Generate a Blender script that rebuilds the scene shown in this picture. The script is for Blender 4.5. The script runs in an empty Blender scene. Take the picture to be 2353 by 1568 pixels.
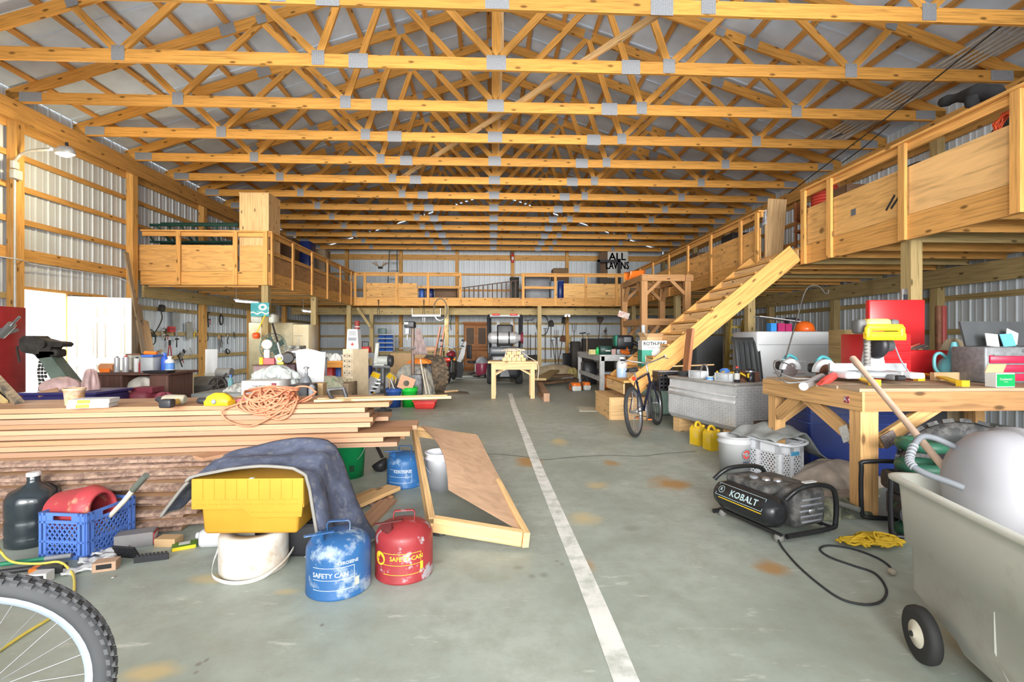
import bpy,math,random
from mathutils import Vector,Matrix,Euler
random.seed(7)
R = random.Random(11)
S = bpy.context.scene
COL = S.collection
PI = math.pi
# ------------------------------------------------------------------ camera
CX,CY,FPX,TH,HC = 1176.5,779.2,1100.0,0.042,1.3
cam_d = bpy.data.cameras.new('camera')
cam = bpy.data.objects.new('camera',cam_d)
COL.objects.link(cam)
cam.location = (0,0,HC)
cam.rotation_euler = (PI / 2,0,-TH)
cam_d.sensor_width = 36
cam_d.sensor_fit = 'HORIZONTAL'
cam_d.lens = 36 * FPX / 2353
cam_d.shift_y = -(784 - CY) / 2353
cam_d.clip_start = 0.05
cam_d.clip_end = 200
S.camera = cam
# ------------------------------------------------------------------ view, world, lights
S.view_settings.view_transform = 'Standard'
S.view_settings.look = 'None'
S.view_settings.exposure = -0.3
S.view_settings.gamma = 1.0
S.view_settings.use_curve_mapping = False
w = bpy.data.worlds.new('world')
S.world = w
w.use_nodes = True
bg = w.node_tree.nodes['Background']
bg.inputs[0].default_value = (0.93,0.97,1.0,1)
bg.inputs[1].default_value = 5.0
def area(name,loc,target,sx,sy,watts,col=(1,1,1),spread=PI):
 l = bpy.data.lights.new(name,'AREA')
 l.shape = 'RECTANGLE'
 l.size,l.size_y,l.energy,l.color = sx,sy,watts,col
 l.spread = spread
 o = bpy.data.objects.new(name,l)
 COL.objects.link(o)
 o.location = loc
 o.rotation_euler = (Vector(target) - Vector(loc)).to_track_quat('-Z','Y').to_euler()
 return o
# daylight of an assumed overhead door behind the camera; flash bounced off the roof
area('overhead_door_daylight',(0.0,-2.6,2.3),(0,10,1.9),11.0,4.0,130,(1.0,0.98,0.95))
area('bounced_flash',(0.3,-1.6,1.7),(0.3,4.5,5.5),1.6,1.0,230,(1.0,0.97,0.92))
area('far_fill_light',(0.0,-2.7,2.6),(0,14,2.2),9.0,3.0,460,(1.0,0.98,0.95),0.9)  # added fill lamp without a real source, narrow spread, brightens the far half
area('side_door_daylight',(-7.9,8.4,1.15),(0,9.5,1.0),0.85,1.9,200,(0.95,0.98,1.0))
# ------------------------------------------------------------------ pixel -> world
_s,_c = math.sin(TH),math.cos(TH)
def ray(u,v):
 t = (u - CX) / FPX
 return (t * _c + _s,_c - t * _s,(CY - v) / FPX)
def FL(u,v,z=0.0):          # on a level plane
 a = ray(u,v); k = (z - HC) / a[2]
 return Vector((a[0] * k,a[1] * k,z))
def AY(u,v,Y):              # on the plane Y = const
 a = ray(u,v); k = Y / a[1]
 return Vector((a[0] * k,Y,HC + a[2] * k))
def AX(u,v,X):              # on the plane X = const
 a = ray(u,v); k = X / a[0]
 return Vector((X,a[1] * k,HC + a[2] * k))
def AD(u,v,d):              # at a distance along the view axis
 a = ray(u,v)
 return Vector((a[0] * d,a[1] * d,HC + a[2] * d))
# ------------------------------------------------------------------ materials
MATS = {}
def _new(name):
 m = bpy.data.materials.new(name)
 m.use_nodes = True
 nt = m.node_tree
 b = nt.nodes['Principled BSDF']
 return m,nt,b
def _n(nt,t,**kw):
 n = nt.nodes.new(t)
 for k,v in kw.items():
  setattr(n,k,v)
 return n
def _ramp(nt,stops):
 r = _n(nt,'ShaderNodeValToRGB')
 el = r.color_ramp.elements
 while len(el) < len(stops):
  el.new(0.5)
 for e,(p,c) in zip(el,stops):
  e.position = p
  e.color = (c[0],c[1],c[2],1)
 return r
def _mul(c,k):
 return tuple(min(1,x * k) for x in c[:3])
def wood(name,col=None,dark=0.62,rough=0.62,knots=True,scale=(1.1,26),var=0.25,knot=(2.2,5.5,.055,.12)):
 if name in MATS: return MATS[name]
 m,nt,b = _new(name)
 L = nt.links.new
 uv = _n(nt,'ShaderNodeUVMap')
 mp = _n(nt,'ShaderNodeMapping'); mp.inputs['Scale'].default_value = (scale[0],scale[1],1)
 L(uv.outputs[0],mp.inputs[0])
 nz = _n(nt,'ShaderNodeTexNoise'); nz.inputs['Scale'].default_value = 1.6
 nz.inputs['Detail'].default_value = 3; nz.inputs['Distortion'].default_value = 1.1
 L(mp.outputs[0],nz.inputs[0])
 rp = _ramp(nt,[(0.28,_mul(col,dark)),(0.5,col),(0.75,_mul(col,1.18))])
 L(nz.outputs[0],rp.inputs[0])
 out = rp.outputs[0]
 if knots:
  mk = _n(nt,'ShaderNodeMapping'); mk.inputs['Scale'].default_value = (knot[0],knot[1],1)
  L(uv.outputs[0],mk.inputs[0])
  vo = _n(nt,'ShaderNodeTexVoronoi',voronoi_dimensions='2D'); vo.inputs['Scale'].default_value = 1.0
  vo.inputs['Randomness'].default_value = 1.0
  L(mk.outputs[0],vo.inputs[0])
  kr = _ramp(nt,[(knot[2],(1,1,1)),(knot[3],(0,0,0))])
  L(vo.outputs['Distance'],kr.inputs[0])
  sp = _n(nt,'ShaderNodeSeparateColor'); L(vo.outputs['Color'],sp.inputs[0])
  gt = _n(nt,'ShaderNodeMath',operation='GREATER_THAN'); gt.inputs[1].default_value = 0.5
  L(sp.outputs[0],gt.inputs[0])
  mm = _n(nt,'ShaderNodeMath',operation='MULTIPLY'); L(kr.outputs[0],mm.inputs[0]); L(gt.outputs[0],mm.inputs[1])
  mx = _n(nt,'ShaderNodeMix',data_type='RGBA')
  L(mm.outputs[0],mx.inputs[0]); L(out,mx.inputs[6]); mx.inputs[7].default_value = (*_mul(col,0.3),1)
  out = mx.outputs[2]
 oi = _n(nt,'ShaderNodeObjectInfo')
 hs = _n(nt,'ShaderNodeHueSaturation')
 mr = _n(nt,'ShaderNodeMapRange'); mr.inputs[3].default_value = 1 - var; mr.inputs[4].default_value = 1 + var * 0.7
 L(oi.outputs['Random'],mr.inputs[0]); L(mr.outputs[0],hs.inputs['Value'])
 L(out,hs.inputs['Color'])
 L(hs.outputs[0],b.inputs['Base Color'])
 b.inputs['Roughness'].default_value = rough
 b.inputs['Specular IOR Level'].default_value = 0.25
 bp = _n(nt,'ShaderNodeBump'); bp.inputs['Strength'].default_value = 0.12
 L(nz.outputs[0],bp.inputs['Height']); L(bp.outputs[0],b.inputs['Normal'])
 MATS[name] = m
 return m
def mat(name,col=(0.5,0.5,0.5),rough=0.5,metal=0.0,var=0.12,scale=7.0,bump=0.0,second=None,cut=0.55,soft=0.06,detail=5,spec=0.4):
 """plain surface with slight mottling; `second` adds a worn/dirty colour in patches above noise value `cut`."""
 if name in MATS: return MATS[name]
 m,nt,b = _new(name)
 L = nt.links.new
 tc = _n(nt,'ShaderNodeTexCoord')
 nz = _n(nt,'ShaderNodeTexNoise'); nz.inputs['Scale'].default_value = scale; nz.inputs['Detail'].default_value = detail
 L(tc.outputs['Object'],nz.inputs[0])
 rp = _ramp(nt,[(0.3,_mul(col,1 - var)),(0.7,_mul(col,1 + var))])
 L(nz.outputs[0],rp.inputs[0])
 out = rp.outputs[0]
 if second:
  n2 = _n(nt,'ShaderNodeTexNoise'); n2.inputs['Scale'].default_value = scale * 1.7; n2.inputs['Detail'].default_value = 8
  n2.inputs['Roughness'].default_value = 0.65
  L(tc.outputs['Object'],n2.inputs[0])
  r2 = _ramp(nt,[(cut - soft,(0,0,0)),(cut + soft,(1,1,1))])
  L(n2.outputs[0],r2.inputs[0])
  mx = _n(nt,'ShaderNodeMix',data_type='RGBA')
  L(r2.outputs[0],mx.inputs[0]); L(out,mx.inputs[6]); mx.inputs[7].default_value = (*second,1)
  out = mx.outputs[2]
 L(out,b.inputs['Base Color'])
 b.inputs['Roughness'].default_value = rough
 b.inputs['Metallic'].default_value = metal
 b.inputs['Specular IOR Level'].default_value = spec
 if bump:
  bp = _n(nt,'ShaderNodeBump'); bp.inputs['Strength'].default_value = bump; bp.inputs['Distance'].default_value = 0.01
  L(nz.outputs[0],bp.inputs['Height']); L(bp.outputs[0],b.inputs['Normal'])
 MATS[name] = m
 return m
def glass(name,col=(0.9,0.95,0.95),rough=0.06,alpha=0.35):
 if name in MATS: return MATS[name]
 m,nt,b = _new(name)
 b.inputs['Base Color'].default_value = (*col,1)
 b.inputs['Roughness'].default_value = rough
 b.inputs['Alpha'].default_value = alpha
 b.inputs['Specular IOR Level'].default_value = 0.7
 MATS[name] = m
 return m
def emit(name,col,k):
 if name in MATS: return MATS[name]
 m,nt,b = _new(name)
 b.inputs['Base Color'].default_value = (*col,1)
 b.inputs['Emission Color'].default_value = (*col,1)
 b.inputs['Emission Strength'].default_value = k
 MATS[name] = m
 return m
# ------------------------------------------------------------------ mesh builder
def V(*a):
 return Vector(a) if len(a) > 1 else Vector(a[0])
class MB:
 def __init__(s):
  s.v,s.f,s.uv,s.sm,s.mi = [],[],[],[],[]
  s.cur = 0
 def add(s,verts,faces,uvs=None,smooth=False):
  o = len(s.v)
  s.v += [tuple(p) for p in verts]
  for i,fc in enumerate(faces):
   s.f.append([o + j for j in fc])
   s.uv.append(uvs[i] if uvs else [(verts[j][0] * 1.0 + verts[j][1],verts[j][2]) for j in fc])
   s.sm.append(smooth)
   s.mi.append(s.cur)
  return s
 def beam(s,p0,p1,wd,th,up=(0,0,1)):
  """board from p0 to p1; th along `up`, wd across; UV runs along the grain."""
  p0,p1 = V(p0),V(p1)
  ax = p1 - p0
  ln = ax.length
  ax = ax.normalized()
  up = V(up)
  sd = ax.cross(up)
  if sd.length < 1e-5:
   sd = ax.cross(V(1,0,0))
  sd.normalize()
  up = sd.cross(ax).normalized()
  a,b = sd * wd / 2,up * th / 2
  vs = []
  for p in (p0,p1):
   vs += [p - a - b,p + a - b,p + a + b,p - a + b]
  fs = [(0,3,2,1),(4,5,6,7),(0,1,5,4),(1,2,6,5),(2,3,7,6),(3,0,4,7)]
  u0,v0 = R.random() * 50,R.random() * 50
  uv = [[(u0,v0),(u0,v0 + th),(u0 + .02,v0 + th),(u0 + .02,v0)]] * 2
  for k,q in enumerate((wd,th,wd,th)):
   vv = v0 + k * 1.37
   uv.append([(u0,vv),(u0,vv + q),(u0 + ln,vv + q),(u0 + ln,vv)])
  return s.add(vs,fs,uv)
 def box(s,c,d,rz=0.0,rx=0.0,ry=0.0):
  """axis box, centre c, size d, optional rotation"""
  M = Euler((rx,ry,rz)).to_matrix()
  i = max(range(3),key=lambda k: d[k])
  ax = V(0,0,0); ax[i] = 1
  j = (i + 1) % 3; k = (i + 2) % 3
  up = V(0,0,0); up[k] = 1
  # side = ax x up ; sizes: th along up, wd along the other
  h = M @ ax * d[i] / 2
  c = V(c)
  return s.beam(c - h,c + h,d[j],d[k],M @ up)
 def loft(s,rings,caps=True,smooth=True,closed=True):
  n = len(rings[0]); o = []
  vs = [p for r in rings for p in r]
  fs = []
  m = n if closed else n - 1
  for i in range(len(rings) - 1):
   for j in range(m):
    a,b = i * n + j,i * n + (j + 1) % n
    fs.append((a,b,b + n,a + n))
  s.add(vs,fs,smooth=smooth)
  if caps and closed:
   s.add(list(rings[0]),[tuple(range(n))[::-1]])
   s.add(list(rings[-1]),[tuple(range(n))])
  return s
 def rbox(s,c,d,r=0.02,n=3,rz=0.0,taper=1.0,M=None,smooth=True):
  """rounded box: centre c, size d, corner radius r; taper scales the bottom"""
  c = V(c); hx,hy,hz = d[0] / 2,d[1] / 2,d[2] / 2
  r = min(r,hx * .99,hy * .99,hz * .99)
  rot = M or Euler((0,0,rz)).to_matrix()
  prof = []
  for i in range(n + 1):
   a = PI / 2 * i / n
   prof.append((r * (1 - math.sin(a)),-hz + r * (1 - math.cos(a))))
  prof += [(ins,-z) for ins,z in reversed(prof)]
  rings = []
  for ins,z in prof:
   k = 1 if taper == 1 else taper + (1 - taper) * (z + hz) / (2 * hz)
   ring = []
   rr = max(r - ins,0.0005)
   for q,(sx,sy) in enumerate(((1,1),(-1,1),(-1,-1),(1,-1))):
    for i in range(n + 1):
     a = PI / 2 * (q + i / n)
     ring.append(c + rot @ V((sx * (hx - r) + rr * math.cos(a)) * k,(sy * (hy - r) + rr * math.sin(a)) * k,z))
   rings.append(ring)
  return s.loft(rings,True,smooth)
 def tube(s,pts,r,n=6,closed=False,smooth=True):
  pts = [V(p) for p in pts]
  rings = []
  m = len(pts)
  rad = r if isinstance(r,(list,tuple)) else [r] * m
  prev = None
  for i,p in enumerate(pts):
   if closed:
    t = pts[(i + 1) % m] - pts[i - 1]
   else:
    t = pts[min(i + 1,m - 1)] - pts[max(i - 1,0)]
   if t.length < 1e-9: t = V(0,0,1)
   t.normalize()
   if prev is None:
    u = t.cross(V(0,0,1))
    if u.length < .05: u = t.cross(V(1,0,0))
   else:
    u = prev - t * prev.dot(t)
    if u.length < 1e-6: u = t.cross(V(1,0,0))
   u.normalize(); prev = u
   w2 = t.cross(u)
   rings.append([p + (u * math.cos(2 * PI * k / n) + w2 * math.sin(2 * PI * k / n)) * rad[i] for k in range(n)])
  if closed: rings.append(rings[0])
  return s.loft(rings,not closed,smooth)
 def lathe(s,prof,c=(0,0,0),n=20,M=None,sx=1.0,sy=1.0,caps=True,smooth=True):
  """prof: list of (radius, z)"""
  c = V(c)
  rings = []
  for r,z in prof:
   ring = []
   for k in range(n):
    a = 2 * PI * k / n
    p = V(r * sx * math.cos(a),r * sy * math.sin(a),z)
    ring.append(c + (M @ p if M else p))
   rings.append(ring)
  return s.loft(rings,caps,smooth)
 def cyl(s,p0,p1,r,n=14,r2=None,smooth=True):
  return s.tube([p0,p1],[r,r if r2 is None else r2],n,smooth=smooth)
 def ball(s,c,r,n=12,m=7,M=None):
  rx,ry,rz = r if isinstance(r,(list,tuple)) else (r,r,r)
  rings = []
  for i in range(m + 1):
   a = -PI / 2 + PI * i / m
   q = max(math.cos(a),0.02)
   ring = []
   for k in range(n):
    b = 2 * PI * k / n
    p = V(rx * q * math.cos(b),ry * q * math.sin(b),rz * math.sin(a))
    ring.append(V(c) + (M @ p if M else p))
   rings.append(ring)
  return s.loft(rings)
 def prism(s,poly,h,M=None,smooth=False):
  """2D outline (x, y) extruded along z by h, then put through 4x4 matrix M"""
  n = len(poly)
  f = (lambda p: M @ p) if M else (lambda p: p)
  lo = [f(V(x,y,0)) for x,y in poly]
  hi = [f(V(x,y,h)) for x,y in poly]
  s.loft([lo,hi],True,smooth)
  return s
 def grid(s,fn,nu,nv,smooth=True,thick=None):
  """surface fn(u, v) u, v in 0..1"""
  vs = [V(fn(i / nu,j / nv)) for i in range(nu + 1) for j in range(nv + 1)]
  fs,uv = [],[]
  for i in range(nu):
   for j in range(nv):
    a = i * (nv + 1) + j
    fs.append((a,a + nv + 1,a + nv + 2,a + 1))
  if thick:
   n = len(vs)
   vs2 = [p - V(0,0,thick) if not callable(thick) else p - thick(p) for p in vs]
   fs2 = [tuple(n + k for k in reversed(f)) for f in fs]
   edge = []
   W = nv + 1
   loop = [i * W for i in range(nu + 1)] + [nu * W + j for j in range(1,W)] + [i * W + nv for i in range(nu - 1,-1,-1)] + [j for j in range(nv - 1,0,-1)]
   for k in range(len(loop)):
    a,b = loop[k],loop[(k + 1) % len(loop)]
    edge.append((b,a,a + n,b + n))
   vs,fs = vs + vs2,fs + fs2 + edge
  return s.add(vs,fs,smooth=smooth)
 def mesh(s,name,mats):
  me = bpy.data.meshes.new(name)
  me.from_pydata(s.v,[],s.f)
  ul = me.uv_layers.new(name='UVMap')
  flat = []
  for u in s.uv:
   for a in u: flat += [a[0],a[1]]
  ul.data.foreach_set('uv',flat)
  me.polygons.foreach_set('use_smooth',s.sm)
  me.polygons.foreach_set('material_index',s.mi)
  for m in (mats if isinstance(mats,(list,tuple)) else [mats]):
   me.materials.append(m)
  me.update()
  return me
 def build(s,name,mats,parent=None,label=None,bevel=0.0):
  o = bpy.data.objects.new(name,s.mesh(name,mats))
  COL.objects.link(o)
  if parent: o.parent = parent
  if label: o['label'] = label
  if bevel:
   b = o.modifiers.new('edge','BEVEL'); b.width = bevel; b.segments = 2; b.limit_method = 'ANGLE'; b.angle_limit = 0.6
  return o
def tag(o,label,cat,group=None,kind=None):
 o['label'] = label
 o['category'] = cat
 if group: o['group'] = group
 if kind: o['kind'] = kind
 return o
def thing(name,label,cat,loc=(0,0,0),rz=0.0,group=None,rot=None):
 o = bpy.data.objects.new(name,None)
 o.empty_display_size = 0.1
 COL.objects.link(o)
 o.location = loc
 o.rotation_euler = rot or (0,0,rz)
 return tag(o,label,cat,group)
def struct(name):
 o = bpy.data.objects.new(name,None)
 COL.objects.link(o)
 o['kind'] = 'structure'
 return o
def copy_tree(o,parent=None):
 c = o.copy(); COL.objects.link(c)
 if parent: c.parent = parent
 for ch in list(o.children): copy_tree(ch,c)
 return c
def one(mb,name,mats,label,cat,loc=(0,0,0),rz=0.0,group=None,rot=None,bevel=0.0):
 """a thing that is a single mesh"""
 o = mb.build(name,mats,bevel=bevel)
 o.location = loc
 o.rotation_euler = rot or (0,0,rz)
 return tag(o,label,cat,group)
def piece(parent,name,mesh,loc=(0,0,0),rot=(0,0,0),scale=(1,1,1)):
 o = bpy.data.objects.new(name,mesh)
 COL.objects.link(o)
 o.parent = parent
 o.location = loc; o.rotation_euler = rot; o.scale = scale
 return o
_TX = {}
def text_geo(txt,size):
 if (txt,size) in _TX: return _TX[(txt,size)]
 cu = bpy.data.curves.new('lettering','FONT')
 cu.body = txt; cu.size = size; cu.resolution_u = 2
 cu.align_x = 'CENTER'; cu.align_y = 'CENTER'
 ob = bpy.data.objects.new('lettering',cu)
 COL.objects.link(ob)
 bpy.context.view_layer.update()
 me = ob.evaluated_get(bpy.context.evaluated_depsgraph_get()).to_mesh()
 g = ([tuple(v.co) for v in me.vertices],[tuple(p.vertices) for p in me.polygons])
 bpy.data.objects.remove(ob)
 bpy.data.curves.remove(cu)
 _TX[(txt,size)] = g
 return g
def letters(mb,txt,size,M,fn=None,bold=0.0,sx=1.0):
 """flat lettering through matrix M (x right, y up, z out) or through fn(x, y) -> point"""
 vs,fs = text_geo(txt,size)
 for off in ((0,0),) if not bold else ((-bold,0),(bold,0),(0,bold),(0,-bold)):
  pts = [(fn(x * sx + off[0],y + off[1]) if fn else M @ V(x * sx + off[0],y + off[1],0)) for x,y,z in vs]
  mb.add(pts,fs)
 return mb
def frame(o,x,y):
 """4x4 matrix with origin o, x axis x, y axis y"""
 x = V(x).normalized(); y = V(y); z = x.cross(y).normalized(); y = z.cross(x)
 M = Matrix((x,y,z)).transposed().to_4x4()
 M.translation = V(o)
 return M
def wiggle(p,k):
 return V(p) + V(R.uniform(-k,k),R.uniform(-k,k),R.uniform(-k,k))
def spline(pts,n=6):
 """Catmull-Rom through pts"""
 pts = [V(p) for p in pts]
 out = []
 for i in range(len(pts) - 1):
  a,b,c,d = pts[max(i - 1,0)],pts[i],pts[i + 1],pts[min(i + 2,len(pts) - 1)]
  for k in range(n):
   t = k / n
   out.append(0.5 * ((2 * b) + (c - a) * t + (2 * a - 5 * b + 4 * c - d) * t * t + (3 * b - a - 3 * c + d) * t ** 3))
 out.append(pts[-1])
 return out
# ------------------------------------------------------------------ shared materials
W_TRUSS = wood('truss_pine',(0.66,0.32,0.07),var=0.16)
W_LOFT = wood('loft_pine',(0.66,0.34,0.10),var=0.14)
W_PALE = wood('pale_pine',(0.74,0.47,0.22),var=0.12)
W_PLY = wood('plywood',(0.66,0.36,0.12),dark=0.72,scale=(1.6,9),var=0.1)
W_PLYK = wood('knotty_plywood',(0.70,0.40,0.14),dark=0.66,scale=(1.3,14),var=0.05,knot=(2.6,2.9,.07,.17))
W_GREEN = wood('treated_pine',(0.42,0.31,0.14),var=0.14)
W_DARK = wood('old_timber',(0.16,0.095,0.055),var=0.2)
W_SHEET = mat('white_wall_sheet',(0.57,0.62,0.66),rough=0.42,var=0.05,scale=2)
ROOF_M = mat('roof_sheet',(0.60,0.71,0.86),rough=0.45,var=0.10,scale=3)
ZINC = mat('zinc_plate',(0.30,0.31,0.33),rough=0.5,metal=0.15,var=0.15,scale=60)
WLX,WRX,BY,FY = -7.62,7.72,21.3,-2.9      # inner sheet planes
EAVE = 5.01                                        # underside of the truss chords
RX = 0.06                                          # ridge
def roof_z(x,half=7.66):                          # top of the truss top chords
 return EAVE + 0.20 + (half - abs(x - RX)) / 3.0
# ------------------------------------------------------------------ floor
def floor_material():
 m,nt,b = _new('concrete_floor')
 L = nt.links.new
 tc = _n(nt,'ShaderNodeTexCoord')
 sep = _n(nt,'ShaderNodeSeparateXYZ'); L(tc.outputs['Object'],sep.inputs[0])
 def noise(sc,det,rough=.5,vec=None):
  nz = _n(nt,'ShaderNodeTexNoise'); nz.inputs['Scale'].default_value = sc; nz.inputs['Detail'].default_value = det
  nz.inputs['Roughness'].default_value = rough
  L(vec or tc.outputs['Object'],nz.inputs[0]); return nz.outputs[0]
 n1,n2 = noise(0.8,6,.6),noise(6,9,.75)
 mp = _n(nt,'ShaderNodeMapping'); mp.inputs['Rotation'].default_value = (0,0,.35); mp.inputs['Scale'].default_value = (1.0,3.4,1)
 L(tc.outputs['Object'],mp.inputs[0])
 n3 = noise(3.2,9,.68,mp.outputs[0])
 base = _ramp(nt,[(0.3,(0.27,0.315,0.275)),(0.5,(0.37,0.415,0.365)),(0.72,(0.47,0.50,0.445))])
 L(n1,base.inputs[0])
 out = base.outputs[0]
 def mix(fac,col):
  nonlocal out
  mx = _n(nt,'ShaderNodeMix',data_type='RGBA'); L(fac,mx.inputs[0]); L(out,mx.inputs[6])
  mx.inputs[7].default_value = (*col,1); out = mx.outputs[2]
 r = _ramp(nt,[(0.42,(0,0,0)),(0.62,(.55,.55,.55))]); L(n2,r.inputs[0]); mix(r.outputs[0],(0.27,0.285,0.235))
 r = _ramp(nt,[(0.60,(0,0,0)),(0.74,(.8,.8,.8))]); L(n3,r.inputs[0]); mix(r.outputs[0],(0.68,0.70,0.63))
 r = _ramp(nt,[(0.26,(.7,.7,.7)),(0.38,(0,0,0))]); L(n3,r.inputs[0]); mix(r.outputs[0],(0.32,0.33,0.27))
 # stains with a place of their own: pixel-free floor spots (x, y, rx, ry, colour, strength)
 nd = noise(5,3)
 spots = []
 for u,v,ru,rv,c,k in STAINS:
  p = FL(u,v); q = FL(u + ru,v); t = FL(u,v - rv)
  spots.append((p.x,p.y,abs(q.x - p.x),max(abs(t.y - p.y),.02),c,k))
 for x,y,rx,ry,c,k in spots:
  cb = _n(nt,'ShaderNodeCombineXYZ')
  for i,(o,r0) in enumerate(((x,rx),(y,ry))):
   a = _n(nt,'ShaderNodeMath',operation='SUBTRACT'); L(sep.outputs[i],a.inputs[0]); a.inputs[1].default_value = o
   d = _n(nt,'ShaderNodeMath',operation='DIVIDE'); L(a.outputs[0],d.inputs[0]); d.inputs[1].default_value = r0
   L(d.outputs[0],cb.inputs[i])
  ln = _n(nt,'ShaderNodeVectorMath',operation='LENGTH'); L(cb.outputs[0],ln.inputs[0])
  ad = _n(nt,'ShaderNodeMath',operation='MULTIPLY_ADD'); L(nd,ad.inputs[0]); ad.inputs[1].default_value = 1.1; L(ln.outputs['Value'],ad.inputs[2])
  r = _ramp(nt,[(0.42,(k,k,k)),(0.74,(0,0,0))])
  dv = _n(nt,'ShaderNodeMath',operation='MULTIPLY'); dv.inputs[1].default_value = 0.5; L(ad.outputs[0],dv.inputs[0])
  L(dv.outputs[0],r.inputs[0])
  mix(r.outputs[0],c)
 L(out,b.inputs['Base Color'])
 rr = _ramp(nt,[(0.3,(.38,.38,.38)),(0.7,(.62,.62,.62))]); L(n1,rr.inputs[0]); L(rr.outputs[0],b.inputs['Roughness'])
 b.inputs['Specular IOR Level'].default_value = 0.3
 bp = _n(nt,'ShaderNodeBump'); bp.inputs['Strength'].default_value = 0.08; L(n2,bp.inputs['Height']); L(bp.outputs[0],b.inputs['Normal'])
 return m
RUST = (0.42,0.23,0.075)
TAN = (0.56,0.45,0.24)
OIL = (0.18,0.175,0.14)
STAINS = [(1538,1112,62,20,RUST,.9),(1773,1306,50,26,RUST,.85),(1345,1192,50,20,TAN,.8),(1213,1060,38,16,RUST,.9),
          (1285,1016,26,10,TAN,.9),(1402,1064,22,9,RUST,.7),(1372,1116,34,11,TAN,.7),(1350,1298,24,18,RUST,.55),
          (1095,1018,24,16,TAN,.7),(360,1545,90,30,TAN,.9),(490,1330,70,16,TAN,.8),(655,1360,40,10,TAN,.7),
          (232,1427,16,5,OIL,.8),(252,1505,16,7,OIL,.8),(218,1530,14,7,OIL,.7),(236,1460,14,5,OIL,.6),(456,1527,10,5,OIL,.8),(474,1518,7,4,OIL,.8),(450,1546,9,5,OIL,.7),
          (1190,1305,20,8,OIL,.55),(1222,1325,13,7,OIL,.5),(1250,1322,15,8,OIL,.5),(1280,1290,9,4,OIL,.5),(1292,1297,8,4,OIL,.5),(1005,1292,20,9,OIL,.5),
          (740,1437,8,4,OIL,.9),(1450,1215,30,9,OIL,.4),(2240,1480,90,60,TAN,.4),(930,1185,80,40,OIL,.5),(1120,1230,100,18,OIL,.35),(1000,925,110,30,(0.24,.23,.16),.6),(1480,985,40,8,(0.5,.3,.25),.4)]
floor = struct('floor')
mb = MB()
mb.beam((0.05,FY - 3,-0.05),(0.05,BY + .1,-0.05),15.7,0.1)
FLOOR_M = floor_material()
mb.build('concrete_slab',FLOOR_M,floor)
# painted stripe and crack
mb = MB()
st = [FL(1172,905),FL(1181,935),FL(1194,968),FL(1208,1003),FL(1222,1040),FL(1240,1085),FL(1268,1150),FL(1300,1225),FL(1340,1318),FL(1383,1422),FL(1440,1568)]
st += [st[-1] + (st[-1] - st[-2]) * 2]
wd = 0.05
mb.grid(lambda a,t: st[int(round(a * (len(st) - 1)))] + V((t - .5) * 2 * wd,0,.002),len(st) - 1,1,smooth=False)
mb.build('painted_stripe',mat('worn_white_paint',(0.78,0.78,0.74),rough=.6,var=.1,scale=4,second=(0.48,0.51,0.45),cut=.56,soft=.09),floor,'worn white painted line down the aisle')
mb = MB()
cr = [FL(1085,1046),FL(1140,1044),FL(1200,1050),FL(1250,1057),FL(1330,1050),FL(1400,1047),FL(1470,1049),FL(1540,1042),FL(1600,1038)]
cr = [wiggle(p,.008) for p in spline(cr,5)]
mb.grid(lambda a,t: V(cr[int(round(a * (len(cr) - 1)))].xy.to_3d()) + V(0,(t - .5) * .014,.0015),len(cr) - 1,1,smooth=False)
mb.build('crack',mat('crack_dark',(0.05,0.05,0.045),rough=.9),floor,'dark crack across the concrete')
# ------------------------------------------------------------------ ceiling: purlins and roof sheets
ceil = struct('ceiling')
sl = 7.9
for sgn in (-1,1):
 dirv = V(sgn,0,-1 / 3).normalized()
 nrm = V(sgn / 3,0,1).normalized()
 top = V(RX,0,roof_z(RX))
 for i in range(13):
  c = top + dirv * (0.12 + i * 0.628) + nrm * 0.02
  m_ = MB().beam(c + V(0,FY,0),c + V(0,BY,0),0.089,0.038,nrm)
  m_.build('purlin',W_LOFT,ceil)
 pm = MB()
 hw = 0.4555
 # a roof sheet with a raised seam lip on each long edge
 for a,b,h in ((-hw,hw,0.0),(-hw - .004,-hw + .035,-0.012)):
  pm.beam(V(0,(a + b) / 2,0.01 + h / 2),V(sl + .15,(a + b) / 2,0.01 + h / 2),b - a,0.02 - h)
 pmesh = pm.mesh('roof_sheet',ROOF_M)
 ang = math.atan2(1 / 3,1)
 for k in range(27):
  y = FY + 0.46 + k * 0.9144
  if y > BY + .4: break
  o = top + nrm * 0.042 + V(0,y,0)
  if sgn > 0: piece(ceil,'roof_sheet',pmesh,o,(0,ang,0))
  else: piece(ceil,'roof_sheet',pmesh,o,(0,ang,PI))
# ------------------------------------------------------------------ walls
def rib_panel(width,h0,h1,flip=1):
 """corrugated sheet: x along the wall, z up, ribs towards +y*flip"""
 xs = []
 x = 0.0
 pitch = 0.2286
 while x < width - 1e-4:
  for dx,y in ((0.0,0),(0.095,0),(0.107,.006),(0.122,.006),(0.134,0),(0.185,0),(0.197,.019),(0.212,.019),(0.2286,0)):
   if x + dx <= width + 1e-4: xs.append((x + dx,y * flip))
  x += pitch
 vs,fs = [],[]
 for px,py in xs:
  t = px / width
  vs += [(px,py,0),(px,py,h0 + (h1 - h0) * t)]
 n = len(xs)
 for i in range(n - 1):
  fs.append((2 * i,2 * i + 2,2 * i + 3,2 * i + 1))
 m_ = MB()
 m_.add(vs,fs)
 return m_.mesh('wall_panel',W_SHEET)
PW = 0.9144
GIRTS = [(4.72,.19),(4.22,.09),(3.72,.09),(3.19,.09),(2.66,.19),(1.98,.09),(1.42,.09),(.86,.09),(.33,.14)]
POST_Y = [5.41 + 1.22 * k for k in (-6,-4,-2,0,2,4,6,8,10,12.7)]
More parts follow.
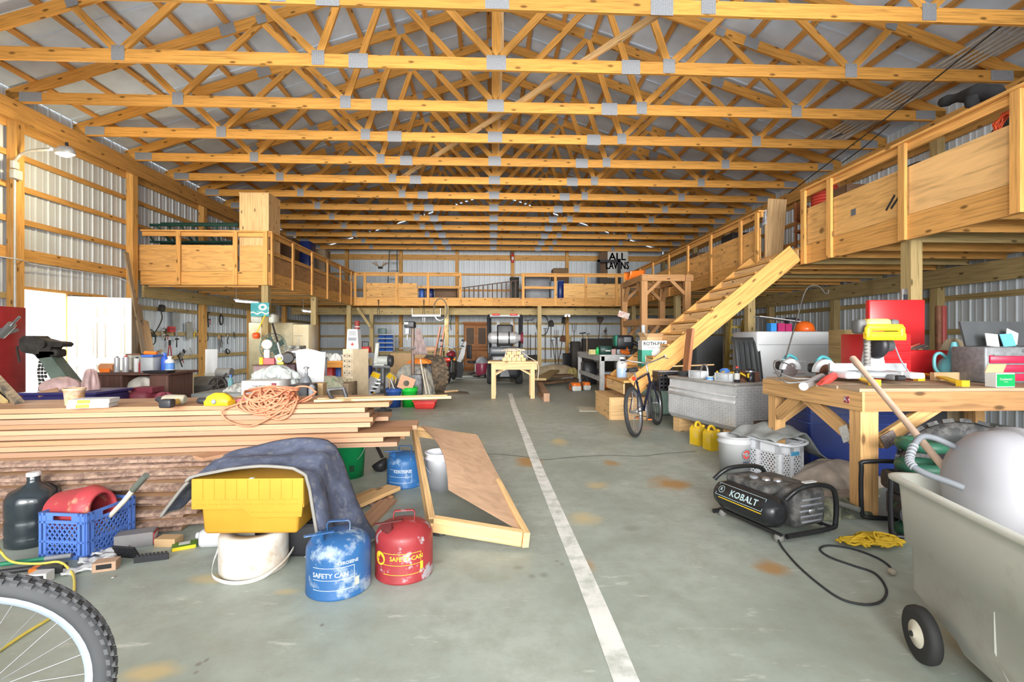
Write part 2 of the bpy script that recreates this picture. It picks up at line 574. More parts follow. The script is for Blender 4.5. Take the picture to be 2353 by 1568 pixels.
DOOR0,DOOR1,DOORZ = AX(40,700,-7.5).y,AX(152,700,-7.5).y,2.10
wallL,wallR,wallB,wallF = struct('wall_left'),struct('wall_right'),struct('wall_back'),struct('wall_front')
full = rib_panel(PW,5.34,5.34)
over = rib_panel(PW,5.34 - DOORZ,5.34 - DOORZ)
y = DOOR0
while y > FY: y -= PW
k = 0
while y < BY:
 if abs(y - DOOR0) < .01 or (DOOR0 < y < DOOR1 - .05):
  piece(wallL,'wall_panel',over,(WLX,y,DOORZ),(0,0,PI / 2),(1,-1,1))
 else:
  piece(wallL,'wall_panel',full,(WLX,y,0),(0,0,PI / 2),(1,-1,1))
 piece(wallR,'wall_panel',full,(WRX,y,0),(0,0,PI / 2))
 y += PW
W_WALLW = wood('wall_pine',(0.60,0.32,0.095),var=0.16)
for wl,sx,px,has_door in ((wallL,1,WLX,True),(wallR,-1,WRX,False)):
 for z,h in GIRTS:
  segs = [(FY,BY)]
  if has_door and z < DOORZ + .02 and z < 2.05:
   segs = [(FY,DOOR0 - .03),(DOOR1 + .03,BY)]
  for a,b in segs:
   MB().beam((px + sx * .045,a,z),(px + sx * .045,b,z),.038,h).build('girt',W_WALLW if z > 2.3 else W_GREEN,wl)
 for yy in POST_Y:
  MB().beam((px + sx * .135,yy,0),(px + sx * .135,yy,EAVE),.14,.14,(0,1,0)).build('wall_post',W_WALLW if sx > 0 else W_GREEN,wl)
 for dz,ox in ((0.16,.225),(.16,.05)):
  MB().beam((px + sx * ox,FY,EAVE - dz),(px + sx * ox,BY,EAVE - dz),.038,.29).build('header_beam',W_WALLW,wl)
# door casing
for yy in (DOOR0 - .02,DOOR1 + .02):
 MB().beam((WLX + .07,yy,0),(WLX + .07,yy,DOORZ),.09,.04,(0,1,0)).build('door_jamb',W_WALLW,wallL)
MB().beam((WLX + .07,DOOR0 - .05,DOORZ + .02),(WLX + .07,DOOR1 + .9,DOORZ + .02),.1,.05).build('door_header',W_WALLW,wallL)
# back gable wall, its top edge a little short of the roof so daylight shows between the purlins
x = WLX
while x < WRX - .01:
 w_ = min(PW,WRX - x)
 h = [roof_z(q,7.66) + 0.02 for q in (x,x + w_)]
 if x < RX < x + w_: h = [roof_z(RX) - .15] * 2
 if max(h) > 0:
  piece(wallB,'wall_panel',rib_panel(w_,h[0],h[1],-1),(x,BY,0))
 x += w_
for z,h in ((4.9,.24),(4.15,.09),(3.45,.09),(2.66,.14),(1.98,.09),(1.42,.09),(.86,.09),(.33,.14)):
 MB().beam((WLX,BY - .06,z),(WRX,BY - .06,z),.038,h).build('girt',W_WALLW if z > 2.4 else W_GREEN,wallB)
for u in (797,921,1050,1178,1303,1430):
 px = AY(u,620,BY - .15).x
 MB().beam((px,BY - .14,0),(px,BY - .14,EAVE + .3),.14,.14,(0,1,0)).build('wall_post',W_WALLW,wallB)
# front wall around the open overhead door (behind the photographer)
MB().beam((0.05,FY,4.75),(0.05,FY,8.0),15.5,.06,(0,1,0)).build('wall_panel',W_SHEET,wallF)
for xx in (-6.85,6.95):
 MB().beam((xx,FY,0),(xx,FY,4.8),1.6,.06,(0,1,0)).build('wall_panel',W_SHEET,wallF)
# gravel yard outside, seen through the doors
mb = MB()
mb.beam((-40,8,-.12),(-7.75,8,-.12),40,.1)
yard = mb.build('ground',mat('pale_gravel',(0.75,0.74,0.7),rough=.9,bump=.3))
yard['kind'] = 'structure'
# door slab (open inwards)
h0 = V(WLX + .16,DOOR1 - .01,0)
h1 = AD(285,690,8.75); h1.z = 0
dv = (h1 - h0).normalized()
WHITE_D = mat('white_door_paint',(0.80,0.77,0.70),rough=.35,var=.03)
door = struct('door_1')
door.location = h0
door.rotation_euler = (0,0,math.atan2(dv.y,dv.x))
mb = MB().beam((0,0,1.035),(.91,0,1.035),.044,2.03)
mb.build('door_slab',WHITE_D,door)
for cx in (.255,.655):
 for cz,hh in ((1.80,.20),(1.27,.62),(.55,.56)):
  mb = MB()
  for sy in (-1,1):
   for a,b,w1,h1_ in ((0,hh / 2,.30,.02),(0,-hh / 2,.30,.02),(-.14,0,.02,hh),(.14,0,.02,hh)):
    mb.box((cx + a,sy * .025,cz + b),(w1,.012,h1_))
   mb.box((cx,sy * .024,cz),(.20,.012,hh - .1))
  mb.build('door_panel',WHITE_D,door)
mb = MB()
mb.cyl((.85,-.06,.98),(.85,.06,.98),.012); mb.ball((.85,-.075,.98),.028); mb.ball((.85,.075,.98),.028)
mb.build('door_knob',ZINC,door)
# ------------------------------------------------------------------ roof trusses
ORD = ['nearest','2nd','3rd','4th','5th','6th','7th','8th','9th','10th','11th','12th','13th','14th','15th']
XE0,XE1 = -7.66,7.78
half = 7.66
HB = 0.17                                            # bottom chord depth
BJ = [(-5.05,-5.65),(-2.42,-3.75),(0.0,-1.77)]  # bottom joint, top joint left of it (left side, mirrored on the right)
def topz(x):
 return EAVE + HB * .5 + .03 + (half - abs(x)) / 3.0
plate_mesh = {}
def plate(t,x,y,z,w_,h_,ang=0):
 key = (w_,h_)
 if key not in plate_mesh:
  m_ = MB()
  m_.box((0,0,0),(w_,.004,h_))
  n = max(3,int(w_ / .022))
  for i in range(n):
   m_.box((-w_ / 2 + (i + .5) * w_ / n,-.003,0),(w_ / n * .55,.003,h_ * .94))
  plate_mesh[key] = m_.mesh('gusset_plate',ZINC)
 piece(t,'gusset_plate',plate_mesh[key],(x,y - .024,z),(0,ang,0))
def make_truss():
 t = thing('roof_truss','','roof truss')
 zb = EAVE + HB / 2
 MB().beam((XE0 - RX,0,zb),(-1.88,0,zb),.04,HB).build('bottom_chord',W_TRUSS,t)
 MB().beam((-1.88,0,zb),(1.88,0,zb),.04,HB).build('bottom_chord',W_TRUSS,t)
 MB().beam((1.88,0,zb),(XE1 - RX,0,zb),.04,HB).build('bottom_chord',W_TRUSS,t)
 for sg in (-1,1):
  a,m1,b = V(sg * half,0,topz(half)),V(sg * 4.28,0,topz(4.28)),V(0,0,topz(0))
  MB().beam(a,m1,.04,.17).build('top_chord',W_TRUSS,t)
  MB().beam(m1,b,.04,.17).build('top_chord',W_TRUSS,t)
  segs = []
  for bx,tx in BJ:
   segs.append((bx,tx))
  segs += [(-5.05,-3.75),(-2.42,-1.77)]
  for bx,tx in segs:
   p,q = V(-sg * bx,0,zb + .04),V(-sg * tx,0,topz(tx) - .04)
   MB().beam(p,q,.04,.10,(1,0,0) if abs(p.x - q.x) < .3 else (0,0,1)).build('web',W_TRUSS,t)
  # flat brace nailed to the longest compression web
  p,q = V(-sg * -5.05,.05,zb + .1),V(-sg * -5.65,.05,topz(5.65) - .1)
  MB().beam(p,q,.09,.035,(1,0,0)).build('web_brace',W_PALE,t)
  for bx,tx in BJ[:2]:
   plate(t,-sg * bx,0,zb + .03,.17,.2)
   plate(t,-sg * tx,0,topz(tx),.16,.14,sg * math.atan(1 / 3))
  plate(t,-sg * -1.77,0,topz(1.77),.15,.15,sg * math.atan(1 / 3))
  plate(t,sg * 1.88,0,zb,.26,.2)
  plate(t,sg * 4.28,0,topz(4.28),.24,.18,sg * math.atan(1 / 3))
  plate(t,sg * 7.3,0,zb + .01,.34,.15)
 MB().beam((0,0,zb),(0,0,topz(0)),.12,.04,(0,1,0)).build('king_post',W_TRUSS,t)
 MB().beam((.085,.045,zb + .05),(.085,.045,topz(0) - .1),.04,.09,(0,1,0)).build('king_brace',W_PALE,t)
 plate(t,0,0,zb + .02,.27,.2)
 plate(t,0,0,topz(0) - .02,.26,.18)
 return t
tr0 = make_truss()
TY = [5.41 + 1.22 * k for k in range(13)]
for k,yy in enumerate(TY):
 t = tr0 if k == 0 else copy_tree(tr0)
 t.location = (RX,yy,0)
 t['label'] = 'timber roof truss, %s from the camera of those in view' % ORD[k] if k else 'nearest timber roof truss in view, its chord cut by the top edge'
 t['group'] = 'roof trusses'
# long loose brace laid over the bottom chords
b0,b1 = AY(1571,42,5.41),AY(930,436,11.51)
one(MB().beam((b0.x + .05,b0.y - .05,EAVE + HB + .05),(b1.x - .3,b1.y + .5,EAVE + HB + .05),.035,.089),'diagonal_brace',W_PALE,
 'long pale diagonal brace lying across the tops of the truss chords','brace')
# ------------------------------------------------------------------ storage lofts
LZ = 2.45                 # underside of the loft edge boards
LXL,LXR = -4.77,4.83    # loft edges along the aisle
LFY = AY(615,655,1).y and 10.45
LBY = 16.75               # edge of the back loft
FB,PB,PT,RB,RT = LZ,LZ + .29,LZ + .85,LZ + 1.03,LZ + 1.13
def loft_edge(t,a,b,out,posts,panels,m_post=W_LOFT,rails=None,fascia=True,top=True,low=None):
 """railing from a to b (xy); out = outward normal; posts: distances along; panels: (d0, d1, z0, z1, material)"""
 a,b = V(a[0],a[1],0),V(b[0],b[1],0)
 d = (b - a).normalized(); L = (b - a).length; o = V(out[0],out[1],0)
 Z = V(0,0,1)
 if fascia:
  n = max(1,round(L / 4.2))
  for i in range(n):
   MB().beam(a + d * (L * i / n + .002) + Z * (FB + .143),a + d * (L * (i + 1) / n - .002) + Z * (FB + .143),.038,.286).build('fascia_board',W_LOFT,t)
 for x in posts:
  MB().beam(a + d * x + o * .038 + Z * FB,a + d * x + o * .038 + Z * RT,.089,.038,o).build('rail_post',m_post,t)
 for d0,d1,z0,z1,m_ in panels:
  MB().beam(a + d * (d0 + .004) + Z * (z0 + z1) / 2,a + d * (d1 - .004) + Z * (z0 + z1) / 2,.016,z1 - z0 - .006).build('plywood_panel',m_,t)
 for r0,r1 in (rails or [(0,L)]):
  MB().beam(a + d * r0 + o * .0 + Z * (RB + .045),a + d * r1 + Z * (RB + .045),.038,.089).build('top_rail',W_LOFT,t)
  MB().beam(a + d * r0 + o * .012 + Z * (RT + .008),a + d * r1 + o * .012 + Z * (RT + .008),.12,.03).build('rail_cap',W_LOFT,t)
 for r0,r1,z in (low or []):
  MB().beam(a + d * r0 + Z * z,a + d * r1 + Z * z,.038,.089).build('mid_rail',W_LOFT,t)
def deck(t,x0,x1,y0,y1,along,n):
 MB().beam(((x0 + x1) / 2,y0,LZ + .262) if along == 'y' else (x0,(y0 + y1) / 2,LZ + .262),
              ((x0 + x1) / 2,y1,LZ + .262) if along == 'y' else (x1,(y0 + y1) / 2,LZ + .262),(x1 - x0) if along == 'y' else (y1 - y0),.022).build('deck',W_PLY,t)
 for i in range(n):
  if along == 'y':     # joists run across x
   y = y0 + .03 + (y1 - y0 - .06) * i / (n - 1)
   MB().beam((x0,y,LZ + .13),(x1,y,LZ + .13),.038,.235).build('joist',W_LOFT if i % 3 else W_GREEN,t)
  else:
   x = x0 + .03 + (x1 - x0 - .06) * i / (n - 1)
   MB().beam((x,y0,LZ + .13),(x,y1,LZ + .13),.038,.235).build('joist',W_LOFT if i % 3 else W_GREEN,t)
# --- left loft: front face towards the camera, then along the aisle
tl = thing('storage_loft','left wooden storage loft with plywood railing above the tool wall','loft')
LEY = LBY - .09
deck(tl,WLX + .25,LXL - .03,LFY + .03,LEY,'y',14)
xa = WLX + .2
pu = lambda u: AY(u,600,LFY).x - xa
L1 = LXL - xa
loft_edge(tl,(xa,LFY),(LXL,LFY),(0,-1),[pu(413),pu(543),L1 - .05],[(pu(305),pu(411),PB,PT,W_PLY),(pu(415),pu(545),PB,PT,W_PLY),(pu(552),L1,PB,PT,W_PLY)],
          rails=[(pu(328),pu(548)),(pu(548),L1)])
py = lambda u: AX(u,600,LXL).y - LFY
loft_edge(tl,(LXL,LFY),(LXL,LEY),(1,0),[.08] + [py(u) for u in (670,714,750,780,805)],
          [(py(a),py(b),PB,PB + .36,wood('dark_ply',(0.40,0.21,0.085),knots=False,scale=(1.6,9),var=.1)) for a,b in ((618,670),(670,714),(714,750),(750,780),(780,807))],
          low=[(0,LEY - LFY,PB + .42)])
for yy in (LFY + .1,13.35,LEY - .08):
 MB().beam((LXL - .1,yy,0),(LXL - .1,yy,LZ),.14,.14,(0,1,0)).build('support_post',W_GREEN,tl)
MB().beam((WLX + .24,LFY,2.31),(WLX + .24,LEY,2.31),.05,.26).build('ledger_board',W_GREEN,tl)
MB().beam((LXL - .25,LFY + .1,LZ - .02),(WLX + .3,LFY + .1,LZ - .02),.05,.04).build('trim_board',W_LOFT,tl)
# plywood column box on the corner
cx0 = AY(550,500,LFY).x
tc_ = thing('plywood_cabinet','tall plain plywood box standing on the left loft corner','cabinet',((cx0 + LXL) / 2 - .03,LFY + .34,LZ + .275))
zt = AY(580,443,LFY).z - LZ - .275
wb = (LXL - cx0)
for a,b,w_,h_ in ((0,-.27,wb,.018),(0,.27,wb,.018)):
 MB().beam((a,b,0),(a,b,zt),h_,w_,(1,0,0)).build('side_panel',W_PALE,tc_)
for sx in (-1,1):
 MB().beam((sx * (wb / 2 - .009),0,0),(sx * (wb / 2 - .009),0,zt),.52,.018,(1,0,0)).build('side_panel',W_PALE,tc_)
MB().box((0,0,zt + .01),(wb + .02,.58,.02)).build('lid',W_PALE,tc_)
# --- back loft
tb = thing('storage_loft','far wooden storage loft across the back wall','loft')
deck(tb,WLX + .25,WRX - .25,LBY + .03,BY - .2,'x',26)
bx = lambda u: AY(u,660,LBY).x - LXL
Lb = LXR - LXL
loft_edge(tb,(LXL,LBY),(LXR,LBY),(0,-1),[bx(u) for u in (817,839,912,984,1058,1202,1276,1346,1416,1434)],
          [(bx(842),bx(960),PB,PB + .33,W_PLY),(bx(842),bx(958),PB + .33,PT - .06,W_PLY),(bx(1295),bx(1345),PB,PT - .05,W_PLYK),(bx(1347),bx(1432),PB,PT - .05,W_PLYK)],
          rails=[(.08,bx(1061)),(bx(1198),Lb)],low=[(bx(960),bx(1060),PB + .36),(bx(1203),bx(1276),PB + .36)])
for u in (1027,1239):
 p = AY(u,750,LBY + .15)
 MB().beam((p.x,LBY + .1,0),(p.x,LBY + .1,LZ),.14,.14,(0,1,0)).build('support_post',W_GREEN,tb)
MB().beam((WLX + .3,LBY + 1.1,LZ - .13),(WRX - .3,LBY + 1.1,LZ - .13),.09,.26).build('girder',W_GREEN,tb)
# knee brace at left post
MB().beam((LXL + .02,LBY + .4,LZ - .05),(AY(852,752,LBY + .4).x,LBY + .4,AY(852,752,LBY + .4).z),.06,.09).build('knee_brace',W_GREEN,tb)
MB().beam((AY(855,780,17.9).x,17.85,0),(AY(855,780,17.9).x,17.85,LZ),.14,.14,(0,1,0)).build('support_post',W_GREEN,tb)
# --- right loft
tr = thing('storage_loft','right wooden storage loft with knotty plywood railing above the workbench','loft')
deck(tr,LXR + .03,WRX - .25,2.2,LEY,'y',27)
ry = lambda u: AX(u,600,LXR).y
Y0 = 2.2
q = lambda u: ry(u) - Y0
Lr = LEY - Y0
loft_edge(tr,(LXR,Y0),(LXR,LEY),(-1,0),[q(u) for u in (2345,2081,1912,1852,1744,1706,1637,1584,1540,1503,1473)],
          [(.4,q(2345),PB,PT,W_PLY),(q(2340),q(2090),PB,PT,wood('figured_plywood',(0.74,0.45,0.19),dark=.6,scale=(.9,7),knots=False,var=.03)),(q(2090),q(1914),PB,PT,W_PLYK),(q(1910),q(1855),PB,PT,W_PLYK),
           (q(1748),q(1706),PB,PT,W_PLY),(q(1706),q(1637),PB,PT,W_PLY),(q(1637),q(1584),PB,PT - .05,W_PLY),(q(1584),q(1540),PB,PT - .05,W_PLYK),(q(1540),q(1503),PB,PT - .08,W_PLY),(q(1503),q(1460),PB,PT - .1,W_PLY)],
          rails=[(0,q(1848)),(q(1752),Lr)])
for yy in (5.45,9.0,12.6,LEY - .08):
 MB().beam((LXR + .12,yy,0),(LXR + .12,yy,LZ),.14,.14,(0,1,0)).build('support_post',W_GREEN,tr)
MB().beam((WRX - .25,Y0,2.31),(WRX - .25,LEY,2.31),.05,.30).build('ledger_board',W_GREEN,tr)
mb = MB()
for a_,b_ in (((2036,484),(2056,448)),((2047,480),(2066,452))):
 mb.beam(AX(*a_,LXR - .0095),AX(*b_,LXR - .0095),.0015,.03,(0,0,1))
mb.build('paint_stroke',mat('black_paint',(.02,.025,.03),rough=.6),tr,'two slanted black paint strokes on the knotty plywood')
p_ = AX(1961,488,LXR - .009)
MB().box(p_,(.003,.085,.085)).build('outlet_cutout',mat('dark_cutout',(.12,.13,.14),rough=.8),tr,'square dark cut-out in the knotty plywood')
# --- stairs up to the right loft
ts = thing('staircase','open wooden staircase rising to the right loft','staircase')
yn,yf = ry(1845) + .02,ry(1748) - .02
rise,run = .188,.23
nx = lambda k: LXR - .04 - run * k
nz = lambda k: LZ + .273 - rise * k
for k in range(1,12):
 x,z = nx(k),nz(k)
 MB().beam((x - run / 2 + .01,yn + .02,z - .016),(x - run / 2 + .01,yf - .02,z - .016),run + .03,.032).build('tread',W_LOFT,ts)
 MB().beam((x - run + .0 ,yn + .02,z - rise / 2 - .03),(x - run + .0,yf - .02,z - rise / 2 - .03),.02,rise - .03).build('riser',W_PALE,ts)
MB().beam((nx(0) - .005,yn + .02,nz(0) - rise / 2 - .02),(nx(0) - .005,yf - .02,nz(0) - rise / 2 - .02),.02,rise - .01).build('riser',W_PALE,ts)
for yy in (yn,yf):
 p0 = V(nx(.35),yy,nz(.35) + .10); p1 = V(nx(11.35),yy,nz(11.35) + .10)
 dn = V(rise,0,run).normalized() * -.11
 MB().beam(p0 + V(0,0,-.12),p1 + V(0,0,-.12),.04,.286,(0,0,1)).build('stringer',W_LOFT,ts)
tp = thing('landing_step','low boxed wooden landing step at the foot of the staircase','step')
xl = nx(12.3)
zL = .33
yl = 7.62
for a,b,c,d in (((xl - .06,yl,zL / 2),(xl - .06,yf + .25,zL / 2),.03,zL),((xl + .55,yl,zL / 2),(xl + .55,yf + .25,zL / 2),.03,zL)):
 MB().beam(a,b,c,d).build('riser',W_PALE,tp)
for y_ in (yl,yf + .25):
 MB().beam((xl - .06,y_,zL / 2),(xl + .55,y_,zL / 2),.03,zL).build('side_panel',W_PALE,tp)
MB().beam((xl + .24,yl - .02,zL + .015),(xl + .24,yf + .27,zL + .015),.64,.03).build('top',W_PALE,tp)
# ------------------------------------------------------------------ shared small-object materials and builders
P_BLUE = mat('blue_plastic',(0.06,0.15,0.50),rough=.4)
P_RED = mat('red_plastic',(0.50,0.035,0.03),rough=.4)
P_GREEN = mat('green_plastic',(0.01,0.42,0.13),rough=.35)
P_WHITE = mat('white_plastic',(0.52,0.53,0.54),rough=.4,var=.05)
P_BLACK = mat('black_plastic',(0.022,0.022,0.026),rough=.45)
P_GREY = mat('grey_plastic',(0.22,0.23,0.25),rough=.5)
P_YEL = mat('yellow_plastic',(0.80,0.52,0.02),rough=.4)
P_ORANGE = mat('orange_plastic',(0.75,0.17,0.02),rough=.4)
RUBBER = mat('rubber',(0.03,0.03,0.032),rough=.75,var=.25,scale=20)
STEEL = mat('steel',(0.45,0.46,0.48),rough=.3,metal=.85,var=.1)
DSTEEL = mat('dark_steel',(0.07,0.07,0.075),rough=.5,metal=.5,var=.3,scale=14)
RUSTY = mat('rusty_steel',(0.16,0.07,0.04),rough=.75,metal=.3,var=.4,scale=14)
CARD = mat('cardboard',(0.50,0.33,0.17),rough=.8,var=.08)
PAPER = mat('white_card',(0.57,0.57,0.555),rough=.7,var=.04)
HANDLE_W = wood('tool_handle',(0.55,0.36,0.18),knots=False,var=.15)
INK = mat('black_ink',(0.015,0.015,0.015),rough=.7)
def bucket(name,label,loc,rt=.15,rb=.13,h=.37,m=P_WHITE,bail=True,group=None,cat='bucket',rim=.012,rot=None,lid=None):
 t = thing(name,label,cat,loc,0,group,rot)
 mb = MB()
 mb.lathe([(rb * .97,0.004),(rb,0),(rb + (rt - rb) * .8,h * .8),(rt - .004 + rim,h * .82),(rt + rim,h * .86),(rt,h * .87),(rt,h * .97),(rt + rim,h * .98),(rt + rim,h),(rt - .008,h),(rb - .008,.012)],n=26)
 mb.build('body',m,t)
 if lid:
  MB().lathe([(rt + rim + .004,h - .03),(rt + rim + .006,h + .012),(rt - .01,h + .016),(rt - .03,h + .006),(.02,h + .006)],n=26).build('lid',lid,t)
 if bail:
  pts = [V(math.cos(a) * (rt + .016),-.05 - math.sin(a) * .02 - rt * .25 * math.sin(a),h * .9 - math.sin(a) * rt * 1.25) for a in [PI * i / 12 for i in range(13)]]
  MB().tube(pts,.0025,5).build('bail_handle',STEEL,t)
 return t
def carton(name,label,loc,d,rz=0,m=CARD,open_flaps=False,cat='box',group=None,rot=None,bands=None):
 """cardboard box standing at loc (base centre)"""
 t = thing(name,label,cat,loc,rz,group,rot)
 x,y,z = d
 if open_flaps:
  mb = MB()
  e = .004
  for sx in (-1,1):
   mb.box((sx * (x / 2 - e / 2),0,z / 2),(e,y,z))
   mb.box((0,sx * (y / 2 - e / 2),z / 2),(x,e,z))
  mb.box((0,0,e),(x,y,e))
  mb.build('body',m,t)
  for sx in (-1,1):
   MB().box((sx * (x / 2 + y * .12),0,z + y * .16),(e,y * .96,y * .42),ry=sx * .7).build('flap',m,t)
   MB().box((0,sx * (y / 2 + y * .1),z + y * .12),(x * .96,e,y * .34),rx=-sx * .7).build('flap',m,t)
 else:
  MB().rbox((0,0,z / 2),d,min(d) * .03,1,smooth=False).build('body',m,t)
 for nm,m2,c,dd in (bands or []):
  MB().box(c,dd).build(nm,m2,t)
 return t
def bottle(name,label,loc,r,h,m,cap=None,neck=.35,n=14,cat='bottle',group=None,band=None,rot=None):
 t = thing(name,label,cat,loc,0,group,rot)
 rn = r * neck
 MB().lathe([(r * .92,0),(r,.01 * h + .002),(r,h * .66),(r * .9,h * .74),(rn,h * .84),(rn,h * .92)],n=n).build('body',m,t)
 if cap: MB().lathe([(rn * 1.25,h * .9),(rn * 1.25,h),(rn * .9,h * 1.01)],n=n).build('cap',cap,t)
 if band: MB().lathe([(r * 1.01,h * .18),(r * 1.012,h * .2),(r * 1.012,h * .56),(r * 1.01,h * .58)],n=n,caps=False).build('paper_band',band,t)
 return t
def can(name,label,loc,r,h,m,lid=None,cat='can',group=None,band=None):
 t = thing(name,label,cat,loc,0,group)
 MB().lathe([(r * .96,0),(r,.004),(r,h - .004),(r * .97,h)],n=16).build('body',m,t)
 if lid: MB().lathe([(r * .5,h),(r * .5,h + r * .5),(r * .3,h + r * .6)],n=12).build('nozzle',lid,t)
 if band: MB().lathe([(r * 1.012,h * .15),(r * 1.012,h * .8)],n=16,caps=False).build('paper_band',band,t)
 return t
# ------------------------------------------------------------------ lumber stacks on the left
sA,sB = FL(0,941,.82),FL(845,926,.82)
sd = (sB - sA).normalized(); sn = V(-sd.y,sd.x,0)        # along / away from the camera
s_rz = math.atan2(sd.y,sd.x)
LW = [wood('fresh_plank_%d' % i,c,dark=.8,knots=False,scale=(.8,30),var=.12) for i,c in enumerate([(0.40,0.215,0.115),(0.46,0.26,0.155),(0.38,0.225,0.14)])]
ends = [893,838,849,856,851,822,941,880,912]
thk = (.822 - .487) / 9
NTH = ['topmost','second','third','fourth','fifth','sixth','seventh','eighth','lowest']
for i,ue in enumerate(ends):
 z = .822 - thk * (i + .5)
 off = [0,.01,-.005,.012,0,.02,-.015,.0,-.01][i]
 e = AD(ue,950,3.6); a = (V(e.x,e.y,0) - V(sA.x,sA.y,0)).dot(sd)
 for row in range(2):
  base = V(sA.x,sA.y,0) + sn * (off + .13 + row * .265)
  p0,p1 = base + sd * -2.2 + V(0,0,z),base + sd * (a - row * R.uniform(-.12,.25)) + V(0,0,z)
  mb = MB()
  # slightly wavy sawn board
  n = 14
  for_side = []
  rings = []
  ph = R.random() * 9
  for k in range(n + 1):
   p = p0.lerp(p1,k / n)
   wv = .004 * math.sin(k * 1.3 + ph)
   hw_,ht = .13 + .006 * math.sin(k * .9 + ph),thk / 2 * (.88 + .05 * math.sin(k * 2.1 + ph))
   rings.append([p + sn * (-hw_) + V(0,0,-ht),p + sn * hw_ + V(0,0,-ht),p + sn * hw_ + V(0,0,ht),p + sn * (-hw_) + V(0,0,ht)])
  vs = [q for r_ in rings for q in r_]
  fs,uv = [],[]
  u0 = R.random() * 30
  for k in range(n):
   for j in range(4):
    a_,b_ = k * 4 + j,k * 4 + (j + 1) % 4
    fs.append((a_,b_,b_ + 4,a_ + 4))
    uv.append([(u0 + k * .3,j * .3),(u0 + k * .3,j * .3 + .1),(u0 + k * .3 + .3,j * .3 + .1),(u0 + k * .3 + .3,j * .3)])
  mb.add(vs,fs,uv); mb.add(rings[0],[(3,2,1,0)]); mb.add(rings[-1],[(0,1,2,3)])
  if row == 0: one(mb,'lumber_board',LW[i % 3],'sawn pink-brown board, %s of the front row in the upper lumber stack' % NTH[i],'board',group='front boards of the upper lumber stack')
  else: one(mb,'lumber_board',LW[(i + 1) % 3],'rear-row sawn board, %s from the top behind the front boards of the stack' % ['first',*NTH[1:8],'last'][i],'board',group='rear boards of the upper lumber stack')
BARK = mat('bark_edge',(0.20,0.125,0.095),rough=.9,var=.45,scale=16,bump=.5,second=(0.36,0.25,0.18),cut=.55,soft=.1)
SLAB = wood('raw_slab',(0.52,0.33,0.19),dark=.78,knots=False,scale=(.7,18),var=.18)
ny = 12
zt = .487
lab = ['top','second','third','fourth','fifth','sixth','seventh','eighth','ninth','tenth','eleventh','bottom']
outs = [.12,.07,.17,.10,.20,.12,.21,.14,.22,.15,.22,.18]
uends = [640,560,600,520,560,500,575,520,505,470,520,470]
for i in range(ny):
 th_ = zt / ny
 z0 = zt - th_ * (i + 1)
 e = AD(uends[i],1000,3.55); a = (V(e.x,e.y,0) - V(sA.x,sA.y,0)).dot(sd)
 L0,L1 = -2.3,a
 n = 34
 ph = [R.random() * 9 for _ in range(4)]
 rings = []
 for k in range(n + 1):
  x = L0 + (L1 - L0) * k / n
  f = -outs[i] + .018 * math.sin(x * 2.2 + ph[0]) + .012 * math.sin(x * 6.1 + ph[1]) + R.uniform(-.006,.006)
  w2 = .5 + .02 * math.sin(x * 3 + ph[2])
  b = V(sA.x,sA.y,0) + sd * x
  zz = .003 * math.sin(x * 5 + ph[3])
  rings.append([b + sn * (f - .012) + V(0,0,z0 + .004 + zz),b + sn * w2 + V(0,0,z0 + .003),b + sn * w2 + V(0,0,z0 + th_ - .003),b + sn * (f + .03) + V(0,0,z0 + th_ - .002 + zz),b + sn * (f - .004 + R.uniform(-.006,.004)) + V(0,0,z0 + th_ * .55)])
 mb = MB()
 vs = [q for r_ in rings for q in r_]
 for j in range(5):
  mb.cur = 1 if j in (3,4) else 0
  fs,uv = [],[]
  for k in range(n):
   a_,b_ = k * 5 + j,k * 5 + (j + 1) % 5
   fs.append((a_,b_,b_ + 5,a_ + 5)); uv.append([(k * .12 + ph[0],j),(k * .12 + ph[0],j + .3),(k * .12 + .12 + ph[0],j + .3),(k * .12 + .12 + ph[0],j)])
  mb.add(vs,fs,uv)
 mb.cur = 0
 mb.add(rings[0],[(4,3,2,1,0)]); mb.add(rings[-1],[(0,1,2,3,4)])
 one(mb,'lumber_slab',[SLAB,BARK],'rough live-edge slab with bark, %s in the lower lumber stack' % lab[i],'slab',group='rough slabs of the lower lumber stack')
# two rough boards fanned out of the lower stack to the right
for j,(uv0,uv1,z,lb) in enumerate((((455,1050),(640,1028),.49,'pale rough plank sticking out crosswise from the top of the lower stack'),((420,1100),(470,1083),.30,'narrow plank end slanting out of the lower stack'))):
 p,q_ = FL(*uv0,z),FL(*uv1,z)
 one(MB().beam(p + V(0,0,-.012),q_ + V(0,.35,-.012),.14,.022),'lumber_board',LW[1],lb,'board')
def on_stack(u,v,dz=0.0):       # point on top of the upper stack
 p = FL(u,v,.822)
 return p + V(0,0,dz)
